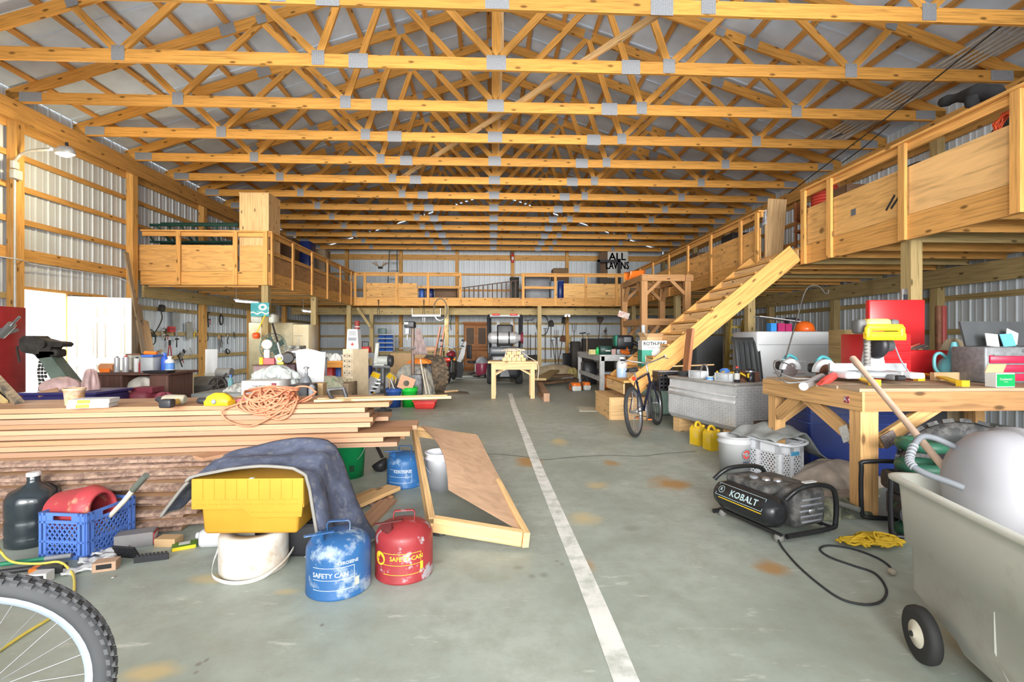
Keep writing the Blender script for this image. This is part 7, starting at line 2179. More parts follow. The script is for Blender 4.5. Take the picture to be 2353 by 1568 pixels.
for k in range(16):
 a,b = 2 * PI * k / 16,2 * PI * (k + 1) / 16
 def ed(q_):
  c_,s_ = math.cos(q_),math.sin(q_); m_ = max(abs(c_),abs(s_)); return (.09 * c_ / m_,.08 * s_ / m_)
 (xa,ya),(xb,yb) = ed(a),ed(b)
 mb.prism([(.035 * math.cos(a),.035 * math.sin(a)),(xa,ya),(xb,yb),(.035 * math.cos(b),.035 * math.sin(b))],.012,frame((0,0,0),(1,0,0),(0,0,1)))
mb.build('board',PINKW if 'PINKW' in globals() else LW[1],t)
one(MB().box((0,0,.02),(.12,.08,.04)),'yellow_block',P_YEL,'small yellow block on the floor right of the green bucket','block',FL(962,935),.3)
for k,(a,b,lb) in enumerate(((AD(966,826,10.4),FL(984,930,.04),'pale axe handle leaning on the round tyre'),(AD(975,850,10.3),FL(992,927,.04),'second pale handle leaning on the round tyre'))):
 t = thing('sledge_hammer',lb,'tool',b)
 MB().tube([V(0,0,0),a - b],.016,8).build('handle',mat('pale_handle'),t)
 MB().tube([V(-.10,0,.0),V(.10,0,.01)],.035,10).build('head',mat('pale_head',(.45,.42,.36)),t)
t = thing('red_tray','red tray on the floor at the end of the long wood strip','tray',FL(978,938))
MB().rbox((0,0,.07),(.42,.4,.14),.03,taper=.8).build('body',P_RED,t)
MB().rbox((0,0,.15),(.45,.43,.02),.01).build('rim',P_RED,t)
lump('white_rag','dirty white rag on the red tray','rag',FL(985,936) + V(0,.05,.16),(.18,.14,.08),mat('rag_white',(.5,.47,.40),rough=.9,bump=.5),seed=81)
# large muddy tyre
tcx = FL(1000,903)
tyre('tractor_tyre','big muddy tractor tyre standing before the motorcycle',(tcx.x - .05,tcx.y + .15,.44),.44,.40,Matrix.Rotation(.55,3,'Z') @ Matrix.Rotation(PI / 2,3,'Y'),mat('muddy_tyre',(.06,.05,.04),rough=.9,second=(.22,.15,.09),cut=.52,soft=.12,scale=7),24,rim_m=P_GREY)
lump('dirt_heap','brown dirt and leaves on the floor below the tractor tyre','dirt',(tcx.x + .35,tcx.y - .1,0),(.45,.3,.05),mat('dirt',(.10,.075,.05),rough=1,bump=1,scale=14),seed=83)
one(MB().tube([V(tcx.x + .25,tcx.y - .3,.05),V(tcx.x + .55,tcx.y - .15,.06)],.03,7),'small_log',HANDLE_W,'small pale log in the dirt below the tractor tyre','log')
lump('orange_vest','orange safety vest lying on the heap behind the tyre','vest',AD(965,836,11.2) + V(0,.1,0),(.26,.2,.12),mat('vest_orange',(.75,.22,.03),rough=.8,bump=.4),seed=84)
fit('engine_part','grey engine block on the floor behind the green bucket','engine',940,862,968,900,10,.3,mat('engine_grey',(.14,.15,.16),second=(.3,.31,.32),cut=.55,scale=10),.03,floor=True)
lump('tarp','pale tarpaulin bundle left of the tractor tyre','tarp',(AD(945,870,11.2).x,AD(945,870,11.2).y,.0),(.5,.4,AD(930,838,11.2).z),mat('tarp_pale',(.38,.36,.30),rough=.8,bump=.5,second=(.2,.22,.24),cut=.55),seed=85)
# drill press
c = AD(947,905,10.6)
z1_,zh = AD(947,800,10.6).z,AD(945,738,10.6).z
t = thing('drill_press','tall drill press with a brown cloth hung on it','machine',(c.x,c.y + .1,0))
MB().tube([V(0,0,0),V(0,0,zh - .05)],.04,12).build('column',mat('column_brown',(.20,.14,.11),metal=.3),t)
MB().rbox((-.05,-.06,zh - .08),(.22,.3,.14),.02).build('head',P_BLACK,t)
MB().rbox((-.10,-.12,zh - .22),(.11,.12,.18),.02).build('motor',P_GREY,t)
MB().box((-.11,-.212,zh - .055),(.09,.006,.05)).build('name_plate',PAPER,t); MB().box((-.10,-.182,zh - .23),(.06,.004,.1)).build('name_plate',PAPER,t)
MB().cyl((-.1,-.12,zh - .42),(-.1,-.12,zh - .3),.02).build('chuck',STEEL,t)
MB().box((-.09,-.1,z1_),(.34,.26,.03)).build('work_table',DSTEEL,t)
MB().rbox((0,-.03,.03),(.4,.5,.06),.02).build('base',DSTEEL,t)
one(MB().grid(lambda a,b: V((a - .5) * .32 * (.3 + .7 * b) + .06 * b,-.06 + .03 * math.sin(a * 9) * b,-b * .58),12,10,thick=lambda p: V(0,.01,0)),'brown_cloth',CLOTH('taupe_cloth',(.25,.19,.18)),'brown apron hanging from the drill press','cloth',(c.x + .14,c.y - .02,zh - .16))
# work bench at the back wall, bins, light tubes
wb0 = AY(852,808,19.0); wb1 = AY(1018,808,19.0)
table('back_bench','long yellow-green bench along the back wall',((wb0.x + wb1.x) / 2,19.6),(wb1.x - wb0.x,1.0),wb0.z,W_GREEN,.1)
fit('cardboard_sheet','large brown cardboard sheet standing before the back bench','sheet',897,812,978,872,15.0,.03,CARD,.005,floor=True)
bq = AY(868,806,18.9)
t = thing('bin_rack','white rack with four rows of blue parts bins','rack',(AY(886,806,18.9).x,19.0,wb0.z + .002))
rw_,rh = 34 * 18.6 / FPX,40 * 18.6 / FPX
MB().box((0,.15,rh / 2),(rw_,.03,rh)).build('back_panel',P_WHITE,t)
for j in range(4):
 MB().box((0,0,rh * (j + .04) / 4),(rw_,.32,.02)).build('shelf',P_WHITE,t)
 for i in range(2):
  MB().loft([[V(-rw_ / 4 + rw_ / 2 * i + sx * rw_ * .22,y,z) for sx,y,z in ((-1,.12,z0),(1,.12,z0),(1,-y1,z0 + 0),(-1,-y1,z0))] for z0,y1 in ((rh * (j + .08) / 4,.12),(rh * (j + .5) / 4,.17),(rh * (j + .8) / 4,.05))],smooth=False).build('blue_bin',mat('bin_blue',(.03,.11,.42),rough=.4),t)
fit('sewing_machine','dark frame machine on top of the blue bin rack','machine',868,755,886,767,19.0,.2,mat('pale_teal',(.20,.28,.28)),.02)
t,w_,h = fit('grey_box','grey-white appliance at the right of the back bench','appliance',964,775,972,806,18.9,.2,P_GREY,.02)
fit('orange_item','pale orange folded cloth on the back bench','cloth',975,797,1002,808,18.9,.3,mat('pale_orange',(.70,.42,.26)),.05)
for k,(u0,u1,v,d,rz_,lb) in enumerate(((543,592,692,10.9,1.1,'glowing tube light under the left loft nearest the corner post'),(697,722,715,13.6,1.1,'small glowing tube light deeper under the left loft'),(947,1012,726,16.5,0,'long glowing tube light under the back loft'))):
 a = AD(u0,v,d); b = AD(u1,v + (4 if k == 0 else 2 if k == 1 else 0),d + (1.0 if k < 2 else 0))
 t = thing('tube_light',lb,'tube light',(0,0,0))
 MB().beam(a + V(0,0,.03),b + V(0,0,.03),.12,.03).build('housing',P_WHITE,t)
 MB().tube([a,b],.022,8).build('tube',emit('tube_glow',(.92,.97,1),14),t)
 for e in (a,b): MB().beam(e + V(0,0,.04),V(e.x,e.y,LZ + .01 if k < 2 else LZ - .1),.01,.01).build('hanger_wire',STEEL,t)
 lg = bpy.data.lights.new('tube_light_glow','AREA'); lg.shape = 'RECTANGLE'; lg.size = (b - a).length; lg.size_y = .05; lg.energy = 38 if k < 2 else 60; lg.color = (.93,.97,1)
 o = bpy.data.objects.new('tube_light_glow',lg); COL.objects.link(o); o.location = (a + b) / 2 - V(0,0,.05); o.rotation_euler = (0,0,math.atan2((b - a).y,(b - a).x))
for k,(u,v,kd,lb) in enumerate(((870,712,'pliers','pair of black tongs hanging at the left of the back loft'),(974,715,'pliers','black hose clamp hanging left of the curved rail'),(1012,712,'coil','grey curved hose hanging beside the middle post'),(1036,738,'strap','black strap hanging on the back wall right of the tube light'))):
 tool(kd,lb,hang(u,v,0,Y=LBY - .06 if k < 3 else BY - .2),[.7,.8,.8,.8][k],OLDIRON if k != 2 else mat('wire_grey'),name={'coil': 'hanging_hose','strap': 'strap'}.get(kd,'tongs'))
for k,(a,b,lb) in enumerate(((AD(990,862,16.6),AD(1012,752,17.2),'left red-brown plank leaning on the middle post'),(AD(1004,862,16.6),AD(1022,752,17.2),'right red-brown plank leaning on the middle post'))):
 a.z = 0
 one(MB().beam(a,b,.05,.22,(0,1,0)),'leaning_plank',wood('red_plank',(.28,.11,.06),knots=False),lb,'board')
# curved bonnet and motorcycle
t = thing('curved_hood','tall curved white and black plastic panel beside the motorcycle','hood',FL(1058,868))
zq = AD(1060,784,16).z
MB().prism([(-.16,.0),(.04,0),(.10,.25),(.04,zq * .55),(.12,zq * .8),(-.02,zq * .72),(-.14,zq * .4)],.06,frame((0,0,0),(1,.3,0),(0,0,1))).build('black_shell',P_BLACK,t)
MB().prism([(-.12,zq * .45),(.02,zq * .74),(.16,zq),(.20,zq * .96),(.13,zq * .6),(.0,zq * .42)],.04,frame((0,-.05,0),(1,.3,0),(0,0,1))).build('white_shell',P_WHITE,t)
def bike_wheel(t,c,r,w_,Mx,knob=False,name='wheel',rim_m=STEEL,spokes=28,tyre_m=RUBBER):
 """tyre with rim, spokes and hub; Mx turns the z axle into place"""
 n = 56 if knob else 36
 tyre_m = mat('grey_rubber',(.06,.062,.066),rough=.8) if knob else tyre_m
 prof = [(r - w_ * .9,-w_ * .30),(r - w_ * .55,-w_ * .5),(r - w_ * .2,-w_ * .42),(r - .002,-w_ * .15),(r - .002,w_ * .15),(r - w_ * .2,w_ * .42),(r - w_ * .55,w_ * .5),(r - w_ * .9,w_ * .30),(r - w_ * .9,-w_ * .30)]
 o = MB().lathe(prof,c=c,M=Mx,n=n,caps=False).build(name,tyre_m,t)
 q_ = r - w_ * .85
 MB().lathe([(q_ - .022,-w_ * .22),(q_,-w_ * .3),(q_ + .004,-w_ * .28),(q_ + .002,w_ * .28),(q_,w_ * .3),(q_ - .022,w_ * .22),(q_ - .022,-w_ * .22)],c=c,M=Mx,n=n,caps=False).build('rim',rim_m,o)
 mb = MB()
 for k in range(spokes):
  a = 2 * PI * k / spokes
  s_ = .022 if k % 2 else -.022
  off = (.35 if k % 4 < 2 else -.35)
  mb.tube([V(c) + Mx @ V(.02 * math.cos(a + off * 2),.02 * math.sin(a + off * 2),s_),V(c) + Mx @ V((q_ - .02) * math.cos(a),(q_ - .02) * math.sin(a),0)],.0013,4)
 sp = mb.build('spoke',STEEL,o); sp['kind'] = 'stuff'
 MB().tube([V(c) + Mx @ V(0,0,-.045),V(c) + Mx @ V(0,0,.045)],.018,10).build('hub',STEEL,o)
 if knob:
  mb = MB()
  for k in range(64):
   for j,zz in enumerate((-.40,-.14,.14,.40)):
    a = 2 * PI * (k + (.5 if j in (1,2) else 0)) / 64
    rr_ = r - (.001 if j in (1,2) else w_ * .12)
    p = V(c) + Mx @ V(rr_ * math.cos(a),rr_ * math.sin(a),zz * w_)
    rad,tan = Mx @ V(math.cos(a),math.sin(a),zz * 1.2),Mx @ V(-math.sin(a),math.cos(a),0)
    mb.beam(p - tan * .0085,p + tan * .0085,w_ * .2,.012,rad)
  kb = mb.build('tread_knob',mat('knob_rubber',(.085,.087,.092),rough=.8),o); kb['kind'] = 'stuff'
 return o
def bicycle(name,label,loc,rz,lean,frame_m,knob=False,steer=0.0,full=True,rim_m=STEEL):
 t = thing(name,label,'bicycle',loc,0,None,(0,0,0))
 t.matrix_world = Matrix.Translation(loc) @ Matrix.Rotation(rz,4,'Z') @ Matrix.Rotation(lean,4,'X')
 r = .335
 My = Matrix.Rotation(PI / 2,3,'X')
 Ms = Matrix.Rotation(steer,3,'Z') @ My
 bike_wheel(t,V(0,0,r),r,.052,My,knob,rim_m=rim_m)
 bike_wheel(t,V(1.06,0,r),r,.052,Ms,knob,rim_m=rim_m)
 bb,st,hd1,hd2 = V(.43,0,.30),V(.26,0,.74),V(.86,0,.80),V(.90,0,.66)
 for a,b,rr_ in ((bb,st,.016),(st,hd1,.017),(bb,hd2,.019),(hd1,hd2,.02)): MB().tube([a,b],rr_,8).build('frame_tube',frame_m,t)
 for s_ in (-1,1):
  MB().tube([V(0,s_ * .055,r),bb + V(0,s_ * .03,0)],.009,6).build('chain_stay',frame_m,t)
  MB().tube([V(0,s_ * .055,r),st + V(0,s_ * .02,-.03)],.008,6).build('seat_stay',frame_m,t)
  MB().tube([hd2 + V(.0,s_ * .045,-.04),V(1.06,s_ * .05,r)],.012,7).build('fork_blade',frame_m,t)
 MB().tube([st,V(.22,0,.86)],.013,8).build('seat_post',STEEL,t)
 MB().loft([[V(x,y * w_,z + .012 * (1 - abs(y))) for y,z in ((-1,.865),(-.6,.90),(0,.905),(.6,.90),(1,.865))] + [V(x,0,.85)] for x,w_ in ((.08,.03),(.10,.085),(.20,.075),(.30,.03),(.36,.018))]).build('saddle',P_BLACK,t)
 MB().tube([hd1,V(.83,0,.92),V(.87,0,.95)],.014,8).build('stem',STEEL,t)
 MB().tube(spline([V(.66,-.33,1.03),V(.76,-.29,1.02),V(.86,-.12,.97),V(.87,0,.95),V(.86,.12,.97),V(.76,.29,1.02),V(.66,.33,1.03)],4),.011,8).build('handlebar',STEEL,t)
 for s_ in (-1,1):
  MB().tube([V(.66,s_ * .33,1.03),V(.75,s_ * .295,1.02)],.016,8).build('grip',P_BLACK,t)
  MB().tube([V(.77,s_ * .27,1.01),V(.80,s_ * .30,.99),V(.74,s_ * .35,.985)],.007,6).build('brake_lever',STEEL,t)
  MB().tube([bb + V(0,s_ * .05,0),bb + V(s_ * .12,s_ * .07,-.11)],.01,6).build('crank_arm',STEEL,t)
  pd = MB().box(bb + V(s_ * .12,s_ * .12,-.11),(.08,.09,.025)).build('pedal',P_BLACK,t)
  MB().box(bb + V(s_ * .12 - .042,s_ * .12,-.11),(.006,.06,.016)).build('amber_reflector',P_ORANGE,pd)
 MB().lathe([(.02,-.004),(.095,-.003),(.10,0),(.095,.003),(.02,.004)],c=bb + V(0,-.06,0),M=My,n=26).build('chainring',STEEL,t)
 mb = MB()
 for s_,z_ in ((1,.098),(-1,-.098)): mb.tube([bb + V(0,-.06,z_),V(0,-.06,r + z_ * .45)],.005,5)
 mb.build('chain',OLDIRON,t)
 MB().lathe([(.02,-.01),(.045,0),(.02,.01)],c=V(0,-.05,r),M=My,n=16).build('sprocket',STEEL,t)
 MB().cyl(V(.18,0,.76),V(.16,0,.77),.028).build('rear_reflector',mat('reflector_red',(.7,.05,.02),rough=.2),t)
 return t
bk = FL(1463,1005)
bf = FL(1492,974)
bdir = math.atan2(bf.y - bk.y,bf.x - bk.x)
bicycle('bicycle','dark city bicycle parked in front of the staircase landing',bk,bdir - .13,-.12,mat('bike_navy',(.012,.015,.035),rough=.25),False)
# second bicycle lying mostly outside the lower left corner, only its knobbly front wheel in view
wcx = AD(-98,1622,1.27)
kb = thing('bicycle','bicycle at the lower left corner with a knobbly tyre and pale rim','bicycle',(0,0,0))
bpy.data.objects.remove(kb)
yaw = .30
base = V(wcx.x,wcx.y,0) - V(math.cos(yaw),math.sin(yaw),0) * 1.06
bicycle('bicycle','bicycle at the lower left corner with a knobbly tyre and pale rim',base,yaw,.02,mat('bike_red',(.45,.05,.04),rough=.35),True,.10,rim_m=mat('pale_blue_rim',(.42,.50,.62),rough=.3,metal=.3))
# motorcycle seen from behind
mc = FL(1028,881)
t = thing('motorcycle','motorcycle seen from behind with a red tail light','motorcycle',(mc.x,mc.y,0),PI / 2 - .05)
Mxm = Matrix.Rotation(PI / 2,3,'X')
for x,nm in ((.05,'wheel'),(1.40,'wheel')):
 o = MB().lathe([(.20,-.05),(.27,-.075),(.31,-.04),(.315,0),(.31,.04),(.27,.075),(.20,.05),(.20,-.05)],c=(x,0,.315),M=Mxm,n=30,caps=False).build(nm,RUBBER,t)
 MB().lathe([(.03,-.05),(.2,-.04),(.2,.04),(.03,.05)],c=(x,0,.315),M=Mxm,n=20).build('rim',STEEL,o)
MB().loft([[V(x,y * w_,z + h_ * (1 - abs(y))) for y in (-1,-.5,0,.5,1)] + [V(x,0,z - .06)] for x,w_,z,h_ in ((-.12,.06,.76,.06),(.0,.13,.74,.08),(.4,.16,.70,.08),(.62,.12,.74,.06))]).build('seat',P_BLACK,t)
MB().ball((.82,0,.82),(.26,.15,.13),16,9).build('fuel_tank',mat('moto_red',(.20,.02,.03),rough=.2),t)
MB().rbox((.72,0,.45),(.44,.34,.38),.06).build('engine',OLDIRON,t)
MB().loft([[V(x,y * .09,z + .09 * (1 - y * y)) for y in (-1,-.5,0,.5,1)] + [V(x,0,z - .02)] for x,z in ((-.26,.52),(-.12,.63),(.1,.66))]).build('rear_fender',mat('moto_red'),t)
MB().rbox((-.19,0,.70),(.07,.24,.10),.03).build('tail_light',mat('tail_red',(.75,.06,.03),rough=.15),t)
for s_ in (-1,1):
 MB().ball((-.10,s_ * .22,.70),.04,10,6).build('turn_signal',mat('amber',(.75,.25,.02),rough=.2),t)
 MB().tube([V(.05,s_ * .10,.315),V(.0,s_ * .12,.68)],.02,8).build('shock_absorber',STEEL,t)
 MB().tube([V(1.4,s_ * .10,.315),V(1.12,s_ * .10,.98)],.022,8).build('fork_leg',STEEL,t)
 MB().tube([V(1.05,s_ * .30,1.08),V(1.02,s_ * .38,1.06)],.018,8).build('grip',P_BLACK,t)
 MB().tube([V(1.05,s_ * .25,1.08),V(1.06,s_ * .32,1.22)],.006,6).build('mirror_arm',STEEL,t)
 MB().ball((1.05,s_ * .34,1.25),(.015,.05,.035),10,6).build('mirror',P_BLACK,t)
MB().tube(spline([V(1.05,-.36,1.07),V(1.1,-.2,1.08),V(1.13,0,1.0),V(1.1,.2,1.08),V(1.05,.36,1.07)],4),.012,8).build('handlebar',STEEL,t)
MB().tube([V(.5,.17,.25),V(-.2,.19,.28)],[.04,.05],10).build('exhaust',STEEL,t)
# hutch, chair, vacuum
t,w_,h = fit('hutch','brown wooden hutch with glazed upper doors against the back wall','hutch',1066,743,1122,852,19.6,.5,wood('hutch_wood',(.25,.10,.035),knots=False,var=.05),.01,floor=True)
HW2 = wood('hutch_wood2',(.33,.14,.05),knots=False,var=.05)
MB().box((0,0,h + .03),(w_ + .1,.6,.06)).build('cornice',HW2,t)
for i in (-1,1):
 dr = MB().box((i * w_ * .24,-.255,h * .73),(w_ * .44,.02,h * .42)).build('door',HW2,t)
 MB().box((i * w_ * .24,-.268,h * .73),(w_ * .30,.01,h * .34)).build('door_glass',mat('dim_glass',(.10,.07,.05),rough=.6,spec=.1),dr)
 MB().ball((i * w_ * .05,-.275,h * .73),.02,8,5).build('knob',PAPER,dr)
 dr = MB().box((i * w_ * .24,-.255,h * .24),(w_ * .44,.02,h * .34)).build('door',HW2,t)
 MB().box((i * w_ * .24,-.268,h * .24),(w_ * .30,.01,h * .24)).build('raised_panel',wood('hutch_wood2'),dr)
MB().box((0,-.05,h * .46),(w_ + .04,.6,.05)).build('counter',HW2,t)
c = AD(1092,852,17.0)
t = thing('office_chair','black office chair in front of the brown hutch','chair',(c.x,c.y,0),.4)
MB().rbox((0,0,.48),(.46,.46,.08),.03).build('seat',P_BLACK,t); MB().rbox((-.23,0,.85),(.06,.42,.5),.025).build('backrest',P_BLACK,t)
MB().cyl((0,0,.1),(0,0,.45),.03).build('gas_stem',STEEL,t)
for k in range(5): MB().tube([V(0,0,.12),V(.28 * math.cos(k * 1.257),.28 * math.sin(k * 1.257),.05)],.02,6).build('leg',P_BLACK,t)
c = AD(1108,856,16.2)
t = thing('shop_vacuum','dark red shop vacuum beside the forklift','vacuum',(c.x,c.y,0))
MB().lathe([(.20,.08),(.22,.12),(.22,.45),(.21,.48)],n=20).build('tank',mat('vac_red',(.22,.03,.06),rough=.35),t)
MB().lathe([(.22,.48),(.22,.55),(.14,.66),(.05,.70)],n=20).build('motor_head',P_GREY,t)
MB().tube(spline([V(.18,-.1,.4),V(.3,-.2,.5),V(.22,-.3,.2),V(-.1,-.3,.06),V(-.3,-.1,.05)],5),.025,8).build('hose',P_BLACK,t)
for k in range(4): MB().ball((.16 * math.cos(k * PI / 2 + .7),.16 * math.sin(k * PI / 2 + .7),.04),.04,8,6).build('caster',P_BLACK,t)
# forklift seen from behind
fc = AD(1160,886,13.4)
t = thing('forklift','black forklift with a gas bottle seen from behind','forklift',(fc.x,fc.y,0),-.03)
FB_ = mat('forklift_black',(.022,.024,.028),rough=.3)
FG = mat('forklift_grey',(.09,.10,.11),rough=.35)
W2 = 84 * 13.4 / FPX / 2
zt_ = AD(1160,722,13.4).z
MB().rbox((0,.45,.55),(W2 * 1.75,1.0,.72),.12,4).build('counterweight',FB_,t)
MB().rbox((0,.42,.96),(W2 * 1.7,.9,.22),.07,4).build('engine_hood',FG,t)
for s_ in (-1,1):
 o = MB().lathe([(.10,-.09),(.26,-.10),(.29,-.06),(.29,.06),(.26,.10),(.10,.09)],c=(s_ * (W2 - .10),.45,.29),M=Matrix.Rotation(PI / 2,3,'Y'),n=24).build('rear_wheel',RUBBER,t)
 MB().lathe([(.02,-.12),(.15,-.11),(.15,.11),(.02,.12)],c=(s_ * (W2 - .10),.45,.29),M=Matrix.Rotation(PI / 2,3,'Y'),n=18).build('rim',CREAM,o)
 MB().lathe([(.12,-.12),(.30,-.12),(.34,-.06),(.34,.06),(.30,.12),(.12,.12)],c=(s_ * (W2 - .12),1.8,.34),M=Matrix.Rotation(PI / 2,3,'Y'),n=24).build('front_wheel',RUBBER,t)
 MB().tube([V(s_ * (W2 - .05),.25,.9),V(s_ * (W2 - .03),.30,zt_ - .1),V(s_ * (W2 - .05),.4,zt_ - .02)],.04,8).build('guard_post',FB_,t)
 MB().tube([V(s_ * (W2 - .05),1.75,.7),V(s_ * (W2 - .05),1.4,zt_ - .02)],.04,8).build('guard_post',FB_,t)
 MB().beam((s_ * .22,2.05,.1),(s_ * .22,2.05,zt_ - .05),.09,.12,(0,1,0)).build('mast_rail',FB_,t)
 MB().rbox((s_ * (W2 * .5),.3,zt_ - .0),(.22,.06,.05),.02).build('tail_light',mat('lens_red',(.7,.04,.03),rough=.2),t)
 MB().beam((s_ * .22,2.1,.08),(s_ * .22,3.1,.06),.12,.05).build('fork_blade',OLDIRON,t)
for k in range(5): MB().beam((-W2 + .05,.4 + k * .25,zt_ - .03),(W2 - .05,.4 + k * .25,zt_ - .03),.04,.05).build('roof_bar',FB_,t)
MB().rbox((0,1.0,1.15),(.5,.5,.12),.04).build('seat',P_BLACK,t); MB().rbox((0,.78,1.45),(.48,.12,.55),.05).build('backrest',P_BLACK,t)
gb_ = MB().lathe([(.03,-.46),(.12,-.44),(.165,-.36),(.17,-.34),(.17,.30),(.16,.35),(.10,.41),(.10,.47),(.085,.47)],c=(-.02,.16,1.33),M=Matrix.Rotation(PI / 2,3,'Y'),n=24).build('gas_bottle',mat('bottle_silver',(.55,.56,.57),rough=.35,metal=.5),t)
for x in (-.2,.12): MB().lathe([(.174,-.02),(.174,.02)],c=(x,.16,1.33),M=Matrix.Rotation(PI / 2,3,'Y'),n=24,caps=False).build('clamp_band',P_BLACK,gb_)
MB().lathe([(.09,0),(.15,.02),(.16,.08)],c=(.44,.16,1.33),M=Matrix.Rotation(PI / 2,3,'Y'),n=20).build('collar_ring',MAROON,gb_)
MB().prism([(-.18,.75),(.18,.75),(.08,.45),(.14,.25),(-.14,.25),(-.08,.45)],.04,frame((0,-.06,0),(1,0,0),(0,0,1))).build('rear_emblem_plate',P_GREY,t)
MB().cyl((0,-.11,.5),(0,-.05,.5),.06).build('tow_pin',FB_,t)
# sawhorse table with strapped blocks
sc0 = AD(1180,912,10.4)
ztb = AD(1180,832,10.2).z
t = thing('sawhorse_table','small pine work table in the middle of the aisle','table',(sc0.x,sc0.y + .35,0),-.03)
ww = 118 * 10.2 / FPX
PN = wood('pale_fir',(.68,.43,.22),var=.1)
MB().beam((-ww / 2,0,ztb - .02),(ww / 2,0,ztb - .02),.75,.04).build('table_top',PN,t)
for y in (-.30,.30):
 MB().beam((-ww / 2 + .08,y,ztb - .11),(ww / 2 - .02,y,ztb - .11),.04,.14).build('apron_board',PN,t)
 for x in (-1,1):
  MB().beam((x * (ww / 2 - .12),y,0),(x * (ww / 2 - .12),y,ztb - .04),.09,.05,(0,1,0)).build('leg',PN,t)
  MB().beam((x * (ww / 2 - .14),y + .03,ztb * .62),(x * (ww / 2 - .42),y + .03,ztb - .15),.03,.06,(0,1,0)).build('brace',PN,t)
k = 0
rows = [(0,5),(1,4),(2,3)]
lbl = ['bottom','middle','top']
for j,n in rows:
 for i in range(n):
  x = -.18 + (i - (n - 1) / 2) * .105 + .2
  one(MB().beam((x,-.18,0),(x,.12,0),.095,.07),'wood_block',PN if (i + j) % 2 else W_PALE,'wood block %s in the %s row of the bundle on the aisle table' % (['farthest left','second from left','third from left','fourth from left','farthest right'][i] if n == 5 else (['farthest left','second from left','third from left','farthest right'][i] if n == 4 else ['left','centre','right'][i]),lbl[j]),'block',(sc0.x,sc0.y + .35,ztb + .037 + j * .072),0,'bundled wood blocks')
t = thing('ratchet_strap','pale strap tied over the bundle of wood blocks','strap',(sc0.x + .02,sc0.y + .16,ztb))
ST = mat('pale_strap',(.60,.52,.42),rough=.9)
for x in (-.16,.02,.16): MB().tube(spline([V(x - .06,-.02,.02),V(x - .03,-.025,.14),V(x,.0,.25),V(x + .03,.2,.24),V(x + .05,.4,.03)],4),.011,6).build('band',ST,t)
MB().tube(spline([V(.18,-.02,.2),V(.3,-.1,.10),V(.45,-.2,.01),V(.52,-.24,-.12),V(.50,-.24,-.4)],5),.008,6).build('loose_end',ST,t)
lump('rag','cream rag heaped on the bundle of wood blocks','rag',(sc0.x + .0,sc0.y + .35,ztb + .22),(.24,.16,.06),mat('cream_rag',(.62,.54,.42),rough=.9,bump=.5),seed=91)
one(MB().beam(FL(1240,905,.03),FL(1252,916,.03),.12,.06),'short_plank',LW[2],'short pinkish plank on the floor at the right of the aisle table','board')
p,q_ = FL(1238,880,.09),FL(1256,914,.09)
one(MB().beam(p,q_,.12,.17),'timber_beam',LW[2],'red-brown beam on the floor behind the right leg of the aisle table','beam')
# ------------------------------------------------------------------ right middle: white bench, timber frame, tool wall
wn = V(2.62,11.35,0)
WPT = mat('chalky_white',(.55,.56,.56),rough=.6,var=.1,second=(.38,.37,.34),cut=.62,soft=.1)
wz = .92
WBx,WBy = .62,3.0
t = thing('work_table','long white painted work table before the timber frame','table',(wn.x + WBx / 2 - .04,wn.y + WBy / 2,0))
MB().beam((0,-WBy / 2,wz - .02),(0,WBy / 2,wz - .02),WBx,.04).build('table_top',WPT,t)
for sx in (-1,1):
 for sy in (-1,1): MB().beam((sx * (WBx / 2 - .06),sy * (WBy / 2 - .06),0),(sx * (WBx / 2 - .06),sy * (WBy / 2 - .06),wz - .04),.11,.11,(0,1,0)).build('leg',WPT,t)
 MB().beam((sx * (WBx / 2 - .02),-WBy / 2,wz - .09),(sx * (WBx / 2 - .02),WBy / 2,wz - .09),.03,.12).build('apron_board',WPT,t)
 MB().beam((sx * (WBx / 2 - .04),-WBy / 2 + .05,.33),(sx * (WBx / 2 - .04),WBy / 2 - .05,.33),.03,.11).build('stretcher',WPT,t)
 MB().beam((-WBx / 2,sx * (WBy / 2 - .02),wz - .09),(WBx / 2,sx * (WBy / 2 - .02),wz - .09),.03,.12).build('apron_board',WPT,t)
tw = thing('work_table','white table end board reaching right towards the staircase','table',(wn.x + WBx + .30,wn.y + .35,0))
MB().beam((-.32,0,wz - .02),(.36,0,wz - .02),.6,.04).build('table_top',WPT,tw)
for sx in (-.25,.3): MB().beam((sx,.2,0),(sx,.2,wz - .04),.09,.09,(0,1,0)).build('leg',WPT,tw)
ob = lambda u,dy=.1,v=815: V(AD(u,v,11.5).x,AD(u,v,11.5).y + dy,wz + .002)
t = thing('backpack_blower','big black and green backpack blower on the white table','power tool',ob(1442,.35))
MB().rbox((0,0,.30),(.46,.34,.34),.08,3).build('housing',P_BLACK,t); MB().rbox((-.2,0,.33),(.10,.3,.28),.04).build('green_side',mat('dark_green_plastic',(.01,.16,.10)),t)
MB().rbox((0,0,.06),(.40,.3,.12),.02).build('engine_base',mat('alloy_grey',(.42,.46,.50)),t)
MB().rbox((.05,-.18,.36),(.18,.02,.12),.01).build('grille',P_GREY,t)
MB().tube(spline([V(.2,-.1,.3),V(.34,-.15,.2),V(.36,-.1,.05)],5),.05,10).build('blower_tube',P_BLACK,t)
fit('green_case','dark green tool case with white lettering on the white table','case',1378,795,1407,815,11.6,.25,mat('case_green',(.015,.05,.04),rough=.4),.02,z=wz + .003)
MB().box((0,0,.0),(.12,.004,.03)).build('lettering',PAPER,[o for o in bpy.data.objects if o.get('label','').startswith('dark green tool case')][0]).location = (.05,-.128,.09)
bottle('bottle','bright green bottle left of the dark green case',ob(1375,.1),.04,.19,mat('bottle_green',(.02,.40,.10),rough=.25),neck=.5)
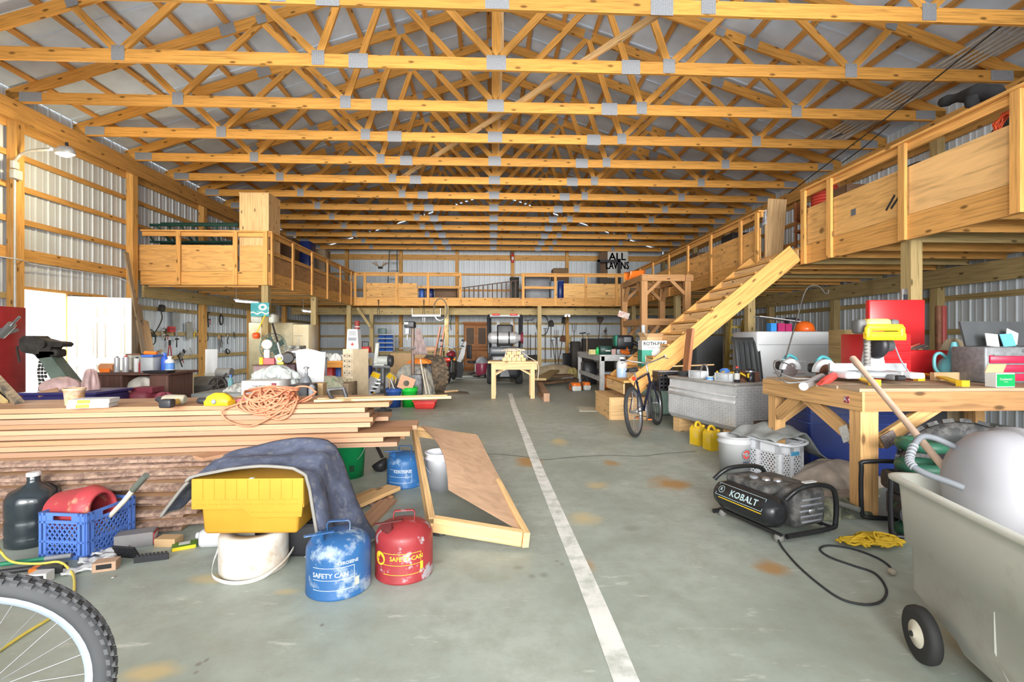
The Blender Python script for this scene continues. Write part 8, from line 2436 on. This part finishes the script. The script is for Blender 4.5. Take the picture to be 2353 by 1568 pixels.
carton('small_box','yellow and white carton leaning at the left on the white table',ob(1364,.15),(.16,.08,.12),.5,mat('carton_cream',(.65,.55,.25)))
carton('picture_frame','small pinkish picture card on the white table',ob(1411,.05),(.10,.02,.13),0,mat('pink_card',(.50,.32,.30)))
t = thing('orange_guard','orange plastic guard at the front of the white table','guard',ob(1436,.0) + V(0,0,.06),.2,None,(.3,.2,.2))
MB().rbox((0,0,0),(.22,.12,.09),.02).build('body',P_ORANGE,t); MB().tube([V(.05,0,.04),V(.02,0,.12)],.02,7).build('knob',P_ORANGE,t)
lump('small_parts','dark metal parts at the right on the white table','parts',ob(1460,.1),(.14,.12,.14),OLDIRON,seed=95)
one(MB().tube([V(0,0,0),V(0,0,.46)],.008,6),'thin_rod',HANDLE_W,'thin upright rod at the left end of the white table','rod',V(2.7,13.5,wz + .002))
lump('small_parts','little yellow and grey parts at the left corner of the white table','parts',V(2.78,13.1,wz + .002),(.10,.1,.07),mat('lemon'),seed=96)
# timber frame
TF = wood('timber_frame_w',(.40,.21,.085),var=.12)
t = thing('timber_stand','tall heavy timber stand with knee braces under the right loft edge','stand',(0,0,0))
x0_,x1_,y0_,y1_ = 3.32,4.28,10.35,11.9
ztf = AY(1490,632,y0_).z
zm = AY(1490,740,y0_).z
for x in (x0_,x1_):
 for y in (y0_,y1_):
  MB().beam((x,y,0),(x,y,ztf - .14),.13,.13,(0,1,0)).build('post',TF,t)
for y in (y0_,y1_):
 MB().beam((x0_ - .07,y,ztf - .07),(x1_ + .12,y,ztf - .07),.13,.14).build('top_beam',TF,t)
 MB().beam((x0_,y,zm),(x1_ + .05,y,zm),.11,.14).build('cross_beam',TF,t)
 for x,s_ in ((x0_,1),(x1_,-1)):
  MB().beam((x + s_ * .05,y,ztf - .42),(x + s_ * .36,y,ztf - .12),.07,.08,(0,1,0)).build('knee_brace',TF,t)
  MB().beam((x + s_ * .05,y,zm - .38),(x + s_ * .32,y,zm - .08),.07,.08,(0,1,0)).build('knee_brace',TF,t)
for x in (x0_,x1_):
 MB().beam((x,y0_ - .1,ztf - .07),(x,y1_ + .1,ztf - .07),.13,.14).build('side_beam',TF,t)
 MB().beam((x,y0_,zm),(x,y1_ + .1,zm),.11,.14).build('side_beam',TF,t)
 for y,s_ in ((y0_,1),(y1_,-1)): MB().beam((x,y + s_ * .05,ztf - .45),(x,y + s_ * .4,ztf - .1),.07,.08,(1,0,0)).build('knee_brace',TF,t)
t = thing('orange_slide','orange plastic scoop lying on top of the timber stand','scoop',AY(1458,641,11.4) + V(0,0,-.05),.4)
t.location.z = ztf + .0
MB().grid(lambda a,b: V((a - .5) * .45,.12 * math.cos(PI * b),.20 - .19 * math.sin(PI * b) + .06 * a),6,10,thick=lambda p: V(0,0,.012)).build('shell',P_ORANGE,t)
one(MB().box((0,0,0),(.28,.03,.15),ry=.3),'pink_packet',mat('pink_packet_m',(.55,.32,.28),second=(.65,.6,.55),cut=.5,scale=7),'pinkish printed packet stuck on the left post of the timber stand','packet',AY(1433,724,y1_ - .08))
one(MB().box((0,0,.05),(.07,.06,.1)),'yellow_tape',mat('tape_yellow',(.8,.7,.02)),'small yellow tape measure on the cross beam of the timber stand','tape measure',(x0_ - .02,y0_ - .0,zm + .07))
pv = AY(1482,785,y0_ - .2)
one(MB().tube([V(pv.x,pv.y,0),V(pv.x - .02,pv.y + .05,AY(1482,748,y0_).z)],.045,12),'white_pipe',P_WHITE,'short white plastic pipe standing by the timber stand post','pipe')
# boxes at the stair foot
cz = .845
rb_ = AD(1505,850,7.75)
t = carton('heater_carton','green and white heater carton standing on a low stair tread',(rb_.x,7.78,nz(10) + .002),(.40,.30,.43),-.08,PAPER)
MB().box((0,-.151,.14),(.398,.004,.27)).build('green_panel',mat('carton_green',(.0,.20,.13)),t); MB().box((-.201,0,.14),(.004,.298,.27)).build('green_panel',mat('carton_green'),t)
mb = MB(); letters(mb,'ROTH-PAK',.085,frame((.0,-.153,.375),(1,0,0),(0,0,1)),bold=.0016,sx=.85); letters(mb,'Instant 500',.045,frame((0,-.153,.315),(1,0,0),(0,0,1))); mb.build('lettering',INK,t)
MB().lathe([(.09,0),(.09,.006),(.02,.007)],c=(.04,-.152,.21),M=Matrix.Rotation(PI / 2,3,'X'),n=24).build('round_picture',PAPER,t); MB().box((-.10,-.154,.1),(.10,.004,.17)).build('white_panel',PAPER,t)
tb_ = AD(1483,815,8.6)
t = carton('torn_carton','torn open brown carton behind the heater carton',(tb_.x + .05,8.25,nz(9) + .002),(.36,.24,.30),.2,CARD,open_flaps=True)
t = thing('blue_jug','clear jug of blue liquid on a stair tread behind the bicycle','jug',(nx(11) - .08,7.95,nz(11) + .002))
MB().lathe([(.08,0),(.085,.02),(.085,.14),(.08,.15)],n=18).build('liquid',mat('blue_liquid',(.05,.30,.65),rough=.15),t); MB().lathe([(.088,0),(.09,.02),(.09,.24),(.04,.30),(.04,.34)],n=18,caps=False).build('shell',glass('clear_glass'),t)
p,q_ = AD(1563,870,6.9),AD(1587,756,7.0); p.z = 0
one(MB().beam(p,q_,.04,.20,(0,1,0)),'leaning_board',wood('reddish_board',(.40,.17,.08),knots=False),'reddish-brown board leaning against the stair stringer','board')
one(MB().tube([q_.lerp(p,.38) + V(-.18,.08,0),q_.lerp(p,.38) + V(.45,.1,.02)],.012,7),'thin_stake',HANDLE_W,'thin stick lying behind the reddish board','stick')
# chainsaws, engine
for k,(u0,u1,v1,lb) in enumerate(((1311,1336,902,'left orange and white chainsaw on the floor by the white table'),(1338,1357,900,'right smaller orange chainsaw on the floor by the white table'))):
 c = FL((u0 + u1) / 2,v1 - 2)
 d_ = 1430 / (v1 - 779); w_ = (u1 - u0) * d_ / FPX
 t = thing('chainsaw',lb,'chainsaw',c + V(0,.15,0),.3)
 MB().rbox((0,0,.11),(w_ * .8,.30,.20),.04,3).build('engine_cover',P_ORANGE,t)
 MB().rbox((-.02,-.13,.07),(w_ * .9,.10,.13),.03).build('white_casing',mat('casing_grey',(.55,.55,.52)),t)
 MB().tube(spline([V(-w_ * .4,-.05,.05),V(-w_ * .5,0,.22),V(-.02,.02,.33),V(w_ * .35,.02,.26),V(w_ * .4,0,.1)],5),.016,8).build('handle',P_BLACK,t)
 MB().box((.05,.38,.07),(.012,.50,.08)).build('guide_bar',STEEL,t)
 MB().cyl((.04,-.185,.10),(.04,-.19,.10),.025).build('cap',PAPER,t)
c = FL(1399,897)
t = thing('blower_engine','orange backpack engine unit on the floor under the white table','power tool',c + V(0,.15,0))
MB().rbox((0,0,.20),(.40,.26,.38),.12,4).build('orange_cover',mat('burnt_orange',(.62,.17,.015),rough=.35),t)
MB().cyl((0.02,-.14,.14),(.02,-.155,.14),.05,18).build('starter_disc',P_BLACK,t); MB().cyl((0.02,-.155,.14),(.02,-.16,.14),.028,18).build('white_badge',PAPER,t)
MB().rbox((.05,.12,.38),(.36,.2,.14),.04).build('grey_top',mat('alloy_grey'),t); MB().tube(spline([V(-.2,.1,.4),V(-.24,.05,.5),V(-.15,0,.52)],4),.025,8).build('strap',P_BLACK,t)
one(MB().box((0,0,.004),(.9,.55,.008),rz=-.1),'floor_board',mat('pale_board',(.50,.48,.38),rough=.7),'thin pale board lying flat on the floor by the landing step','board',FL(1385,941))
# tool wall at the back right
YB = BY - .16
for kind,u,v,tl_,L,m_,lb in (
  ('rake',1213,765,0,1.9,OLDIRON,'iron rake hanging left of the back loft post'),
  ('shovel',1219,800,PI,1.2,OLDIRON,'short shovel hanging head down beside the forklift'),
  ('spade',1231,798,PI,1.3,OLDIRON,'narrow spade hanging head down left of the back loft post'),
  ('coil',1247,748,0,.9,OLDIRON,'large loop of dark hose on the back wall'),
  ('clamp',1232,750,.6,.7,RUSTY,'dark red clamp bar at the left of the back tool wall'),
  ('hoe',1253,785,0,1.9,OLDIRON,'hoe leaning right of the back loft post'),
  ('shovel',1266,775,0,1.8,OLDIRON,'round shovel hanging blade up on the back tool wall'),
  ('spade',1293,768,-.12,1.8,OLDIRON,'dark spade hanging blade up next to the round shovel'),
  ('shovel',1306,760,PI,1.2,mat('tool_mustard',(.40,.27,.06)),'yellow-handled shovel hanging below the twin bulbs'),
  ('fork',1319,785,0,1.6,OLDIRON,'digging fork leaning in the middle of the back tool wall'),
  ('broom',1376,770,-.08,1.9,OLDIRON,'dark broom hanging head up at the right of the back tool wall'),
  ('rake',1281,800,.06,1.7,OLDIRON,'garden rake leaning in the bundle of handles'),
  ('hoe',1272,805,.14,1.5,OLDIRON,'leftmost hoe in the bundle of handles'),
  ('shovel',1288,805,-.18,1.5,RUSTY,'rusty shovel leaning at the right of the bundle of handles'),
  ('fork',1277,800,-.03,1.6,RUSTY,'rusty fork in the middle of the bundle of handles'),
  ('saw',1384,770,.8,.6,RUSTY,'rusty saw hanging beside the dark broom'),
  ('clamp',1352,790,.1,.9,OLDIRON,'tall bar clamp behind the white table'),
  ('pliers',1392,768,0,.6,OLDIRON,'black tongs hanging near the right loft post'),
  ('hammer',1340,780,.1,.7,OLDIRON,'sledge hammer standing behind the white table')):
 hM = hang(u,v,tl_,Y=YB)
 t = tool(kind,lb,hM,L,m_,mat('dark_handle',(.12,.08,.05),rough=.8),name='garden_' + kind if kind in ('fork','rake') else kind)
t = thing('twin_bulb_lamp','twin glowing bulbs above the yellow-handled shovel','lamp',AY(1304,726,17.5))
for s_ in (-1,1): MB().ball((s_ * .06,0,0),.04,10,7).build('bulb',emit('bulb_glow',(1,.95,.85),10),t)
MB().box((0,0,.05),(.16,.04,.03)).build('socket_bar',PAPER,t); MB().tube([V(0,0,.06),V(0,0,2.18 - t.location.z + .05)],.01,6).build('stem',STEEL,t)
fit('dark_barrow','dark metal wheelbarrow tray stood on end behind the white table','wheelbarrow',1313,785,1335,858,18.5,.4,OLDIRON,.04,floor=True)
fit('dark_board','black panel leaning on the back tool wall','panel',1292,812,1313,858,18.0,.05,P_BLACK,.01,floor=True,rz=.4)
fit('dark_shelf','dark shelf unit on the back wall behind the backpack blower','shelf',1340,778,1412,830,19.6,.4,mat('shelf_dark',(.05,.045,.04),rough=.8),.01,floor=True)
fit('dark_bin','black bin under the white table','bin',1342,832,1372,862,13.6,.5,P_BLACK,.03,floor=True)
lump('sacking','heap of pale burlap sacks below the back tool wall','sack',FL(1285,868) + V(0,.4,0),(.75,.5,.42),mat('burlap',(.35,.28,.18),rough=.95,bump=.6),seed=101)
lump('straw_bundle','bundle of yellowish straw mats by the white table','straw',FL(1319,870) + V(0,.2,0),(.22,.3,.34),mat('straw_mat',(.45,.38,.15),rough=.9,var=.4,scale=20),seed=102)
lump('white_rag','white rag on the floor in front of the straw bundle','rag',FL(1307,872),(.22,.15,.10),P_WHITE,seed=103)
for k,(u0,v0,u1,v1,z,w_,lb) in enumerate(((1242,872,1275,852,.25,.3,'greenish plank at the left of the back lumber pile'),(1250,880,1320,872,.10,.3,'dark plank at the front of the back lumber pile'),(1245,866,1310,862,.18,.35,'brown plank in the middle of the back lumber pile'))):
 p,q_ = FL(u0,v0,z),FL(u1,v1,z)
 one(MB().beam(p,q_,w_,.06),'timber_beam',W_GREEN if k == 0 else W_DARK,lb,'board')
# ------------------------------------------------------------------ under the right loft
t,w_,h = fit('white_appliance','large white appliance under the right loft','appliance',1738,762,1918,860,7.2,.75,mat('appliance_white',(.62,.64,.66),rough=.3,var=.03),.03,floor=True,n=3)
ap = V(*t.location); ah = h
MB().box((0,-.378,h * .86),(w_ * .98,.006,.006)).build('door_seam',P_GREY,t)
oa = lambda u,dy=.0: V(AD(u,762,7.2).x,ap.y + dy,ah + .002)
t = thing('hard_hat','orange hard hat on top of the white appliance','hard hat',oa(1876,-.1))
MB().lathe([(.135,.0),(.14,.01),(.138,.06),(.115,.12),(.06,.155),(.01,.165)],n=26,sy=1.15).build('shell',mat('hat_orange',(.72,.13,.015),rough=.25),t)
MB().lathe([(.13,.0),(.165,.004),(.165,.012),(.13,.018)],n=26,sy=1.15).build('brim',mat('hat_orange'),t)
carton('pink_bin','dark pink plastic bin on the white appliance',oa(1815,-.1),(.11,.14,.13),0,mat('bin_pink',(.40,.02,.12)))
carton('pink_bin','second dark pink bin beside the first on the appliance',oa(1832,-.1),(.10,.14,.12),.05,mat('bin_pink'))
carton('blue_bin','small blue bin on the white appliance',oa(1795,-.12),(.09,.12,.13),0,mat('bin_azure',(.03,.25,.65)))
one(MB().beam((-.35,0,.14),(.35,0,.05),.2,.012),'white_slab',P_WHITE,'white panel lying tilted across the bins on the appliance','panel',oa(1822,.0) + V(0,0,.10))
fit('black_bag','black bag behind the bins on the white appliance','bag',1812,730,1840,762,7.5,.15,P_BLACK,.03,z=ah + .002)
c = AD(1738,850,6.9)
t = thing('black_sled','black ribbed plastic sled leaning on the white appliance','sled',(c.x,c.y,0),-.1,None,(-.25,0,-.1))
hS = AD(1738,766,6.9).z
MB().grid(lambda a,b: V((a - .5) * .36,.02 * math.sin(a * PI) + .05 * (b > .93),b * hS),10,12,thick=lambda p: V(0,-.03,0)).build('shell',mat('sled_black',(.035,.04,.042),rough=.45),t)
for k in range(4): MB().tube([V(-.13 + .085 * k,-.0,.1),V(-.10 + .07 * k,-.0,hS * .94)],.012,6).build('rib',P_BLACK,t)
fit('dark_cage','dark wire dog crate under the staircase','crate',1600,772,1662,860,9.6,.6,mat('cage_dark',(.05,.055,.06),rough=.6),.01,floor=True)
t = thing('yellow_ladder','worn yellow ladder leaning under the staircase','ladder',(0,0,0))
for u0,u1 in ((1660,1680),(1692,1708)):
 a,b = AD(u0,858,9.3),AD(u1,735,9.7); a.z = 0
 MB().beam(a,b,.03,.08,(0,1,0)).build('side_rail',mat('ladder_mustard',(.28,.20,.04)),t)
for k in range(6): MB().beam(AD(1664 + 3.3 * k,842 - 18 * k,9.35 + .06 * k),AD(1695 + 2.6 * k,842 - 18 * k,9.35 + .06 * k),.03,.05).build('rung',mat('ladder_mustard'),t)
hk = [AD(1797,862,4.75),AD(1812,800,4.8),AD(1832,730,4.85),AD(1846,680,4.85),AD(1858,660,4.85),AD(1875,656,4.85),AD(1888,664,4.85),AD(1895,674,4.85),AD(1902,674,4.85),AD(1904,666,4.85)]
hk[0].z = 0
hk[0] = hk[1] + (hk[1] - hk[3]) * ((hk[1].z) / (hk[3].z - hk[1].z)); hk[0].z = 0
one(MB().tube(spline(hk,5),.007,7),'shepherd_hook',OLDIRON,'tall thin black shepherd hook standing behind the workbench','hook')
t,w_,h = fit('spirit_level','silver spirit level standing behind the red chest lid','level',2073,664,2087,835,5.1,.03,STEEL,.004,floor=True)
MB().box((0,-.02,h - .09),(.04,.01,.06)).build('vial',P_BLACK,t)
for k,(u0,u1,v0,m_,lb) in enumerate(((2157,2166,703,RUSTY,'left rusty iron post behind the watering can'),(2167,2178,703,mat('pipe_red',(.20,.035,.03)),'right dark red iron post behind the watering can'))):
 fit('iron_post',lb,'post',u0,v0,u1,840,5.6,.06,m_,.01,floor=True)
t,w_,h = fit('oak_shelf','dim wooden shelf behind the tool chests','shelf',1940,758,2020,775,6.1,.3,W_GREEN,.005,floor=True)
lump('brown_sack','brown rope and sack heap behind the watering can','sack',V(AD(2190,800,4.9).x,AD(2190,800,4.9).y,.0),(.22,.2,AD(2190,782,4.9).z),mat('burlap'),seed=111)
# ------------------------------------------------------------------ things on the lofts
DK = LZ + .275
MG = mat('mast_green',(.015,.06,.045),rough=.4)
t = thing('lattice_mast','long dark green lattice ladder lying on the left loft','mast',(0,0,0))
for yy,v0,v1 in ((11.0,517,556),(11.35,514,560)):
 a,b = AY(328,v0,yy),AY(548,v0 + 1,yy)
 c_,d_ = AY(345,v1,yy),AY(548,v1,yy)
 MB().tube([a,b],.03,8).build('chord',MG,t); MB().tube([c_,d_],.022,8).build('chord',MG,t)
 for k in range(8):
  MB().tube([a.lerp(b,(k + .1) / 8),c_.lerp(d_,(k + (.9 if k % 2 else .3)) / 8)],.018,7).build('diagonal',MG,t)
for k in range(2): MB().beam((AY(360 + 150 * k,560,11.2).x,10.9,DK),(AY(360 + 150 * k,560,11.2).x,11.45,DK),.1,.12).build('bearer',W_GREEN,t)
for k,(u0,v0,u1,d,m_,lb) in enumerate(((622,530,640,11.3,OLDIRON,'black chair back on the left loft behind the plywood box'),(646,548,668,12.2,W_DARK,'dark brown chest on the left loft, nearest of its row'),(674,553,706,13.0,W_DARK,'dark wardrobe lying on the left loft'),(712,560,742,14.0,DB,'dark blue box on the left loft'),(745,578,775,15.2,WEATH,'grey carton at the far end of the left loft'))):
 c = AD((u0 + u1) / 2,v0,d)
 ww_ = (u1 - u0) * d / FPX
 t = thing('loft_chest' if k else 'chair',lb,'chair' if k == 0 else 'chest',(min(c.x - .3,-5.2),c.y,DK + .001))
 hh_ = c.z - DK
 if k == 0:
  for s_ in (-.16,.16): MB().tube([V(s_,0,0),V(s_,.05,hh_ + .2)],.02,7).build('leg',m_,t); MB().tube([V(s_,-.4,0),V(s_,-.4,.45)],.02,7).build('leg',m_,t)
  MB().rbox((0,-.2,.46),(.4,.44,.05),.02).build('seat',m_,t); MB().rbox((0,.04,hh_ - .05),(.38,.03,.25),.01).build('backrest',m_,t)
 else:
  MB().rbox((0,0,hh_ / 2),(ww_,.5,hh_),.015,1).build('body',m_,t); MB().box((0,0,hh_ + .01),(ww_ + .03,.53,.02)).build('lid',m_,t)
# back loft
def lad(name,label,a0,a1,b0,b1,n,m_,w_=.03):
 t = thing(name,label,'ladder',(0,0,0))
 MB().beam(a0,a1,w_,.07,(0,1,0)).build('side_rail',m_,t); MB().beam(b0,b1,w_,.07,(0,1,0)).build('side_rail',m_,t)
 for k in range(n): MB().beam(V(a0).lerp(V(a1),(k + .5) / n),V(b0).lerp(V(b1),(k + .5) / n),.03,.045).build('rung',m_ if name != 'step_ladder' else STEEL,t)
 return t
Yl = 20.4
p_ = lambda u,v,y=Yl: AY(u,v,y)
a0,a1,b0,b1 = p_(889,648),p_(895,574),p_(914,648),p_(912,574)
for q_ in (a0,b0): q_.z = DK
lad('step_ladder','dark step ladder standing on the back loft',a0,a1,b0,b1,7,mat('ladder_dark',(.04,.06,.055)))
a0,a1,b0,b1 = p_(1062,662,18),p_(1190,645,18),p_(1062,688,18),p_(1190,689,18)
for q_ in (b0,b1): q_.z = DK + .04
lad('wood_ladder','old wooden ladder lying on edge on the back loft',a0,a1,b0,b1,12,mat('grey_brown',(.13,.09,.07),rough=.8))
t = thing('antlers','pale antlers on a skull plate hung on the back wall','antlers',p_(874,614,BY - .1))
for s_ in (-1,1):
 for k in range(3): MB().tube(spline([V(s_ * .04,0,0),V(s_ * (.12 + .07 * k),-.1,.08 + .03 * k),V(s_ * (.16 + .1 * k),-.12,.24 - .03 * k)],4),.012,6).build('tine',HANDLE_W,t)
MB().rbox((0,0,-.02),(.2,.05,.1),.02).build('skull_plate',OLDIRON,t)
t = thing('fire_extinguisher','red fire extinguisher on the back wall post','fire extinguisher',p_(1178,604,BY - .29))
MB().lathe([(.06,0),(.07,.02),(.07,.32),(.05,.37),(.02,.40)],n=16).build('tank',P_RED,t); MB().box((0,-.071,.18),(.09,.006,.14)).build('paper_band',PAPER,t)
MB().tube(spline([V(0,0,.42),V(-.08,0,.46),V(-.11,0,.3),V(-.08,0,.15)],4),.014,6).build('hose',P_BLACK,t); MB().box((0,0,.42),(.10,.04,.05)).build('handle',P_BLACK,t)
for k,(u0,v0,u1,d,m_,lb) in enumerate(((965,666,975,17.6,P_BLUE,'left blue tote behind the back loft rail'),(980,666,996,17.6,DB,'dark blue tote behind the back loft rail'),(1000,664,1050,17.8,W_DARK,'dark brown crate at the end of the left back railing'),(1206,640,1262,18.0,P_GREY,'long dark grey box behind the right back railing'),(1265,650,1280,17.6,mat('pale_blue_tote',(.35,.42,.50)),'pale blue tote behind the right back railing'),(1281,648,1294,17.6,DB,'navy tote next to the knotty plywood'),(1172,640,1192,19.0,OLDIRON,'dark machine beside the wooden ladder'))):
 c = AD((u0 + u1) / 2,v0,d)
 t = thing('loft_tote',lb,'tote',(c.x,c.y,DK + .001)); ww_ = (u1 - u0) * d / FPX; hh_ = c.z - DK
 MB().rbox((0,0,hh_ / 2),(ww_,.45,hh_),.02,1,taper=.95).build('body',m_,t); MB().box((0,0,hh_ + .01),(ww_ + .02,.48,.025)).build('lid',m_,t)
t = thing('seat_cushion','brown cushion on a dark trunk on the back loft','cushion',(p_(1286,622,19).x,19,DK))
hc_ = p_(1286,618,19).z - DK
MB().rbox((0,0,hc_ - .1),(.62,.5,.2),.06,3).build('cushion',mat('cushion_brown',(.17,.11,.06),rough=.9),t); MB().box((0,0,(hc_ - .2) / 2),(.66,.5,hc_ - .2)).build('trunk',W_DARK,t)
s0,s1 = p_(1396,632,20.2),p_(1443,577,20.2)
t = thing('letter_sign','white sign board with large black letters on the back loft','sign',((s0.x + s1.x) / 2,20.2,DK))
sh = s1.z - DK; sw = s1.x - s0.x
MB().box((0,0,sh / 2),(sw,.03,sh)).build('board',PAPER,t)
mb = MB(); letters(mb,'ALL',.44,frame((-.02,-.017,sh - .26),(1,0,0),(0,0,1)),bold=.012,sx=1.0); letters(mb,'LAWNS',.44,frame((-.02,-.017,sh - .64),(1,0,0),(0,0,1)),bold=.012,sx=.66); mb.build('lettering',INK,t)
t = thing('brown_board','brown panel standing left of the letter sign','panel',(p_(1388,600,20.3).x,20.35,DK))
MB().box((0,0,sh / 2),(.42,.03,sh)).build('panel',W_DARK,t)
f0,f1 = p_(1373,632,19.6),p_(1425,598,19.6)
t = thing('framed_picture','black picture frame leaning in front of the letter sign','frame',((f0.x + f1.x) / 2,19.6,DK))
fh,fw = f1.z - DK,f1.x - f0.x
for x in (-fw / 2 + .04,fw / 2 - .04): MB().box((x,0,fh / 2),(.12,.05,fh)).build('frame_bar',P_BLACK,t)
for z in (.04,fh - .04): MB().box((0,0,z),(fw,.05,.10)).build('frame_bar',P_BLACK,t)
MB().box((0,.02,fh * .35),(fw * .8,.01,fh * .5)).build('picture',mat('dark_picture',(.08,.07,.05)),t)
# right loft
rl = lambda u,v,X=LXR + .03: AX(u,v,X)
t = thing('black_jacket','black jacket lying over the right loft railing','jacket',(0,0,0))
jp = [rl(2150,243),rl(2185,232),rl(2225,224),rl(2262,220),rl(2288,222)]
JK = CLOTH('jacket_black',(.018,.018,.02))
rd = [.03,.05,.055,.06,.05,.045,.05,.06,.07,.08,.09,.10,.10,.09,.085,.08,.08,.075,.07,.06,.05]
MB().tube(spline([p + V(.05,0,.03) for p in jp],5),rd,10).build('sleeve',JK,t)
MB().tube([rl(2238,222),rl(2236,236),rl(2232,248)],[.08,.07,.05],10).build('cuff',JK,t)
c = rl(2302,275)
mb = MB(); pts = []
for k in range(9):
 for j in range(12):
  a = 2 * PI * j / 12
  pts.append(c + V(.10 + R.uniform(-.04,.04),.16 * math.cos(a) * R.uniform(.6,1.1),.12 * math.sin(a) * R.uniform(.7,1.2) - .02))
one(mb.tube(spline(pts,3),.009,6),'extension_cord',mat('red_orange_cord',(.55,.07,.02)),'bundle of red-orange cord hung inside the right loft railing','cord')
t = thing('dark_pack','dark green-black pack standing behind the right loft railing','pack',(LXR + .30,rl(2262,300).y,DK))
hp = rl(2262,272).z - DK
MB().loft([[V(x * k,y * k,z) for x,y in ((-.16,-.2),(.16,-.2),(.16,.2),(-.16,.2))] for k,z in ((1,0),(1.1,.2),(1,hp - .25),(.3,hp))],smooth=True).build('body',mat('pack_dark',(.025,.03,.025),rough=.9),t)
c = rl(1830,540,LXR + .5)
t = thing('wood_chair','brown wooden chair at the top of the stairs on the right loft','chair',(LXR + .75,c.y - .1,DK),.5)
CW = wood('chair_wood',(.26,.09,.03),knots=False)
for x in (-.2,.2):
 for y in (-.2,.2): MB().tube([V(x,y,0),V(x,y,.45 if y < 0 else .95)],.022,8).build('leg',CW,t)
MB().rbox((0,0,.45),(.46,.46,.04),.015).build('seat',CW,t); MB().rbox((0,.21,.80),(.46,.04,.34),.03).build('backrest',CW,t); MB().box((.05,.185,.84),(.05,.006,.05)).build('white_emblem',PAPER,t)
a,b = rl(1775,588,LXR + .25),rl(1786,458,LXR + .3); a.z = DK
one(MB().beam(a,b,.03,.34,(1,0,0)),'leaning_board',TANB,'wide tan board standing beside the top of the stairs','board')
a = rl(1757,500,LXR + .05)
t = thing('white_flag','small white and blue folded card beside the top rail at the stairs','card',a)
MB().box((0,0,0),(.02,.09,.26)).build('sheet',mat('flag_print',(.55,.57,.62),second=(.05,.07,.2),cut=.55,scale=14),t); MB().box((.02,0,-.45),(.02,.03,.8)).build('stick',HANDLE_W,t)
c = rl(1894,450,LXR + .25)
t = thing('red_hose','ribbed red hose coil behind the right loft panel','hose',(c.x,c.y,DK))
for k in range(7): MB().tube([V(.16 * math.cos(2 * PI * j / 18),.16 * math.sin(2 * PI * j / 18),c.z - DK - .16 + .045 * k) for j in range(18)],.024,7,closed=True).build('turn',mat('hose_red',(.50,.05,.03)),t)
MB().box((0,0,(c.z - DK - .2) / 2),(.3,.3,c.z - DK - .2)).build('stand',CARD,t)
for k,(u,v,w_,m_,lb) in enumerate(((1945,430,.3,W_DARK,'dark carton behind the knotty panel of the right loft'),(2110,378,.22,P_BLACK,'black box behind the figured panel of the right loft'),(1680,540,.5,P_BLACK,'black crate on the right loft beyond the stairs'),(1600,585,.6,W_DARK,'brown carton far along the right loft'))):
 c = rl(u,v,LXR + .3)
 carton('loft_carton',lb,(LXR + .45,c.y,DK + .001),(.5,w_,c.z - DK),0,m_)
# conduits stored along the right eave, a white pipe and thin rods
for k in range(6):
 one(MB().tube([V(6.35 + .10 * k,3.2 + .3 * (k % 3),EAVE + HB + .02),V(6.35 + .10 * k,9.2 - .4 * (k % 2),EAVE + HB + .02)],.018,7),'conduit_pipe',GAL,'grey conduit stored on the right truss chords, %s from the ridge side' % ['first','second','third','fourth','fifth','sixth'][k],'pipe',group='conduits on the right truss chords')
a,b = AX(1925,388,6.9),AX(2005,352,6.9)
one(MB().tube([V(6.9,a.y + .2,EAVE + HB + .06),V(6.9,b.y - .2,EAVE + HB + .06)],.05,10),'white_pipe',P_WHITE,'white plastic pipe lying on the right truss chords','pipe')
for k,(p0,p1,lb) in enumerate((((1812,445,9.9),(2300,60,5.6),'longest thin dark cable slanting under the right roof'),((1935,375,8.8),(2045,286,7.9),'short thin rod under the right roof'),((1905,320,9.4),(1975,284,8.9),'second short rod hung between the right trusses'))):
 a,b = AY(*p0),AY(*p1)
 one(MB().tube([a,a.lerp(b,.5) - V(0,0,.03),b],.010,6),'thin_cable',OLDIRON,lb,'cable')
